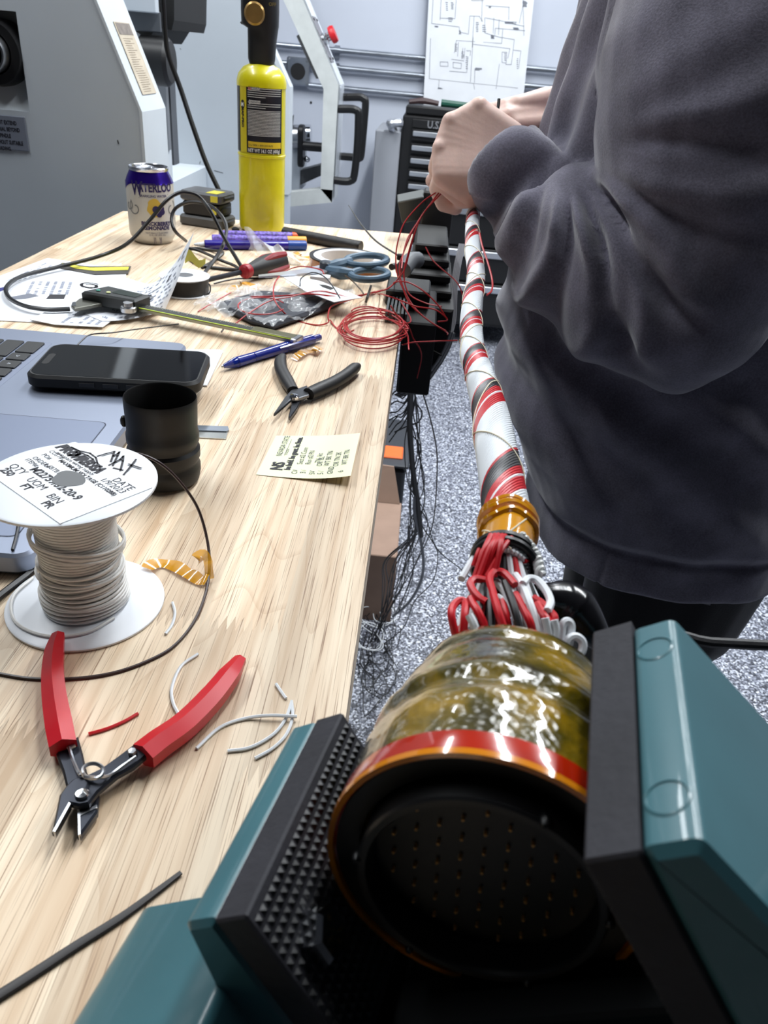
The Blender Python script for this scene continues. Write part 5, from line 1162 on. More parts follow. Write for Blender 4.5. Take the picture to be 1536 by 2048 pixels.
# ================================================================== vise, tilted towards the bench
_yw, _th, _pb = math.radians(12), math.radians(35), math.radians(-4)
vb = V((math.sin(_yw) * math.cos(_pb), math.cos(_yw) * math.cos(_pb), math.sin(_pb)))
_a0 = vb.cross(V((0, 0, 1))).normalized(); _c0 = _a0.cross(vb)
va = _a0 * math.cos(_th) + _c0 * math.sin(_th); vc = -_a0 * math.sin(_th) + _c0 * math.cos(_th)
vo = P(491, 1833, 1.065)
FV = Matrix((va, vb, vc)).transposed().to_4x4(); FV.translation = vo
vis = thing('bench_vise', 'tilted teal vise with black rubber pads in the foreground', 'vise', V((0.03, 0.06, TT)))
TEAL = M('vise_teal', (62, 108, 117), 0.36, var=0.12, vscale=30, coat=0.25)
PAD = M('pad_rubber', (37, 37, 44), 0.75, var=0.18, vscale=50, bump=0.15, bscale=300)
mm = 0.001
def vpr(poly, b0, b1, ch=0.0):
    """prism in the vise frame: poly in (a,c) mm, extruded along b"""
    f = FV @ Matrix(((1, 0, 0, 0), (0, 0, 1, 0), (0, 1, 0, 0), (0, 0, 0, 1)))    # local x=a, y=c, z=b
    pl = [(p[0] * mm, p[1] * mm) for p in poly]
    ar = sum(pl[i - 1][0] * pl[i][1] - pl[i][0] * pl[i - 1][1] for i in range(len(pl)))
    if ar < 0: pl = pl[::-1]
    return MB(f).prism(pl, b0 * mm, b1 * mm, ch * mm)
def rnd_poly(pts, r=2.0, n=3):
    out = []
    for i, p in enumerate(pts):
        a, b3, c = V(pts[i - 1]), V(p), V(pts[(i + 1) % len(pts)])
        d1 = (a - b3).normalized(); d2 = (c - b3).normalized(); rr = min(r, (a - b3).length / 2.2, (c - b3).length / 2.2)
        for k in range(n + 1):
            t = k / n; out.append(tuple(b3 + d1 * rr * (1 - t) ** 2 + d2 * rr * t ** 2))
    return out
vpr(rnd_poly([(-9.2, -64), (-9.2, 0), (-18.2, 0), (-34, -64)], 1.6), 0, 68, 1.4).build('fixed_jaw', TEAL, vis)
vpr(rnd_poly([(86, -64), (86, 0), (96, 0), (114, -64)], 1.8), -0.6, 69, 1.8).build('moving_jaw', TEAL, vis)
lpad = vpr([(0, -52), (0, -0.6), (-0.6, 0), (-9, 0), (-9, -52)], 0, 68, 0.6).build('rubber_pad', PAD, vis)
rpad = vpr([(75.6, -52), (75.6, -0.6), (76.2, 0), (85.8, 0), (85.8, -52)], 0, 72, 0.6).build('rubber_pad', PAD, vis)
for pd, a_, sg_ in ((lpad, 0.0, 1), (rpad, 75.6, -1)):
    nb_ = MB(FV)
    for i in range(26):
        for j in range(14):
            b0_, c0_ = 2.2 + i * 2.52, -4 - j * 3.4
            x0, x1 = sorted((a_ * mm, (a_ + sg_ * 0.9) * mm))
            q = [(a_ * mm, (b0_ - 0.9) * mm, (c0_ - 1.15) * mm), (a_ * mm, (b0_ + 0.9) * mm, (c0_ - 1.15) * mm), (a_ * mm, (b0_ + 0.9) * mm, (c0_ + 1.15) * mm), (a_ * mm, (b0_ - 0.9) * mm, (c0_ + 1.15) * mm), ((a_ + sg_ * 0.9) * mm, b0_ * mm, c0_ * mm)]
            nb_.add(q, [(0, 1, 4), (1, 2, 4), (2, 3, 4), (3, 0, 4)])
    nb_.build('grip_studs', M('stud_rubber', (20, 20, 23), 0.45), pd, smooth=0, kind='stuff')
bl_ = MB(FV @ Matrix.Translation((0.0, 12.4 * mm, -21.5 * mm)) @ Matrix.Rotation(math.radians(90), 4, 'Y'))
bl_.lathe([(6.6 * mm, 0), (6.6 * mm, 4.4 * mm), (5.4 * mm, 5.6 * mm), (0, 5.8 * mm)], 6); bl_.build('jaw_bolt', CHROME, vis, label='bright hex bolt head in the left rubber pad')
for b_c in (11, 57):
    MB(FV @ Matrix.Translation((91 * mm, b_c * mm, 0))).lathe([(4.3 * mm, -0.3 * mm), (4.3 * mm, 0.12 * mm), (3.9 * mm, 0.3 * mm), (3.6 * mm, -0.25 * mm), (0, -0.3 * mm)], 24).build('plugged_hole', TEAL, vis)
# body blocks, guide channel and pedestal down to the bench
vpr(rnd_poly([(-20, -19), (-66, -19), (-72, -25), (-74, -66), (-20, -66)], 3), -70, 30, 2.5).build('fixed_body', TEAL, vis)
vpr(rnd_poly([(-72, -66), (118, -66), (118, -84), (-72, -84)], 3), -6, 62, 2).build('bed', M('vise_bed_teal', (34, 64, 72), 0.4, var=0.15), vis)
vpr([(-30, -66.5), (100, -66.5), (100, -58), (-30, -58)], 14, 46, 1).build('slide_rail', M('rail_dark', (36, 38, 40), 0.35, 0.6), vis)
sc0 = FV @ V((118 * mm, 30 * mm, -50 * mm)); 
MB().tube([FV @ V((112 * mm, 30 * mm, -44 * mm)), FV @ V((158 * mm, 30 * mm, -44 * mm))], 0.008, 14, 0).build('lead_screw', DSTEEL, vis)
MB().tube([FV @ V((96 * mm, 58 * mm, -74 * mm)), FV @ V((98 * mm, 90 * mm, -70 * mm)), PY(1340, 1281, 0.235), PY(1420, 1285, 0.24), PY(1560, 1292, 0.245), PY(1750, 1302, 0.25)], 0.0022, 10, 5).build('handle_bar', M('rod_black', (30, 30, 33), 0.5, bump=0.2), vis)
bc_ = FV @ V((10 * mm, 24 * mm, -84 * mm))
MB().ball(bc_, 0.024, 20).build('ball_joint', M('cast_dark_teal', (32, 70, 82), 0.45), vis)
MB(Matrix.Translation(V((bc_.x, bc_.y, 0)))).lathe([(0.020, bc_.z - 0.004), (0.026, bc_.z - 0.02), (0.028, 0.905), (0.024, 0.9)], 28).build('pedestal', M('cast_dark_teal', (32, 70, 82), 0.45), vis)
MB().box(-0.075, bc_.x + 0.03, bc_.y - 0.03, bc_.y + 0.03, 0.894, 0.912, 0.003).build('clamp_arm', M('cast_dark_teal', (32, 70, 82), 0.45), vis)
MB().tube([(-0.055, bc_.y, 0.88), (-0.055, bc_.y, TT - 0.0385)], 0.006, 12, 0).build('clamp_screw', STEEL, vis)
# dark bar seen behind the right jaw: handle of the vise on its far side
hb0, hb1 = PY(1385, 1285, 0.40), PY(1600, 1297, 0.42)

# ================================================================== multi-pin connector held in the vise
con = thing('circular_connector', 'large round connector wrapped in amber tape clamped in the vise', 'connector', FV @ V((37.8 * mm, 60 * mm, -28 * mm)))
FK = FV @ Matrix.Translation((37.8 * mm, 0, -28 * mm)) @ Matrix.Rotation(math.radians(-90), 4, 'X')      # local z = +b
ct_ = FK.to_3x3() @ V((0, 0, 1))
if ct_.dot(vb) < 0: FK = FV @ Matrix.Translation((37.8 * mm, 0, -28 * mm)) @ Matrix.Rotation(math.radians(90), 4, 'X')
def kapton_barrel():
    m, nt, b = nodes_mat('tape_wrapped_braid'); N = nt.nodes.new; L = nt.links.new
    tc = N('ShaderNodeTexCoord'); n = N('ShaderNodeTexNoise'); n.inputs['Scale'].default_value = 55; n.inputs['Detail'].default_value = 5; L(tc.outputs['Object'], n.inputs['Vector'])
    r = N('ShaderNodeValToRGB'); e = r.color_ramp.elements
    e[0].position = 0.34; e[0].color = rgb((36, 32, 6)); e[1].position = 0.72; e[1].color = rgb((156, 122, 12))
    q = e.new(0.5); q.color = rgb((80, 70, 10))
    L(n.outputs['Fac'], r.inputs[0]); L(r.outputs[0], b.inputs['Base Color'])
    b.inputs['Roughness'].default_value = 0.22; b.inputs['Coat Weight'].default_value = 1.0; b.inputs['Coat Roughness'].default_value = 0.04
    v = N('ShaderNodeTexVoronoi'); v.inputs['Scale'].default_value = 420; L(tc.outputs['Object'], v.inputs['Vector'])
    bp = N('ShaderNodeBump'); bp.inputs['Strength'].default_value = 0.35; bp.inputs['Distance'].default_value = 0.0008; L(v.outputs['Distance'], bp.inputs['Height']); L(bp.outputs[0], b.inputs['Normal'])
    return m
KBM = kapton_barrel()
prof = []
for i in range(41):
    t = i / 40; z = 0.034 + 0.055 * t; r = 0.0368 - 0.0012 * t - 0.0055 * max(0, (t - 0.35) / 0.65) ** 1.4
    r -= 0.0014 * math.exp(-((t - 0.42) / 0.06) ** 2); r += 0.0008 * math.exp(-((t - 0.52) / 0.05) ** 2); r -= 0.0010 * math.exp(-((t - 0.86) / 0.04) ** 2)
    prof.append((r, z))
wb = lambda t, z: 1 + 0.016 * noise.noise(V((math.cos(t) * 2.4, math.sin(t) * 2.4, z * 90))) + 0.008 * noise.noise(V((math.cos(t) * 9, math.sin(t) * 9, z * 240)))
wb2 = lambda t, z: wb(t, z) * (0.965 if abs(math.cos(t)) > 0.93 else 1.0)
MB(FK).lathe(prof + [(prof[-1][0] - 0.003, prof[-1][1] + 0.0004), (0.012, prof[-1][1] - 0.002)], 120, (0, 0, 0), wb).build('taped_backshell', KBM, con, smooth=180)
MB(FK).lathe([(0.0355, 0.0285), (0.0374, 0.0285), (0.0376, 0.030), (0.0374, 0.0345), (0.0355, 0.0345)], 96, close=True).build('red_band', M('red_seal_band', (176, 36, 8), 0.18, coat=1.0, var=0.2, vscale=60), con)
MB(FK).lathe([(0.0362, 0.0268), (0.0376, 0.0268), (0.0378, 0.0284), (0.0362, 0.0284)], 96, close=True).build('amber_lip', M('amber_lip', (214, 130, 20), 0.15, coat=1.0), con)
BKS = M('connector_black', (9, 9, 10), 0.38)
MB(FK).lathe([(0.0355, 0.0275), (0.0300, 0.0285), (0.0296, 0.056), (0.0330, 0.056), (0.0345, 0.040)], 96, close=True).build('shell', BKS, con)
MB(FK).lathe([(0.0262, 0.060), (0.0262, 0.0235), (0.0268, 0.0225), (0.0284, 0.0225), (0.0290, 0.0232), (0.0290, 0.060)], 96, close=True).build('insert_sleeve', M('insert_black', (17, 17, 19), 0.4), con)
MB(FK).lathe([(0.0, 0.0300), (0.0262, 0.0300), (0.0262, 0.034)], 64).build('insert_face', BKS, con)
for an in (92, 152, 28, 215, 325):
    a = math.radians(an); MB(FK @ Matrix.Translation((0.0290 * math.cos(a), 0.0290 * math.sin(a), 0.0235))).ball((0, 0, 0), 0.0013, 10, (1, 1, 1.6)).build('key_stud', M('insert_black', (17, 17, 19), 0.4), con)
pin_me = MB().lathe([(0.00046, 0), (0.00046, -0.0010), (0.0003, -0.0014), (0, -0.0014)], 8).mesh('pin'); pin_me.materials.append(M('gold_pin', (236, 178, 96), 0.3, 0.3))
for i in range(-6, 7):
    for j in range(-6, 7):
        x = (i + 0.5 * (j % 2)) * 0.0062; y = j * 0.0054
        if x * x + y * y < 0.0240 ** 2:
            o = bpy.data.objects.new('pin', pin_me); COL.objects.link(o); o.parent = con; o.matrix_parent_inverse = WM(con).inverted(); o.matrix_basis = FK @ Matrix.Translation((x, y, 0.0300))

# ================================================================== wiring harness
har = thing('wire_harness', 'twisted red, white and black wire harness running from the vise to the hands', 'wire harness', P(1010, 1000, 1.073))
ctr = [(1006, 1140), (1015, 1085), (1016, 1050), (1009, 1000), (992, 895), (979, 821), (958, 746), (947, 709), (942, 647), (946, 598), (952, 548), (946, 499), (945, 449), (949, 412)]
cp = [P(x, y, 1.073) for x, y in ctr]
cp[0].z = 1.0725
cp += [V((0.066, 1.02, 1.088)), V((0.060, 1.08, 1.092)), V((0.05, 1.16, 1.09)), V((0.045, 1.24, 1.07))]
path = smoothpath(cp, 14)
# resample evenly
def resample(pts, step):
    out = [pts[0]]; acc = 0
    for a, b3 in zip(pts[:-1], pts[1:]):
        L = (b3 - a).length
        while acc + L >= step:
            t = (step - acc) / L; a = a.lerp(b3, t); out.append(a); L = (b3 - a).length; acc = 0
        acc += L
    out.append(pts[-1]); return out
hp = resample(path, 0.0035)
kn = [(0.20, -1.05), (0.289, 0), (0.382, 1), (0.441, 2), (0.51, 3), (0.598, 4), (0.69, 5), (0.82, 6), (0.93, 7), (1.05, 8), (1.3, 10)]
def turns(y):
    for (y0, t0), (y1, t1) in zip(kn[:-1], kn[1:]):
        if y <= y1: return t0 + (t1 - t0) * (y - y0) / (y1 - y0)
    return kn[-1][1]
def Rb(y): return 0.0097 - 0.0021 * min(1, max(0, (y - 0.34) / 0.12))
frm = []
for i, p in enumerate(hp):
    t = (hp[min(i + 1, len(hp) - 1)] - hp[max(i - 1, 0)]).normalized(); rt = t.cross(V((0, 0, 1))).normalized(); frm.append((p, rt, rt.cross(t)))
seq = ['k'] * 6 + ['r'] + ['w'] * 22 + ['r'] * 5 + ['w'] + ['r'] * 3
NW = len(seq); CM = {'k': M('harness_black', (50, 50, 54), 0.42), 'r': REDW, 'w': WHITEW}
MB().tube([f[0] for f in frm], [Rb(f[0].y) * 0.93 for f in frm], 20, 0).build('core', M('core_white2', (200, 204, 206), 0.6), har)
for k, c_ in enumerate(seq):
    pts = []; rr = []
    for (p, rt, up) in frm:
        R = Rb(p.y); wr_ = math.pi * R / NW * 1.06; al = math.pi / 2 + 2 * math.pi * (k - 2.5) / NW - 2 * math.pi * turns(p.y)
        pts.append(p + rt * ((R - wr_) * math.cos(al)) + up * ((R - wr_) * math.sin(al))); rr.append(wr_)
    vs = MB(); vs.tube(pts, rr, 6, 0); vs.build({'k': 'black_wire', 'r': 'red_wire', 'w': 'white_wire'}[c_], CM[c_], har)
CORD = M('lacing_cord', (230, 220, 194), 0.6)
for (ph_, pit, sg_) in ((0.0, 1.0, 1), (0.15, 0.62, -1)):
    pts = []
    for (p, rt, up) in frm:
        R = Rb(p.y) + 0.0002; al = sg_ * 2 * math.pi * (turns(p.y) * pit + ph_); pts.append(p + rt * (R * math.cos(al)) + up * (R * math.sin(al)))
    MB().tube(pts, 0.00032, 5, 0).build('lacing_cord', CORD, har)
# amber band, black rings, strands near the vise
def around(y, R, tube, n=40, tiltv=0.0, name='band', mat=KAPTON, flat=1.0, wobb=0.0, hh=0.0):
    i = min(range(len(frm)), key=lambda q: abs(frm[q][0].y - y)); p, rt, up = frm[i]; t = rt.cross(up) * -1; t = up.cross(rt)
    pts = [p + rt * (R * math.cos(a)) + up * (R * math.sin(a)) + t * (tiltv * math.sin(a) + hh * math.cos(a) + wobb * math.sin(5 * a)) for a in [2 * math.pi * k / n for k in range(n + 1)]]
    return MB().tube(pts, tube, 8, 0).build(name, mat, har)
KB2 = M('amber_band', (224, 152, 8), 0.14, coat=1.0, alpha=0.86)
around(0.2535, 0.0102, 0.0019, name='amber_tape_band', mat=KB2, wobb=0.0006, tiltv=-0.001)
around(0.2490, 0.0101, 0.0016, name='amber_tape_band', mat=KB2, wobb=0.0008, tiltv=0.001, hh=0.001)
around(0.2575, 0.0099, 0.0016, name='amber_tape_band', mat=KB2, wobb=0.0005)
around(0.2300, 0.0106, 0.0020, name='black_ring', mat=BLACKP)
around(0.2262, 0.0110, 0.0016, name='black_ring', mat=BLACKP)
i0 = min(range(len(frm)), key=lambda q: abs(frm[q][0].y - 0.24)); p0_, rt0, up0 = frm[i0]
MB().tube([frm[min(range(len(frm)), key=lambda q: abs(frm[q][0].y - yy))][0] for yy in (0.232, 0.238, 0.244, 0.250)], 0.0099, 20, 0).build('amber_wrap', KB2, har)
for k in range(6):
    y0_ = P(953 + 8 * k, 1134, 1.081 + 0.001 * (k % 2)); y1_ = P(982 + 7.5 * ((k * 2) % 7), 1070, 1.0835); MB().tube([y0_ + V((0, 0, -0.004)), y0_.lerp(y1_, 0.5) + V((0, 0, 0.0004 + 0.0012 * (k % 3))), y1_], 0.0010, 7).build('red_wire', REDW, har)
for k in range(3):
    MB().tube([P(947 + 5 * k, 1132, 1.075), P(957 + 5 * k, 1105, 1.078), P(970 + 5 * k, 1076, 1.078)], 0.00105, 7).build('red_wire', REDW, har)
MB().tube([P(923, 1158, 1.073), P(945, 1120, 1.074), P(972, 1078, 1.074)], 0.0013, 8).build('white_wire', WHITEW, har)
tw = smoothpath([P(1040, 1070, 1.083), P(1056, 1088, 1.081), P(1069, 1106, 1.079), P(1077, 1127, 1.077), P(1082, 1153, 1.075)], 10)
for k in range(2):
    MB().tube([p + V((0.0011 * math.cos(i * 0.75 + math.pi * k), 0, 0.0011 * math.sin(i * 0.75 + math.pi * k))) for i, p in enumerate(tw)], 0.0010, 8, 2).build('twisted_white_wire', M('clear_white', (224, 226, 224), 0.2, coat=0.8), har)
LP = [('r', [(912, 1275), (903, 1232), (906, 1213), (918, 1202), (930, 1206), (929, 1232), (926, 1275)]), ('r', [(941, 1196), (946, 1208), (957, 1226), (978, 1268)]),
      ('r', [(973, 1205), (958, 1196), (945, 1180), (941, 1166), (952, 1158), (976, 1162)]), ('r', [(1012, 1270), (996, 1222), (984, 1180), (979, 1157), (989, 1144), (1005, 1145), (1018, 1156), (1030, 1170)]),
      ('w', [(994, 1164), (1012, 1187), (1026, 1212), (1046, 1246), (1063, 1280)]), ('w', [(1022, 1188), (1024, 1174), (1034, 1168), (1044, 1180), (1054, 1212), (1070, 1280)]),
      ('w', [(1030, 1150), (1046, 1174), (1062, 1214), (1086, 1285)]), ('w', [(1046, 1168), (1056, 1158), (1073, 1160), (1090, 1178), (1101, 1202), (1095, 1222)]),
      ('w', [(994, 1194), (1018, 1212), (1036, 1244), (1050, 1275)]), ('r', [(1030, 1188), (1044, 1212), (1058, 1240), (1070, 1272)]), ('r', [(1066, 1196), (1082, 1206), (1098, 1222), (1109, 1236), (1102, 1246), (1090, 1234), (1074, 1208)]),
      ('w', [(1108, 1240), (1112, 1262), (1106, 1292)]), ('w', [(1122, 1300), (1124, 1262), (1128, 1246), (1137, 1243), (1143, 1254), (1138, 1290)]), ('w', [(1130, 1296), (1138, 1278), (1152, 1273), (1165, 1284), (1164, 1302), (1152, 1316)]),
      ('k', [(978, 1161), (980, 1205), (984, 1275)]), ('w', [(938, 1230), (948, 1250), (956, 1278)]), ('r', [(1004, 1200), (1012, 1230), (1022, 1275)]), ('k', [(968, 1170), (958, 1210), (950, 1270)]), ('k', [(1010, 1165), (1028, 1215), (1044, 1275)]), ('w', [(1090, 1236), (1096, 1262), (1100, 1296)])]
for k, (c_, pts) in enumerate(LP):
    dz = 0.0012 * ((k * 5) % 4)
    pp = [P(x, y, 1.0755 + dz - max(0, (y - 1235)) * 0.00012) for x, y in pts]
    MB().tube(pp, 0.00135, 8).build({'k': 'black_wire', 'r': 'red_wire', 'w': 'white_wire'}[c_], {'k': BLACKW, 'r': REDW, 'w': WHITEW}[c_], har)
# inner wires filling the cone between the rings and the backshell
rf = random.Random(21); bk = FK @ V((0, 0, 0.088))
for k in range(22):
    a = 2 * math.pi * k / 22; e_ = frm[0]; s_ = e_[0] + e_[1] * (0.007 * math.cos(a)) + e_[2] * (0.007 * math.sin(a))
    q_ = FK @ V((0.017 * math.cos(a + 0.4), 0.017 * math.sin(a + 0.4), 0.086)); m_ = s_.lerp(q_, 0.5) + (e_[1] * math.cos(a) + e_[2] * math.sin(a)) * 0.004
    c_ = 'rwkwrwkk'[k % 8]; MB().tube([s_, m_, q_], 0.0012, 7).build({'k': 'black_wire', 'r': 'red_wire', 'w': 'white_wire'}[c_], {'k': BLACKW, 'r': REDW, 'w': WHITEW}[c_], har)
# glossy black sleeve lying beyond the loops
sv = MB(); sp1 = [P(1062, 1190, 1.066), P(1090, 1198, 1.064), P(1122, 1206, 1.062), P(1150, 1222, 1.060), P(1185, 1262, 1.056), P(1215, 1300, 1.05)]
sv.tube(sp1, [0.004, 0.006, 0.0085, 0.009, 0.006, 0.003], 12); sv.build('black_sleeve', M('glossy_black', (22, 22, 25), 0.18), har, label='glossy black shrink sleeve')

# ================================================================== thin red wires
RR = 0.0008
zr = lambda x, y: (770 + x / 5.297, 360 + y / 5.297)
RG = 'thin red hook-up wires'
def redw(pts, label):
    pp = [T(p[0], p[1], p[2]) if len(p) == 3 else PY(p[0], p[1], p[3]) for p in pts]
    return tag(MB().tube(pp, RR, 6, 6).build('red_wire', REDH), label, 'wire', RG)
def zw(pts, Ya, Yb): 
    n = len(pts); return [(*zr(*p), 0, Ya + (Yb - Ya) * i / (n - 1)) for i, p in enumerate(pts)]
redw(zw([(610, 80), (560, 120), (400, 230), (220, 430), (150, 600), (115, 800), (130, 1000), (190, 1150), (270, 1320), (450, 1480), (650, 1610), (660, 1640)], 0.96, 0.84), 'red wire curving from the hands down to the white cable end')
redw(zw([(620, 120), (570, 170), (430, 320), (330, 470), (240, 620), (190, 800), (160, 1000)], 0.96, 0.86) + [(783, 572, 0.004), (750, 584, 0.002), (690, 594, 0.016), (625, 588, 0.020), (560, 592, 0.014), (470, 594, 0.004)], 'red wire crossing from the hands over the plastic bag')
redw(zw([(320, 480), (200, 760), (150, 950), (210, 1180), (330, 1370), (480, 1500), (650, 1600)], 0.93, 0.84), 'red wire hanging straight below the dark tie knot')
redw([(735, 590, 0.002), (760, 588, 0.002)] + zw([(0, 1220), (150, 1270), (330, 1340), (520, 1370), (640, 1450), (655, 1490), (560, 1500)], 0.86, 0.845), 'red wire looping off the bench edge to the right')
redw(zw([(90, 1090), (150, 1075), (260, 1090), (400, 1170), (530, 1290), (600, 1380), (660, 1480)], 0.87, 0.85), 'red wire arching highest over the black fixture')
redw(zw([(430, 710), (500, 840), (600, 940), (720, 1040), (790, 1130), (850, 1300)], 0.96, 0.9), 'short red wire in front of the tool chest drawers')
redw([(804, 690, 0, 0.80)] + zw([(300, 1720), (500, 1710), (770, 1700)], 0.80, 0.80), 'red wire stretched level from the coil to the harness')
redw(zw([(60, 1330), (130, 1440), (250, 1560), (300, 1680), (370, 1790), (385, 1900), (340, 2100)], 0.83, 0.85), 'red wire falling from the coil past the bench edge')
redw(zw([(1000, 560), (1030, 700), (1090, 880), (1135, 1060), (1130, 1170), (1080, 1220)], 0.70, 0.58), 'loose red loop on the right side of the harness')
redw([(396, 623, 0.001), (430, 603, 0.006), (462, 585, 0.010)], 'short red wire end left of the plastic bag')
redw([(749, 583, 0.003), (700, 600, 0.010), (664, 612, 0.012), (656, 632, 0.008), (656, 645, 0.003), (632, 650, 0.001), (589, 640, 0.001), (563, 620, 0.012), (548, 596, 0.018), (550, 566, 0.020), (570, 543, 0.020), (602, 533, 0.026), (640, 539, 0.030), (648, 548, 0.028)], 'red wire in a tall loop reaching the scissors')
redw([(700, 596, 0.018), (640, 582, 0.020), (580, 594, 0.018), (540, 602, 0.016), (500, 625, 0.012), (470, 648, 0.004)], 'red wire slanting down towards the caliper')
redw([(523 + 47 * math.cos(a), 612 + 17 * math.sin(a), 0.012) for a in [0.4 + 0.5 * i for i in range(12)]], 'small oval red wire loop on the plastic bag')
redw([(660, 640, 0.002), (672, 655, 0.001), (690, 665, 0.001), (708, 660, 0.001)], 'red wire joining the small loops to the coil')
# coil
ck_ = random.Random(4); cpts = []
for i in range(9 * 20):
    a = 2 * math.pi * i / 20; l = i // 20; ax = 62 + 9 * math.sin(l * 2.3); ay = 27 + 5 * math.sin(l * 1.7 + 1)
    cx, cy_ = 747 + 7 * math.sin(l * 3.1), 660 + 6 * math.cos(l * 2.1) - l * 1.2
    cpts.append((cx + ax * math.cos(a + 0.3), cy_ + ay * math.sin(a + 0.3), 0.001 + 0.0016 * l + 0.0015 * (1 + math.sin(a * 0.5 + l))))
cpts += [(822, 640, 0.012), (800, 600, 0.014)]
redw(zw([(600, 100), (520, 200), (380, 400), (300, 600), (240, 800), (200, 1000), (250, 1200), (420, 1300), (600, 1340)], 0.95, 0.86), 'red wire bending right just above the black fixture ridges')
redw(zw([(330, 520), (260, 760), (200, 960), (60, 1130), (-60, 1180), (-150, 1200)], 0.93, 0.86), 'red wire bending left over the bench corner below the tie')
redw(cpts, 'round coil of red wire at the right edge of the bench')
redw([(732 + 30 * math.cos(a), 625 + 12 * math.sin(a), 0.018) for a in [3.4 + 0.35 * i for i in range(10)]] + [(810, 660, 0.01), (818, 700, 0.002)], 'red wire crossing over the top of the coil')
tag(MB().tube([PY(697, 410, 1.22), PY(722, 448, 1.16), PY(752, 482, 1.10), PY(798, 512, 1.04)], [0.0006, 0.0014, 0.0018, 0.0019], 6, 6, flat=0.55).build('cable_tie', BLACKP), 'black cable tie tail standing up from the red wires', 'cable tie')
tag(MB(Matrix.Translation(PY(800, 514, 1.035))).box(-0.004, 0.004, -0.003, 0.003, -0.004, 0.004, 0.0012).build('tie_head', BLACKP), 'black cable tie head gripping the red wires', 'cable tie')
wire([(750, 606, 0.0, ), (737, 612, 0.004), (733, 622, 0.006)][:0] or [(742, 572, 0.001), (736, 590, 0.012), (732, 604, 0.004)], 0.0016, BLACKW, 'cable_tie', 'small dark tie stub above the red coil', 'cable tie')
wire([(690, 551, 0.032), (705, 562, 0.024), (722, 580, 0.018), (727, 588, 0.016)], 0.0009, M('straw_wire', (96, 84, 70), 0.5), 'loose_wire', 'thin pale wire leaning over the scissor handle')
wire([(600, 572, 0.022), (603, 556, 0.026), (625, 545, 0.030), (648, 553, 0.03), (665, 572, 0.026), (680, 596, 0.02)], 0.0008, BLACKW, 'loose_wire', 'thin dark wire loop beside the hang tag')

# ================================================================== black fixture clamped to the bench edge, grey modules, ribbon
fx = thing('wiring_fixture', 'black ridged wiring fixture clamped to the right edge of the bench', 'fixture', (0.03, 1.1, 0.9))
xb = 0.052
FXB = M('fixture_black', (9, 9, 10), 0.6)
f1 = MB(FY(1.30)); f1.prism([(-0.0115, 0.815), (0.013, 0.815), (0.046, 0.86), (0.055, 0.90), (0.055, 0.938), (-0.0115, 0.938)], 0, 0.28, 0.003); f1.build('body', FXB, fx)
for k in range(4): MB().box(-0.011 + 0.002 * k, 0.052 - 0.003 * k, 1.06 + 0.03 * k, 1.30, 0.940 + 0.014 * k, 0.951 + 0.014 * k, 0.002).build('ridge_plate', FXB, fx)
for k in range(6): MB().box(-0.030 + 0.0045 * k, -0.0275 + 0.0045 * k, 0.865, 0.935, TT + 0.0005, TT + 0.012).build('fin', M('fin_grey', (58, 66, 68), 0.5), fx)
MB().box(-0.034, 0.02, 0.935, 1.0, TT + 0.0005, TT + 0.02, 0.002).build('clamp_plate', M('fixture_dark_grey', (18, 20, 21), 0.6), fx)
MB().box(-0.008, 0.03, 0.88, 1.03, 0.87, TT - 0.001, 0.002).build('clamp_jaw', FXB, fx)
MB().tube([PY(806, 540, 1.03), PY(820, 522, 1.06), PY(835, 520, 1.08)], 0.011, 12).build('knob', M('knob_grey', (96, 100, 104), 0.5), fx)
MB().box(0.0, 0.05, 1.32, 1.36, 0.90, 1.04, 0.003).build('upright', FXB, fx)
for k, (cx, cy_, Y, rx, rz, lb3) in enumerate([(824, 410, 1.33, 20, -16, 'left grey rectangular module tilted on the black fixture'), (872, 398, 1.36, 24, -26, 'right grey rectangular module leaning under the hands')]):
    p = PY(cx, cy_, Y); m_ = Matrix.Translation(p) @ Matrix.Rotation(math.radians(rz), 4, 'Y') @ Matrix.Rotation(math.radians(rx), 4, 'X')
    o = thing('relay_module', lb3, 'module', p)
    MB(m_).box(-0.021, 0.021, -0.012, 0.012, -0.022, 0.016, 0.001).build('case', M('module_grey', (30, 38, 41), 0.5), o)
    MB(m_).box(-0.0212, 0.0212, -0.0122, 0.0122, 0.0132, 0.0165, 0.001).build('top_trim', M('module_trim', (88, 92, 92), 0.5), o)
rb = [PY(925, 488, 1.22), PY(915, 530, 1.20), PY(908, 580, 1.18), PY(905, 640, 1.16), PY(898, 668, 1.15)]
for k in range(5):
    tag(MB().tube([p + V((0.0022 * (k - 2), 0, 0)) for p in rb], 0.0012, 6).build('grey_wire', M('grey_wire', (150, 150, 154), 0.5)), 'grey wire in the flat bundle behind the harness', 'wire', 'grey wires hanging behind the harness')

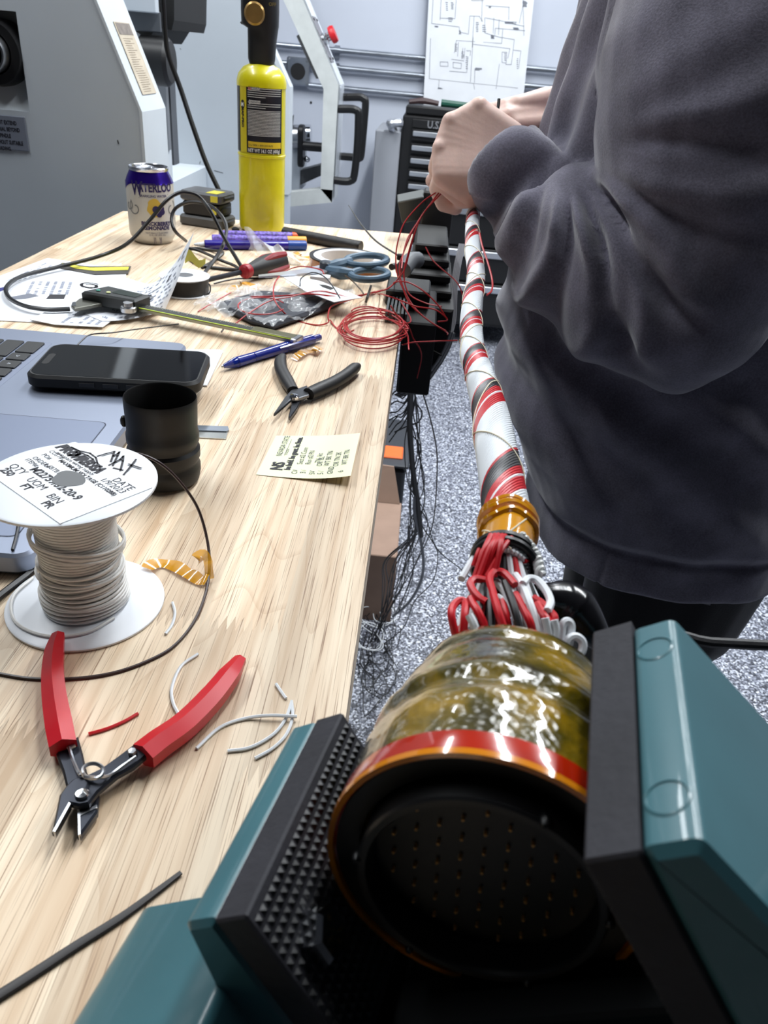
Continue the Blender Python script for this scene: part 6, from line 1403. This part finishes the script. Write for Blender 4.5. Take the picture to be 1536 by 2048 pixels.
# ================================================================== cables hanging off the bench, case and carton on the floor
def hY(y): return 1.02 + (y - 740) * (0.43 / 510)
def hang(pts, r, mat, label, group='wires hanging beside the bench', name='hanging_wire'):
    pp = []
    for p in pts:
        q = PY(p[0], p[1], hY(p[1]))
        if q.z < r: q = P(p[0], p[1], r + 0.001)
        pp.append(q)
    return tag(MB().tube(pp, r, 6, 6).build(name, mat), label, 'wire', group)
h2 = lambda x, y: (680 + x / 5.486, 680 + y / 5.486); h3 = lambda x, y: (680 + x / 4.55, 980 + y / 4.55)
hang([h2(770, 320), h2(775, 600), h2(765, 900), h2(785, 1250), h2(810, 1500), h2(850, 1750), h3(720, 250), h3(740, 420)], 0.0050, M('sleeve_black', (22, 22, 24), 0.5), 'thick black cable bundle hanging down beside the bench', 'thick cables beside the bench', 'cable_bundle')
hang([h2(800, 330), h2(900, 560), h2(1000, 900), h2(1060, 1200), h2(1065, 1450), h3(870, 100), h3(840, 330), h3(760, 530), h3(640, 760), h3(500, 980)], 0.0012, BLACKW, 'black wire bowing farthest right over the speckled floor')
hang([h2(840, 700), h2(900, 800), h2(860, 900), h2(750, 940), h2(600, 1010)], 0.0012, BLACKW, 'small black wire loop beside the cable bundle')
hang([h2(790, 330), h2(830, 700), h2(850, 1000), h2(870, 1250), h2(920, 1600), h3(770, 100), h3(740, 300), h3(860, 500), h3(890, 620), h3(840, 840), h3(680, 1010), h3(580, 1250), h3(400, 1400)], 0.0012, BLACKW, 'black wire wandering in an S over the floor')
hang([h3(700, 160), h3(780, 250), h3(880, 530), h3(1100, 720), h3(1200, 810)], 0.0012, BLACKW, 'black wire running right towards the connector')
hang([h3(690, 20), h3(680, 200), h3(740, 480), h3(760, 700), h3(720, 870), h3(620, 1030), h3(480, 1150)], 0.0035, M('grey_cable', (152, 156, 162), 0.5), 'pale grey cable sagging among the black wires', 'thick cables beside the bench', 'cable_bundle')
wl = 'thin black wire hanging in the tangle beside the bench'
hr = random.Random(8)
for k in range(9):
    x0 = 690 + hr.uniform(-20, 50)
    hang([h3(x0, 200), h3(x0 - 30 + hr.uniform(-30, 30), 400), h3(620 - 28 * k + hr.uniform(-30, 30), 640), h3(560 - 26 * k + hr.uniform(-30, 40), 860), h3(470 - 12 * k, 1080 + hr.uniform(-40, 40)), h3(300 + hr.uniform(-60, 80), 1390)], 0.0011, BLACKW, wl)
for k in range(7):
    hang([h2(760, 560 + 40 * k), h2(700 + hr.uniform(-30, 30), 640 + 50 * k), h2(620, 600 + 70 * k + hr.uniform(-60, 60)), h2(540, 640 + 80 * k)], 0.0011, BLACKW, wl)
for k in range(8):
    x0 = hr.uniform(740, 900)
    hang([h2(780 + 8 * k, 420 + 30 * k), h2(x0, 800 + 30 * k), h2(x0 + hr.uniform(-60, 120), 1200), h2(x0 + hr.uniform(-20, 60), 1600), h3(680 + hr.uniform(-60, 160), 300 + hr.uniform(-60, 60)), h3(600 + hr.uniform(-100, 120), 760), h3(480 + hr.uniform(-120, 60), 1150 + hr.uniform(-60, 80))], 0.0010, BLACKW, wl)
wf = 'thin black wire tangled on the floor under the bench edge'
for k in range(10):
    cx, cy_ = 745 + hr.uniform(-14, 14), 1310 + hr.uniform(-60, 60); a0 = hr.uniform(0, 6)
    pts = [P(cx + (26 + 18 * math.sin(a0 + i)) * math.cos(a0 + 0.7 * i), cy_ + (48 + 20 * math.sin(2 * i + a0)) * math.sin(a0 + 0.7 * i), 0.004 + 0.01 * (1 + math.sin(i * 1.7 + k))) for i in range(9)]
    tag(MB().tube(pts, 0.0011, 6, 5).build('floor_wire', BLACKW), wf, 'wire', 'wires tangled on the floor')
for k in range(8):
    cx, cy_ = 735 + hr.uniform(-20, 25), 1235 + hr.uniform(-30, 40)
    pts = [P(cx + (20 + 22 * math.sin(a)) * math.cos(a + k), cy_ + 28 * math.sin(a * 1.2 + k), 0.006 + 0.02 * (1 + math.sin(a))) for a in [0.6 * i for i in range(7)]]
    tag(MB().tube(pts, 0.0012, 6, 5).build('floor_wire', WHITEW), 'pale thin wire curled on the floor by the carton', 'wire', 'pale wires curled on the floor')
gz = [h2(1160, 0), h2(1100, 170), h2(980, 340), h2(850, 480), h2(700, 560), h2(600, 600)]
for k in range(5):
    hang([(x + 2.2 * k, y + 1.2 * k) for x, y in [zr(690, 1600), zr(640, 1750), zr(560, 1900)] + [(780 - 6 * 0, 800), (770, 808)][:0] + [h2(1050 - 10, 260), h2(900, 450), h2(760, 540), h2(600, 600)]], 0.0012, M('grey_wire', (150, 150, 154), 0.5) if k % 2 else BLACKW, 'grey or black wire in the bundle swinging under the bench', 'wires swinging under the bench')
tag(MB().tube([PY(853, 695, 1.0), PY(868, 703, 0.99), PY(884, 711, 0.985)], 0.0016, 6).build('cable_tie', BLACKP), 'black tie around the grey wires over the floor', 'cable tie')
# tool case
cyA = 1.86; cxr = PY(813, 930, cyA).x; czt = PY(795, 932, cyA).z; czl = PY(775, 886, cyA + 0.12).z
cs_ = thing('tool_case', 'black plastic tool case with an orange latch under the bench', 'tool case', (cxr - 0.18, cyA + 0.15, 0))
CBK = M('case_black', (30, 32, 36), 0.55, bump=0.05)
MB().box(cxr - 0.36, cxr, cyA, cyA + 0.30, 0.0, czt - 0.008, 0.012).build('body', CBK, cs_)
lid = MB(Matrix(((0, 0, 1, cxr - 0.37), (1, 0, 0, cyA - 0.008), (0, 1, 0, 0), (0, 0, 0, 1)))); hl = czl - czt
lid.prism(rnd_poly([(0, czt - 0.004), (0.316, czt - 0.004), (0.316, czl * 0.97), (0.24, czl), (0.09, czl), (0.0, czt + hl * 0.45)], 0.03, 5), 0, 0.378, 0.004); lid.build('lid', M('case_lid', (40, 43, 50), 0.5), cs_)
lq = PY(800, 893, cyA + 0.05); MB().box(cxr - 0.065, cxr - 0.012, cyA + 0.03, cyA + 0.10, czl - 0.012, czl + 0.003, 0.003).build('latch', M('latch_orange', (230, 104, 36), 0.45), cs_)
# carton
by = 1.52; bxr = PY(795, 1112, by).x; bzt = PY(770, 1112, by).z
bo = thing('cardboard_carton', 'brown cardboard carton standing on the floor beside the bench leg', 'carton', (bxr - 0.15, by + 0.13, 0))
CARD = M('cardboard', (150, 124, 108), 0.8, var=0.08, vscale=20)
MB().box(bxr - 0.30, bxr, by, by + 0.26, 0, bzt, 0.002).build('box', CARD, bo)
MB().add([(bxr - 0.30, by + 0.25, bzt + 0.001), (bxr - 0.005, by + 0.25, bzt + 0.001), (bxr - 0.03, by + 0.29, bzt + 0.09), (bxr - 0.27, by + 0.29, bzt + 0.10), (bxr - 0.30, by + 0.254, bzt + 0.001), (bxr - 0.005, by + 0.254, bzt + 0.001), (bxr - 0.03, by + 0.294, bzt + 0.09), (bxr - 0.27, by + 0.294, bzt + 0.10)], [(0, 1, 2, 3), (7, 6, 5, 4), (0, 4, 5, 1), (1, 5, 6, 2), (2, 6, 7, 3), (3, 7, 4, 0)]).build('flap', CARD, bo, smooth=0)
# ================================================================== the person
SKIN = M('skin', (238, 203, 190), 0.5, var=0.10, vscale=45, sss=0.15, bump=0.06, bscale=350)
HOOD = fabric_mat('hoodie_charcoal', (110, 107, 122), 0.42)
PANT = fabric_mat('trousers_black', (22, 22, 25), 0.2)
per = thing('person', 'person in a charcoal hoodie and black trousers bending over the harness with both hands', 'person', V((0.36, 1.0, 0)))
def remesh(mb, vox, sm, name, mat, parent, fac=0.5):
    o = mb.build(name, mat, None, smooth=180)
    bake(o, [('REMESH', {'mode': 'VOXEL', 'voxel_size': vox, 'use_smooth_shade': True}), ('SMOOTH', {'factor': fac, 'iterations': sm})])
    o.data.materials.clear(); o.data.materials.append(mat)
    if parent is not None: o.parent = parent; o.matrix_parent_inverse = WM(parent).inverted()
    return o
# ---- left hand closed round the harness
H = lambda x, y, Y: PY(x, y, Y)
lh = MB()
W = [H(1024, 272, 0.945), H(1009, 298, 0.94), H(993, 326, 0.932), H(977, 354, 0.925)]
K = [H(957, 219, 0.955), H(903, 249, 0.952), H(884, 302, 0.942), H(884, 350, 0.928)]
kr = [0.0122, 0.0122, 0.0118, 0.0112]
for i in range(4):
    lh.cap(W[i], 0.0150, K[i], kr[i])
    if i < 3: lh.cap(W[i].lerp(W[i + 1], 0.5), 0.0150, K[i].lerp(K[i + 1], 0.5), 0.0118); lh.cap(W[i].lerp(W[i + 1], 0.25), 0.0150, K[i].lerp(K[i + 1], 0.25), 0.0118); lh.cap(W[i].lerp(W[i + 1], 0.75), 0.0150, K[i].lerp(K[i + 1], 0.75), 0.0118)
    d1 = V((-0.10, 0.86, -0.50)).normalized(); d2 = V((0.45, 0.25, -0.86)).normalized(); d3 = V((0.92, -0.30, -0.15)).normalized()
    ls = [0.040, 0.044, 0.041, 0.033][i]
    a = K[i] + V((0, 0.004, -0.002)); b3 = a + d1 * ls; c = b3 + d2 * ls * 0.62; e = c + d3 * ls * 0.5
    lh.cap(a, kr[i] * 0.94, b3, 0.0098); lh.cap(b3, 0.0098, c, 0.0088); lh.cap(c, 0.0088, e, 0.0078)
# heel of the hand and little-finger side rolling under
lh.cap(H(884, 352, 0.930), 0.0115, H(940, 386, 0.930), 0.0135); lh.cap(H(940, 386, 0.930), 0.0135, H(985, 366, 0.928), 0.015)
lh.cap(H(885, 366, 0.940), 0.010, H(925, 398, 0.950), 0.011); lh.cap(H(925, 398, 0.950), 0.011, H(960, 396, 0.945), 0.011)
# thumb leaving the far side of the palm
tb0 = W[0].lerp(K[0], 0.25) + V((0, 0.016, -0.012)); tb1 = tb0 + V((-0.030, 0.026, -0.022)); tb2 = tb1 + V((-0.026, 0.006, -0.016)); tb3 = tb2 + V((-0.016, -0.006, -0.014))
lh.cap(tb0, 0.0135, tb1, 0.0112); lh.cap(tb1, 0.0112, tb2, 0.0100); lh.cap(tb2, 0.0100, tb3, 0.0085)
wc = (W[1] + W[2]) / 2
FA = [wc, H(1080, 400, 0.90), H(1200, 490, 0.83), H(1340, 570, 0.78)]
for s_ in (-1, 1):
    off = (W[0] - W[3]).normalized() * 0.011 * s_; lh.cap(wc + off, 0.0170, FA[1] + off, 0.022)
# tendon ridges
lh.ball(K[0] + V((0, -0.002, 0.0025)), 0.0108, 14); lh.ball(K[1] + V((-0.001, -0.002, 0.0028)), 0.0105, 14); lh.ball(K[2] + V((-0.002, -0.003, 0.003)), 0.010, 14)
hand_l = remesh(lh, 0.0016, 14, 'tmp', SKIN, None)
# ---- right hand behind
rh = MB()
RW = [H(1120, 202, 1.10), H(1125, 226, 1.09), H(1128, 248, 1.08)]
RK = [H(1010, 219, 1.055), H(1016, 236, 1.04), H(1030, 252, 1.035)]
for i in range(3):
    rh.cap(RW[i], 0.019, RK[i], 0.0125)
    if i < 2: rh.cap(RW[i].lerp(RW[i + 1], 0.5), 0.018, RK[i].lerp(RK[i + 1], 0.5), 0.012)
    a = RK[i]; b3 = a + V((-0.038, 0.004, -0.010)); c = b3 + V((-0.022, -0.004, -0.020)); rh.cap(a, 0.0112, b3, 0.0098); rh.cap(b3, 0.0098, c, 0.0086); rh.cap(c, 0.0086, c + V((-0.004, -0.006, -0.02)), 0.0078)
a = RK[2] + V((0.004, 0.004, -0.016)); b3 = a + V((-0.03, 0.0, -0.012)); rh.cap(a, 0.0105, b3, 0.009); rh.cap(b3, 0.009, b3 + V((-0.012, -0.004, -0.02)), 0.008)
ta = RW[0].lerp(RK[0], 0.3) + V((0, -0.012, 0.004)); rh.cap(ta, 0.015, ta + V((-0.035, -0.02, -0.008)), 0.0115); rh.cap(ta + V((-0.035, -0.02, -0.008)), 0.0115, ta + V((-0.062, -0.026, -0.022)), 0.0088)
rel = V((0.33, 1.27, 1.08)); rh.cap(RW[1], 0.026, rel, 0.036)
hand_r = remesh(rh, 0.0018, 7, 'tmp', SKIN, None)
# ---- trunk, head and limbs
bd = MB()
LS, RS_ = V((0.33, 0.86, 1.36)), V((0.33, 1.15, 1.36)); LE = H(1365, 560, 0.80)
bd.cap(LS, 0.05, LE, 0.04); bd.cap(LE, 0.038, FA[1], 0.026); bd.cap(RS_, 0.05, rel, 0.040)
for p0_, r0_, p1_, r1_ in [((0.38, 1.0, 0.80), 0.13, (0.34, 1.0, 1.10), 0.13), ((0.34, 1.0, 1.10), 0.13, (0.33, 1.0, 1.33), 0.12), (LS, 0.05, RS_, 0.05), ((0.33, 1.0, 1.36), 0.07, (0.27, 1.0, 1.49), 0.055),
                           ((0.38, 0.92, 0.80), 0.085, (0.35, 0.91, 0.46), 0.055), ((0.35, 0.91, 0.46), 0.055, (0.385, 0.91, 0.09), 0.038), ((0.38, 1.08, 0.80), 0.085, (0.37, 1.09, 0.46), 0.055), ((0.37, 1.09, 0.46), 0.055, (0.40, 1.09, 0.09), 0.038),
                           ((0.385, 0.91, 0.06), 0.036, (0.28, 0.90, 0.035), 0.03), ((0.40, 1.09, 0.06), 0.036, (0.30, 1.10, 0.035), 0.03)]:
    bd.cap(p0_, r0_, p1_, r1_)
body = remesh(bd, 0.008, 3, 'tmp', SKIN, None)
hd = MB(); hc = V((0.235, 1.0, 1.59)); RTl = Matrix.Rotation(math.radians(-28), 3, 'Y')
def hp_(x, y, z): return hc + RTl @ V((x, y, z))
hd.ball(hp_(0.01, 0, 0.02), 0.092, 24, (1.05, 0.84, 1.08), RTl); hd.ball(hp_(-0.03, 0, -0.055), 0.062, 20, (0.95, 0.9, 1.0), RTl); hd.cap(hp_(-0.05, 0, -0.095), 0.022, hp_(-0.02, 0, -0.09), 0.04)
hd.cap(hp_(-0.085, 0, 0.005), 0.008, hp_(-0.106, 0, -0.032), 0.012); hd.ball(hp_(-0.098, 0, -0.036), 0.013, 12, (0.8, 1.2, 0.7), RTl)
for s_ in (-1, 1):
    hd.ball(hp_(0.015, 0.078 * s_, -0.012), 0.026, 14, (0.6, 0.35, 1.1), RTl); hd.cap(hp_(-0.082, 0.018 * s_, 0.022), 0.007, hp_(-0.074, 0.05 * s_, 0.02), 0.006)
    hd.ball(hp_(-0.078, 0.032 * s_, 0.002), 0.012, 12, (0.7, 1.2, 0.8), RTl)
hd.cap(hp_(-0.087, -0.02, -0.064), 0.006, hp_(-0.087, 0.02, -0.064), 0.006); hd.cap(hp_(-0.084, -0.016, -0.073), 0.007, hp_(-0.084, 0.016, -0.073), 0.007)
hd.cap(hp_(0.03, 0, -0.08), 0.052, (0.30, 1.0, 1.44), 0.058)
head = remesh(hd, 0.004, 3, 'tmp', SKIN, None)
# one continuous body mesh
bmj = bmesh.new()
for o in (body, head, hand_l, hand_r): bmj.from_mesh(o.data)
me = bpy.data.meshes.new('body'); bmj.to_mesh(me); bmj.free()
for o in (body, head, hand_l, hand_r):
    m_ = o.data; bpy.data.objects.remove(o); bpy.data.meshes.remove(m_)
me.polygons.foreach_set('use_smooth', [True] * len(me.polygons))
link('body', me, SKIN, per)
for s_ in (-1, 1):
    ey = MB().ball(hp_(-0.0835, 0.032 * s_, 0.003), 0.0075, 12).build('eye', M('eye_white', (225, 225, 225), 0.2), per)
    MB().ball(hp_(-0.0892, 0.032 * s_, 0.0015), 0.0032, 10).build('iris', M('eye_dark', (40, 28, 20), 0.2), ey)
MB().tube([hp_(-0.0935, -0.02, -0.0685), hp_(-0.096, 0, -0.068), hp_(-0.0935, 0.02, -0.0685)], 0.0022, 8).build('mouth', M('lip', (170, 100, 95), 0.5), per)
hr_ = MB(); hr_.ball(hp_(0.022, 0, 0.034), 0.098, 28, (1.02, 0.90, 1.06), RTl); hr_.ball(hp_(0.055, 0, -0.02), 0.075, 20, (0.8, 1.0, 1.1), RTl); hr_.cap(hp_(-0.055, -0.05, 0.085), 0.022, hp_(-0.055, 0.05, 0.085), 0.022)
remesh(hr_, 0.006, 2, 'hair', M('hair_brown', (52, 38, 28), 0.6, var=0.3, vscale=90, bump=0.5, bscale=220), per)
# ---- hoodie
ho = MB()
def sect(cx, cy_, hx, hy, z, n=40, p=2.6, tilt=0.0):
    return [V((cx + hx * math.copysign(abs(math.cos(a)) ** (2 / p), math.cos(a)), cy_ + hy * math.copysign(abs(math.sin(a)) ** (2 / p), math.sin(a)), z + tilt * math.cos(a))) for a in [2 * math.pi * i / n for i in range(n)]]
ho.loft([sect(0.375, 1.0, 0.172, 0.205, 0.660), sect(0.375, 1.0, 0.176, 0.209, 0.668), sect(0.375, 1.0, 0.176, 0.209, 0.716), sect(0.372, 1.0, 0.172, 0.206, 0.722), sect(0.368, 1.0, 0.182, 0.216, 0.735), sect(0.345, 1.0, 0.198, 0.222, 0.80), sect(0.33, 1.0, 0.208, 0.222, 0.88), sect(0.325, 1.0, 0.208, 0.216, 0.96), sect(0.325, 1.0, 0.198, 0.208, 1.08), sect(0.33, 1.0, 0.190, 0.200, 1.20), sect(0.335, 1.0, 0.180, 0.195, 1.30), sect(0.335, 1.0, 0.150, 0.180, 1.385), sect(0.32, 1.0, 0.10, 0.125, 1.44), sect(0.31, 1.0, 0.085, 0.09, 1.47)])
def limb(pts, n=24):
    """tapered tube (point, radius) with rounded joints"""
    pp = smoothpath([p for p, _ in pts], 6); rr = []
    for i in range(len(pts) - 1):
        for k in range(6): rr.append(pts[i][1] + (pts[i + 1][1] - pts[i][1]) * k / 6)
    rr.append(pts[-1][1]); ho.tube(pp, rr, n, 0)
cuf = H(1003, 320, 0.938)
ax_f = (H(1090, 415, 0.905) - cuf).normalized()
limb([(cuf - ax_f * 0.004, 0.0475), (cuf + ax_f * 0.016, 0.0525), (cuf + ax_f * 0.034, 0.0530), (cuf + ax_f * 0.044, 0.0500), (cuf + ax_f * 0.054, 0.0475), (cuf + ax_f * 0.066, 0.055), (cuf + ax_f * 0.085, 0.066), (H(1160, 490, 0.86), 0.082), (H(1262, 560, 0.81), 0.092), (H(1365, 592, 0.782), 0.090)])
ho.ball(H(1365, 592, 0.782), 0.0905, 32)
limb([(H(1365, 592, 0.782), 0.090), (H(1405, 480, 0.785), 0.098), (H(1430, 340, 0.80), 0.108), (H(1450, 180, 0.825), 0.116), (H(1500, 0, 0.865), 0.118), (V((0.345, 0.90, 1.37)), 0.085)])
ho.cap((0.33, 0.88, 1.36), 0.085, (0.33, 1.13, 1.36), 0.085)
limb([(V((0.33, 1.14, 1.36)), 0.085), (V((0.335, 1.22, 1.22)), 0.088), (V((0.335, 1.27, 1.09)), 0.078), (V((0.285, 1.22, 1.105)), 0.064), (V((0.235, 1.175, 1.12)), 0.052)])
# hood lying on the back
ho.cap((0.42, 0.90, 1.40), 0.05, (0.42, 1.10, 1.40), 0.05); ho.cap((0.40, 0.93, 1.45), 0.045, (0.40, 1.07, 1.45), 0.045)
hoodie = remesh(ho, 0.0042, 5, 'hoodie', HOOD, per)
# folds: sleeve creases radiating from the inside of the elbow, soft drapes elsewhere
me = hoodie.data; nv = len(me.vertices)
co = np.empty(nv * 3, np.float32); me.vertices.foreach_get('co', co); co = co.reshape(-1, 3).astype(float)
no = np.empty(nv * 3, np.float32); me.vertices.foreach_get('normal', no); no = no.reshape(-1, 3).astype(float)
def sstep(a, b3, x): t = np.clip((x - a) / (b3 - a), 0, 1); return t * t * (3 - 2 * t)
Kp = np.array(H(1128, 288, 0.84)); d = co - Kp; dist = np.sqrt(d[:, 0] ** 2 + d[:, 2] ** 2) + 1e-6
th = np.degrees(np.arctan2(-d[:, 2], d[:, 0]))            # 0 = to the right, 90 = straight down
near = (co[:, 1] < 0.93) & (co[:, 0] > Kp[0] - 0.08)
disp = np.zeros(nv)
def ridge(c, w, amp, d0, d1):
    wob_ = 5 * np.sin(dist * 26 + c)
    return amp * np.exp(-((th - c + wob_) / w) ** 2) * sstep(0.03, d0 + 0.035, dist) * (1 - sstep(d1 * 0.6, d1, dist))
for c, w_, amp, d0, d1 in [(118, 5, 0.010, 0.04, 0.20), (104, 4.5, -0.010, 0.04, 0.20), (94, 5, 0.012, 0.04, 0.22), (83, 4, -0.012, 0.04, 0.24), (74, 5, 0.013, 0.04, 0.25), (64, 4, -0.022, 0.05, 0.26), (56, 4.5, 0.012, 0.06, 0.27), (46, 4, -0.018, 0.03, 0.22), (38, 6, 0.010, 0.03, 0.22), (22, 5, -0.007, 0.04, 0.20), (10, 8, 0.006, 0.04, 0.2), (-12, 6, -0.007, 0.04, 0.2), (-30, 8, 0.005, 0.05, 0.2)]:
    disp += np.where(near, ridge(c, w_, amp, d0, d1), 0)
tor = (co[:, 2] < 1.0) & (co[:, 2] > 0.73)
u_ = co[:, 0] * 0.75 + co[:, 2] * 0.66
disp += np.where(tor, 0.007 * np.sin(u_ * 52 + 3 * np.sin(co[:, 2] * 14)) * sstep(0.73, 0.80, co[:, 2]) * (1 - sstep(0.93, 1.0, co[:, 2])), 0)
chest = (co[:, 2] > 1.1) & (co[:, 0] < 0.30) & (co[:, 1] > 0.86)
disp += np.where(chest, 0.006 * np.sin(co[:, 1] * 85 + co[:, 2] * 12), 0)
disp += 0.0022 * np.sin(co[:, 0] * 61 + 2 * np.sin(co[:, 2] * 23)) * np.sin(co[:, 2] * 47 + co[:, 1] * 31)
seam = np.exp(-((co[:, 2] - 0.719) / 0.004) ** 2) * -0.003 + np.where(co[:, 2] < 0.72, np.exp(-((co[:, 0] - 0.272) / 0.0025) ** 2) * -0.0025, 0)
disp += seam
co += no * disp[:, None]
me.vertices.foreach_set('co', co.astype(np.float32).ravel()); me.update()
# drawstring loop of fabric in front, catching the light below the arm
# ---- trousers and shoes
tr = MB()
tr.cap((0.385, 0.925, 0.78), 0.105, (0.37, 0.905, 0.48), 0.082); tr.cap((0.37, 0.905, 0.48), 0.082, (0.385, 0.91, 0.11), 0.068)
tr.cap((0.385, 1.08, 0.78), 0.105, (0.385, 1.095, 0.48), 0.082); tr.cap((0.385, 1.095, 0.48), 0.082, (0.40, 1.09, 0.11), 0.068); tr.cap((0.39, 0.95, 0.76), 0.125, (0.39, 1.05, 0.76), 0.125); tr.cap((0.43, 0.935, 0.74), 0.125, (0.415, 0.92, 0.58), 0.105); tr.cap((0.43, 1.07, 0.74), 0.125, (0.415, 1.08, 0.58), 0.105)
remesh(tr, 0.008, 4, 'trousers', PANT, per)
for cx, cy_ in ((0.33, 0.905), (0.345, 1.095)):
    s_ = MB(); s_.cap((cx + 0.06, cy_, 0.045), 0.043, (cx - 0.08, cy_, 0.036), 0.036); s_.cap((cx + 0.06, cy_, 0.045), 0.043, (cx + 0.06, cy_, 0.10), 0.045)
    sh_ = remesh(s_, 0.006, 2, 'shoe', M('shoe_black', (24, 24, 26), 0.55), per)
    zc = np.empty(len(sh_.data.vertices) * 3, np.float32); sh_.data.vertices.foreach_get('co', zc); zc = zc.reshape(-1, 3); zc[:, 2] = np.maximum(zc[:, 2], 0.001); sh_.data.vertices.foreach_set('co', zc.ravel()); sh_.data.update()
# thread end below the hem
MB().tube([H(1388, 1198, 0.80), H(1404, 1203, 0.80), H(1420, 1208, 0.80)], [0.0022, 0.003, 0.002], 6).build('hem_thread', M('thread_grey', (120, 120, 128), 0.8), per)
# dark pick held between the hands
tag(MB().tube([H(998, 198, 1.0), H(996, 216, 0.995), H(990, 250, 0.985)], 0.0018, 8).build('pick_tool', BLACKP), 'thin black pick tip sticking up between the hands', 'tool')
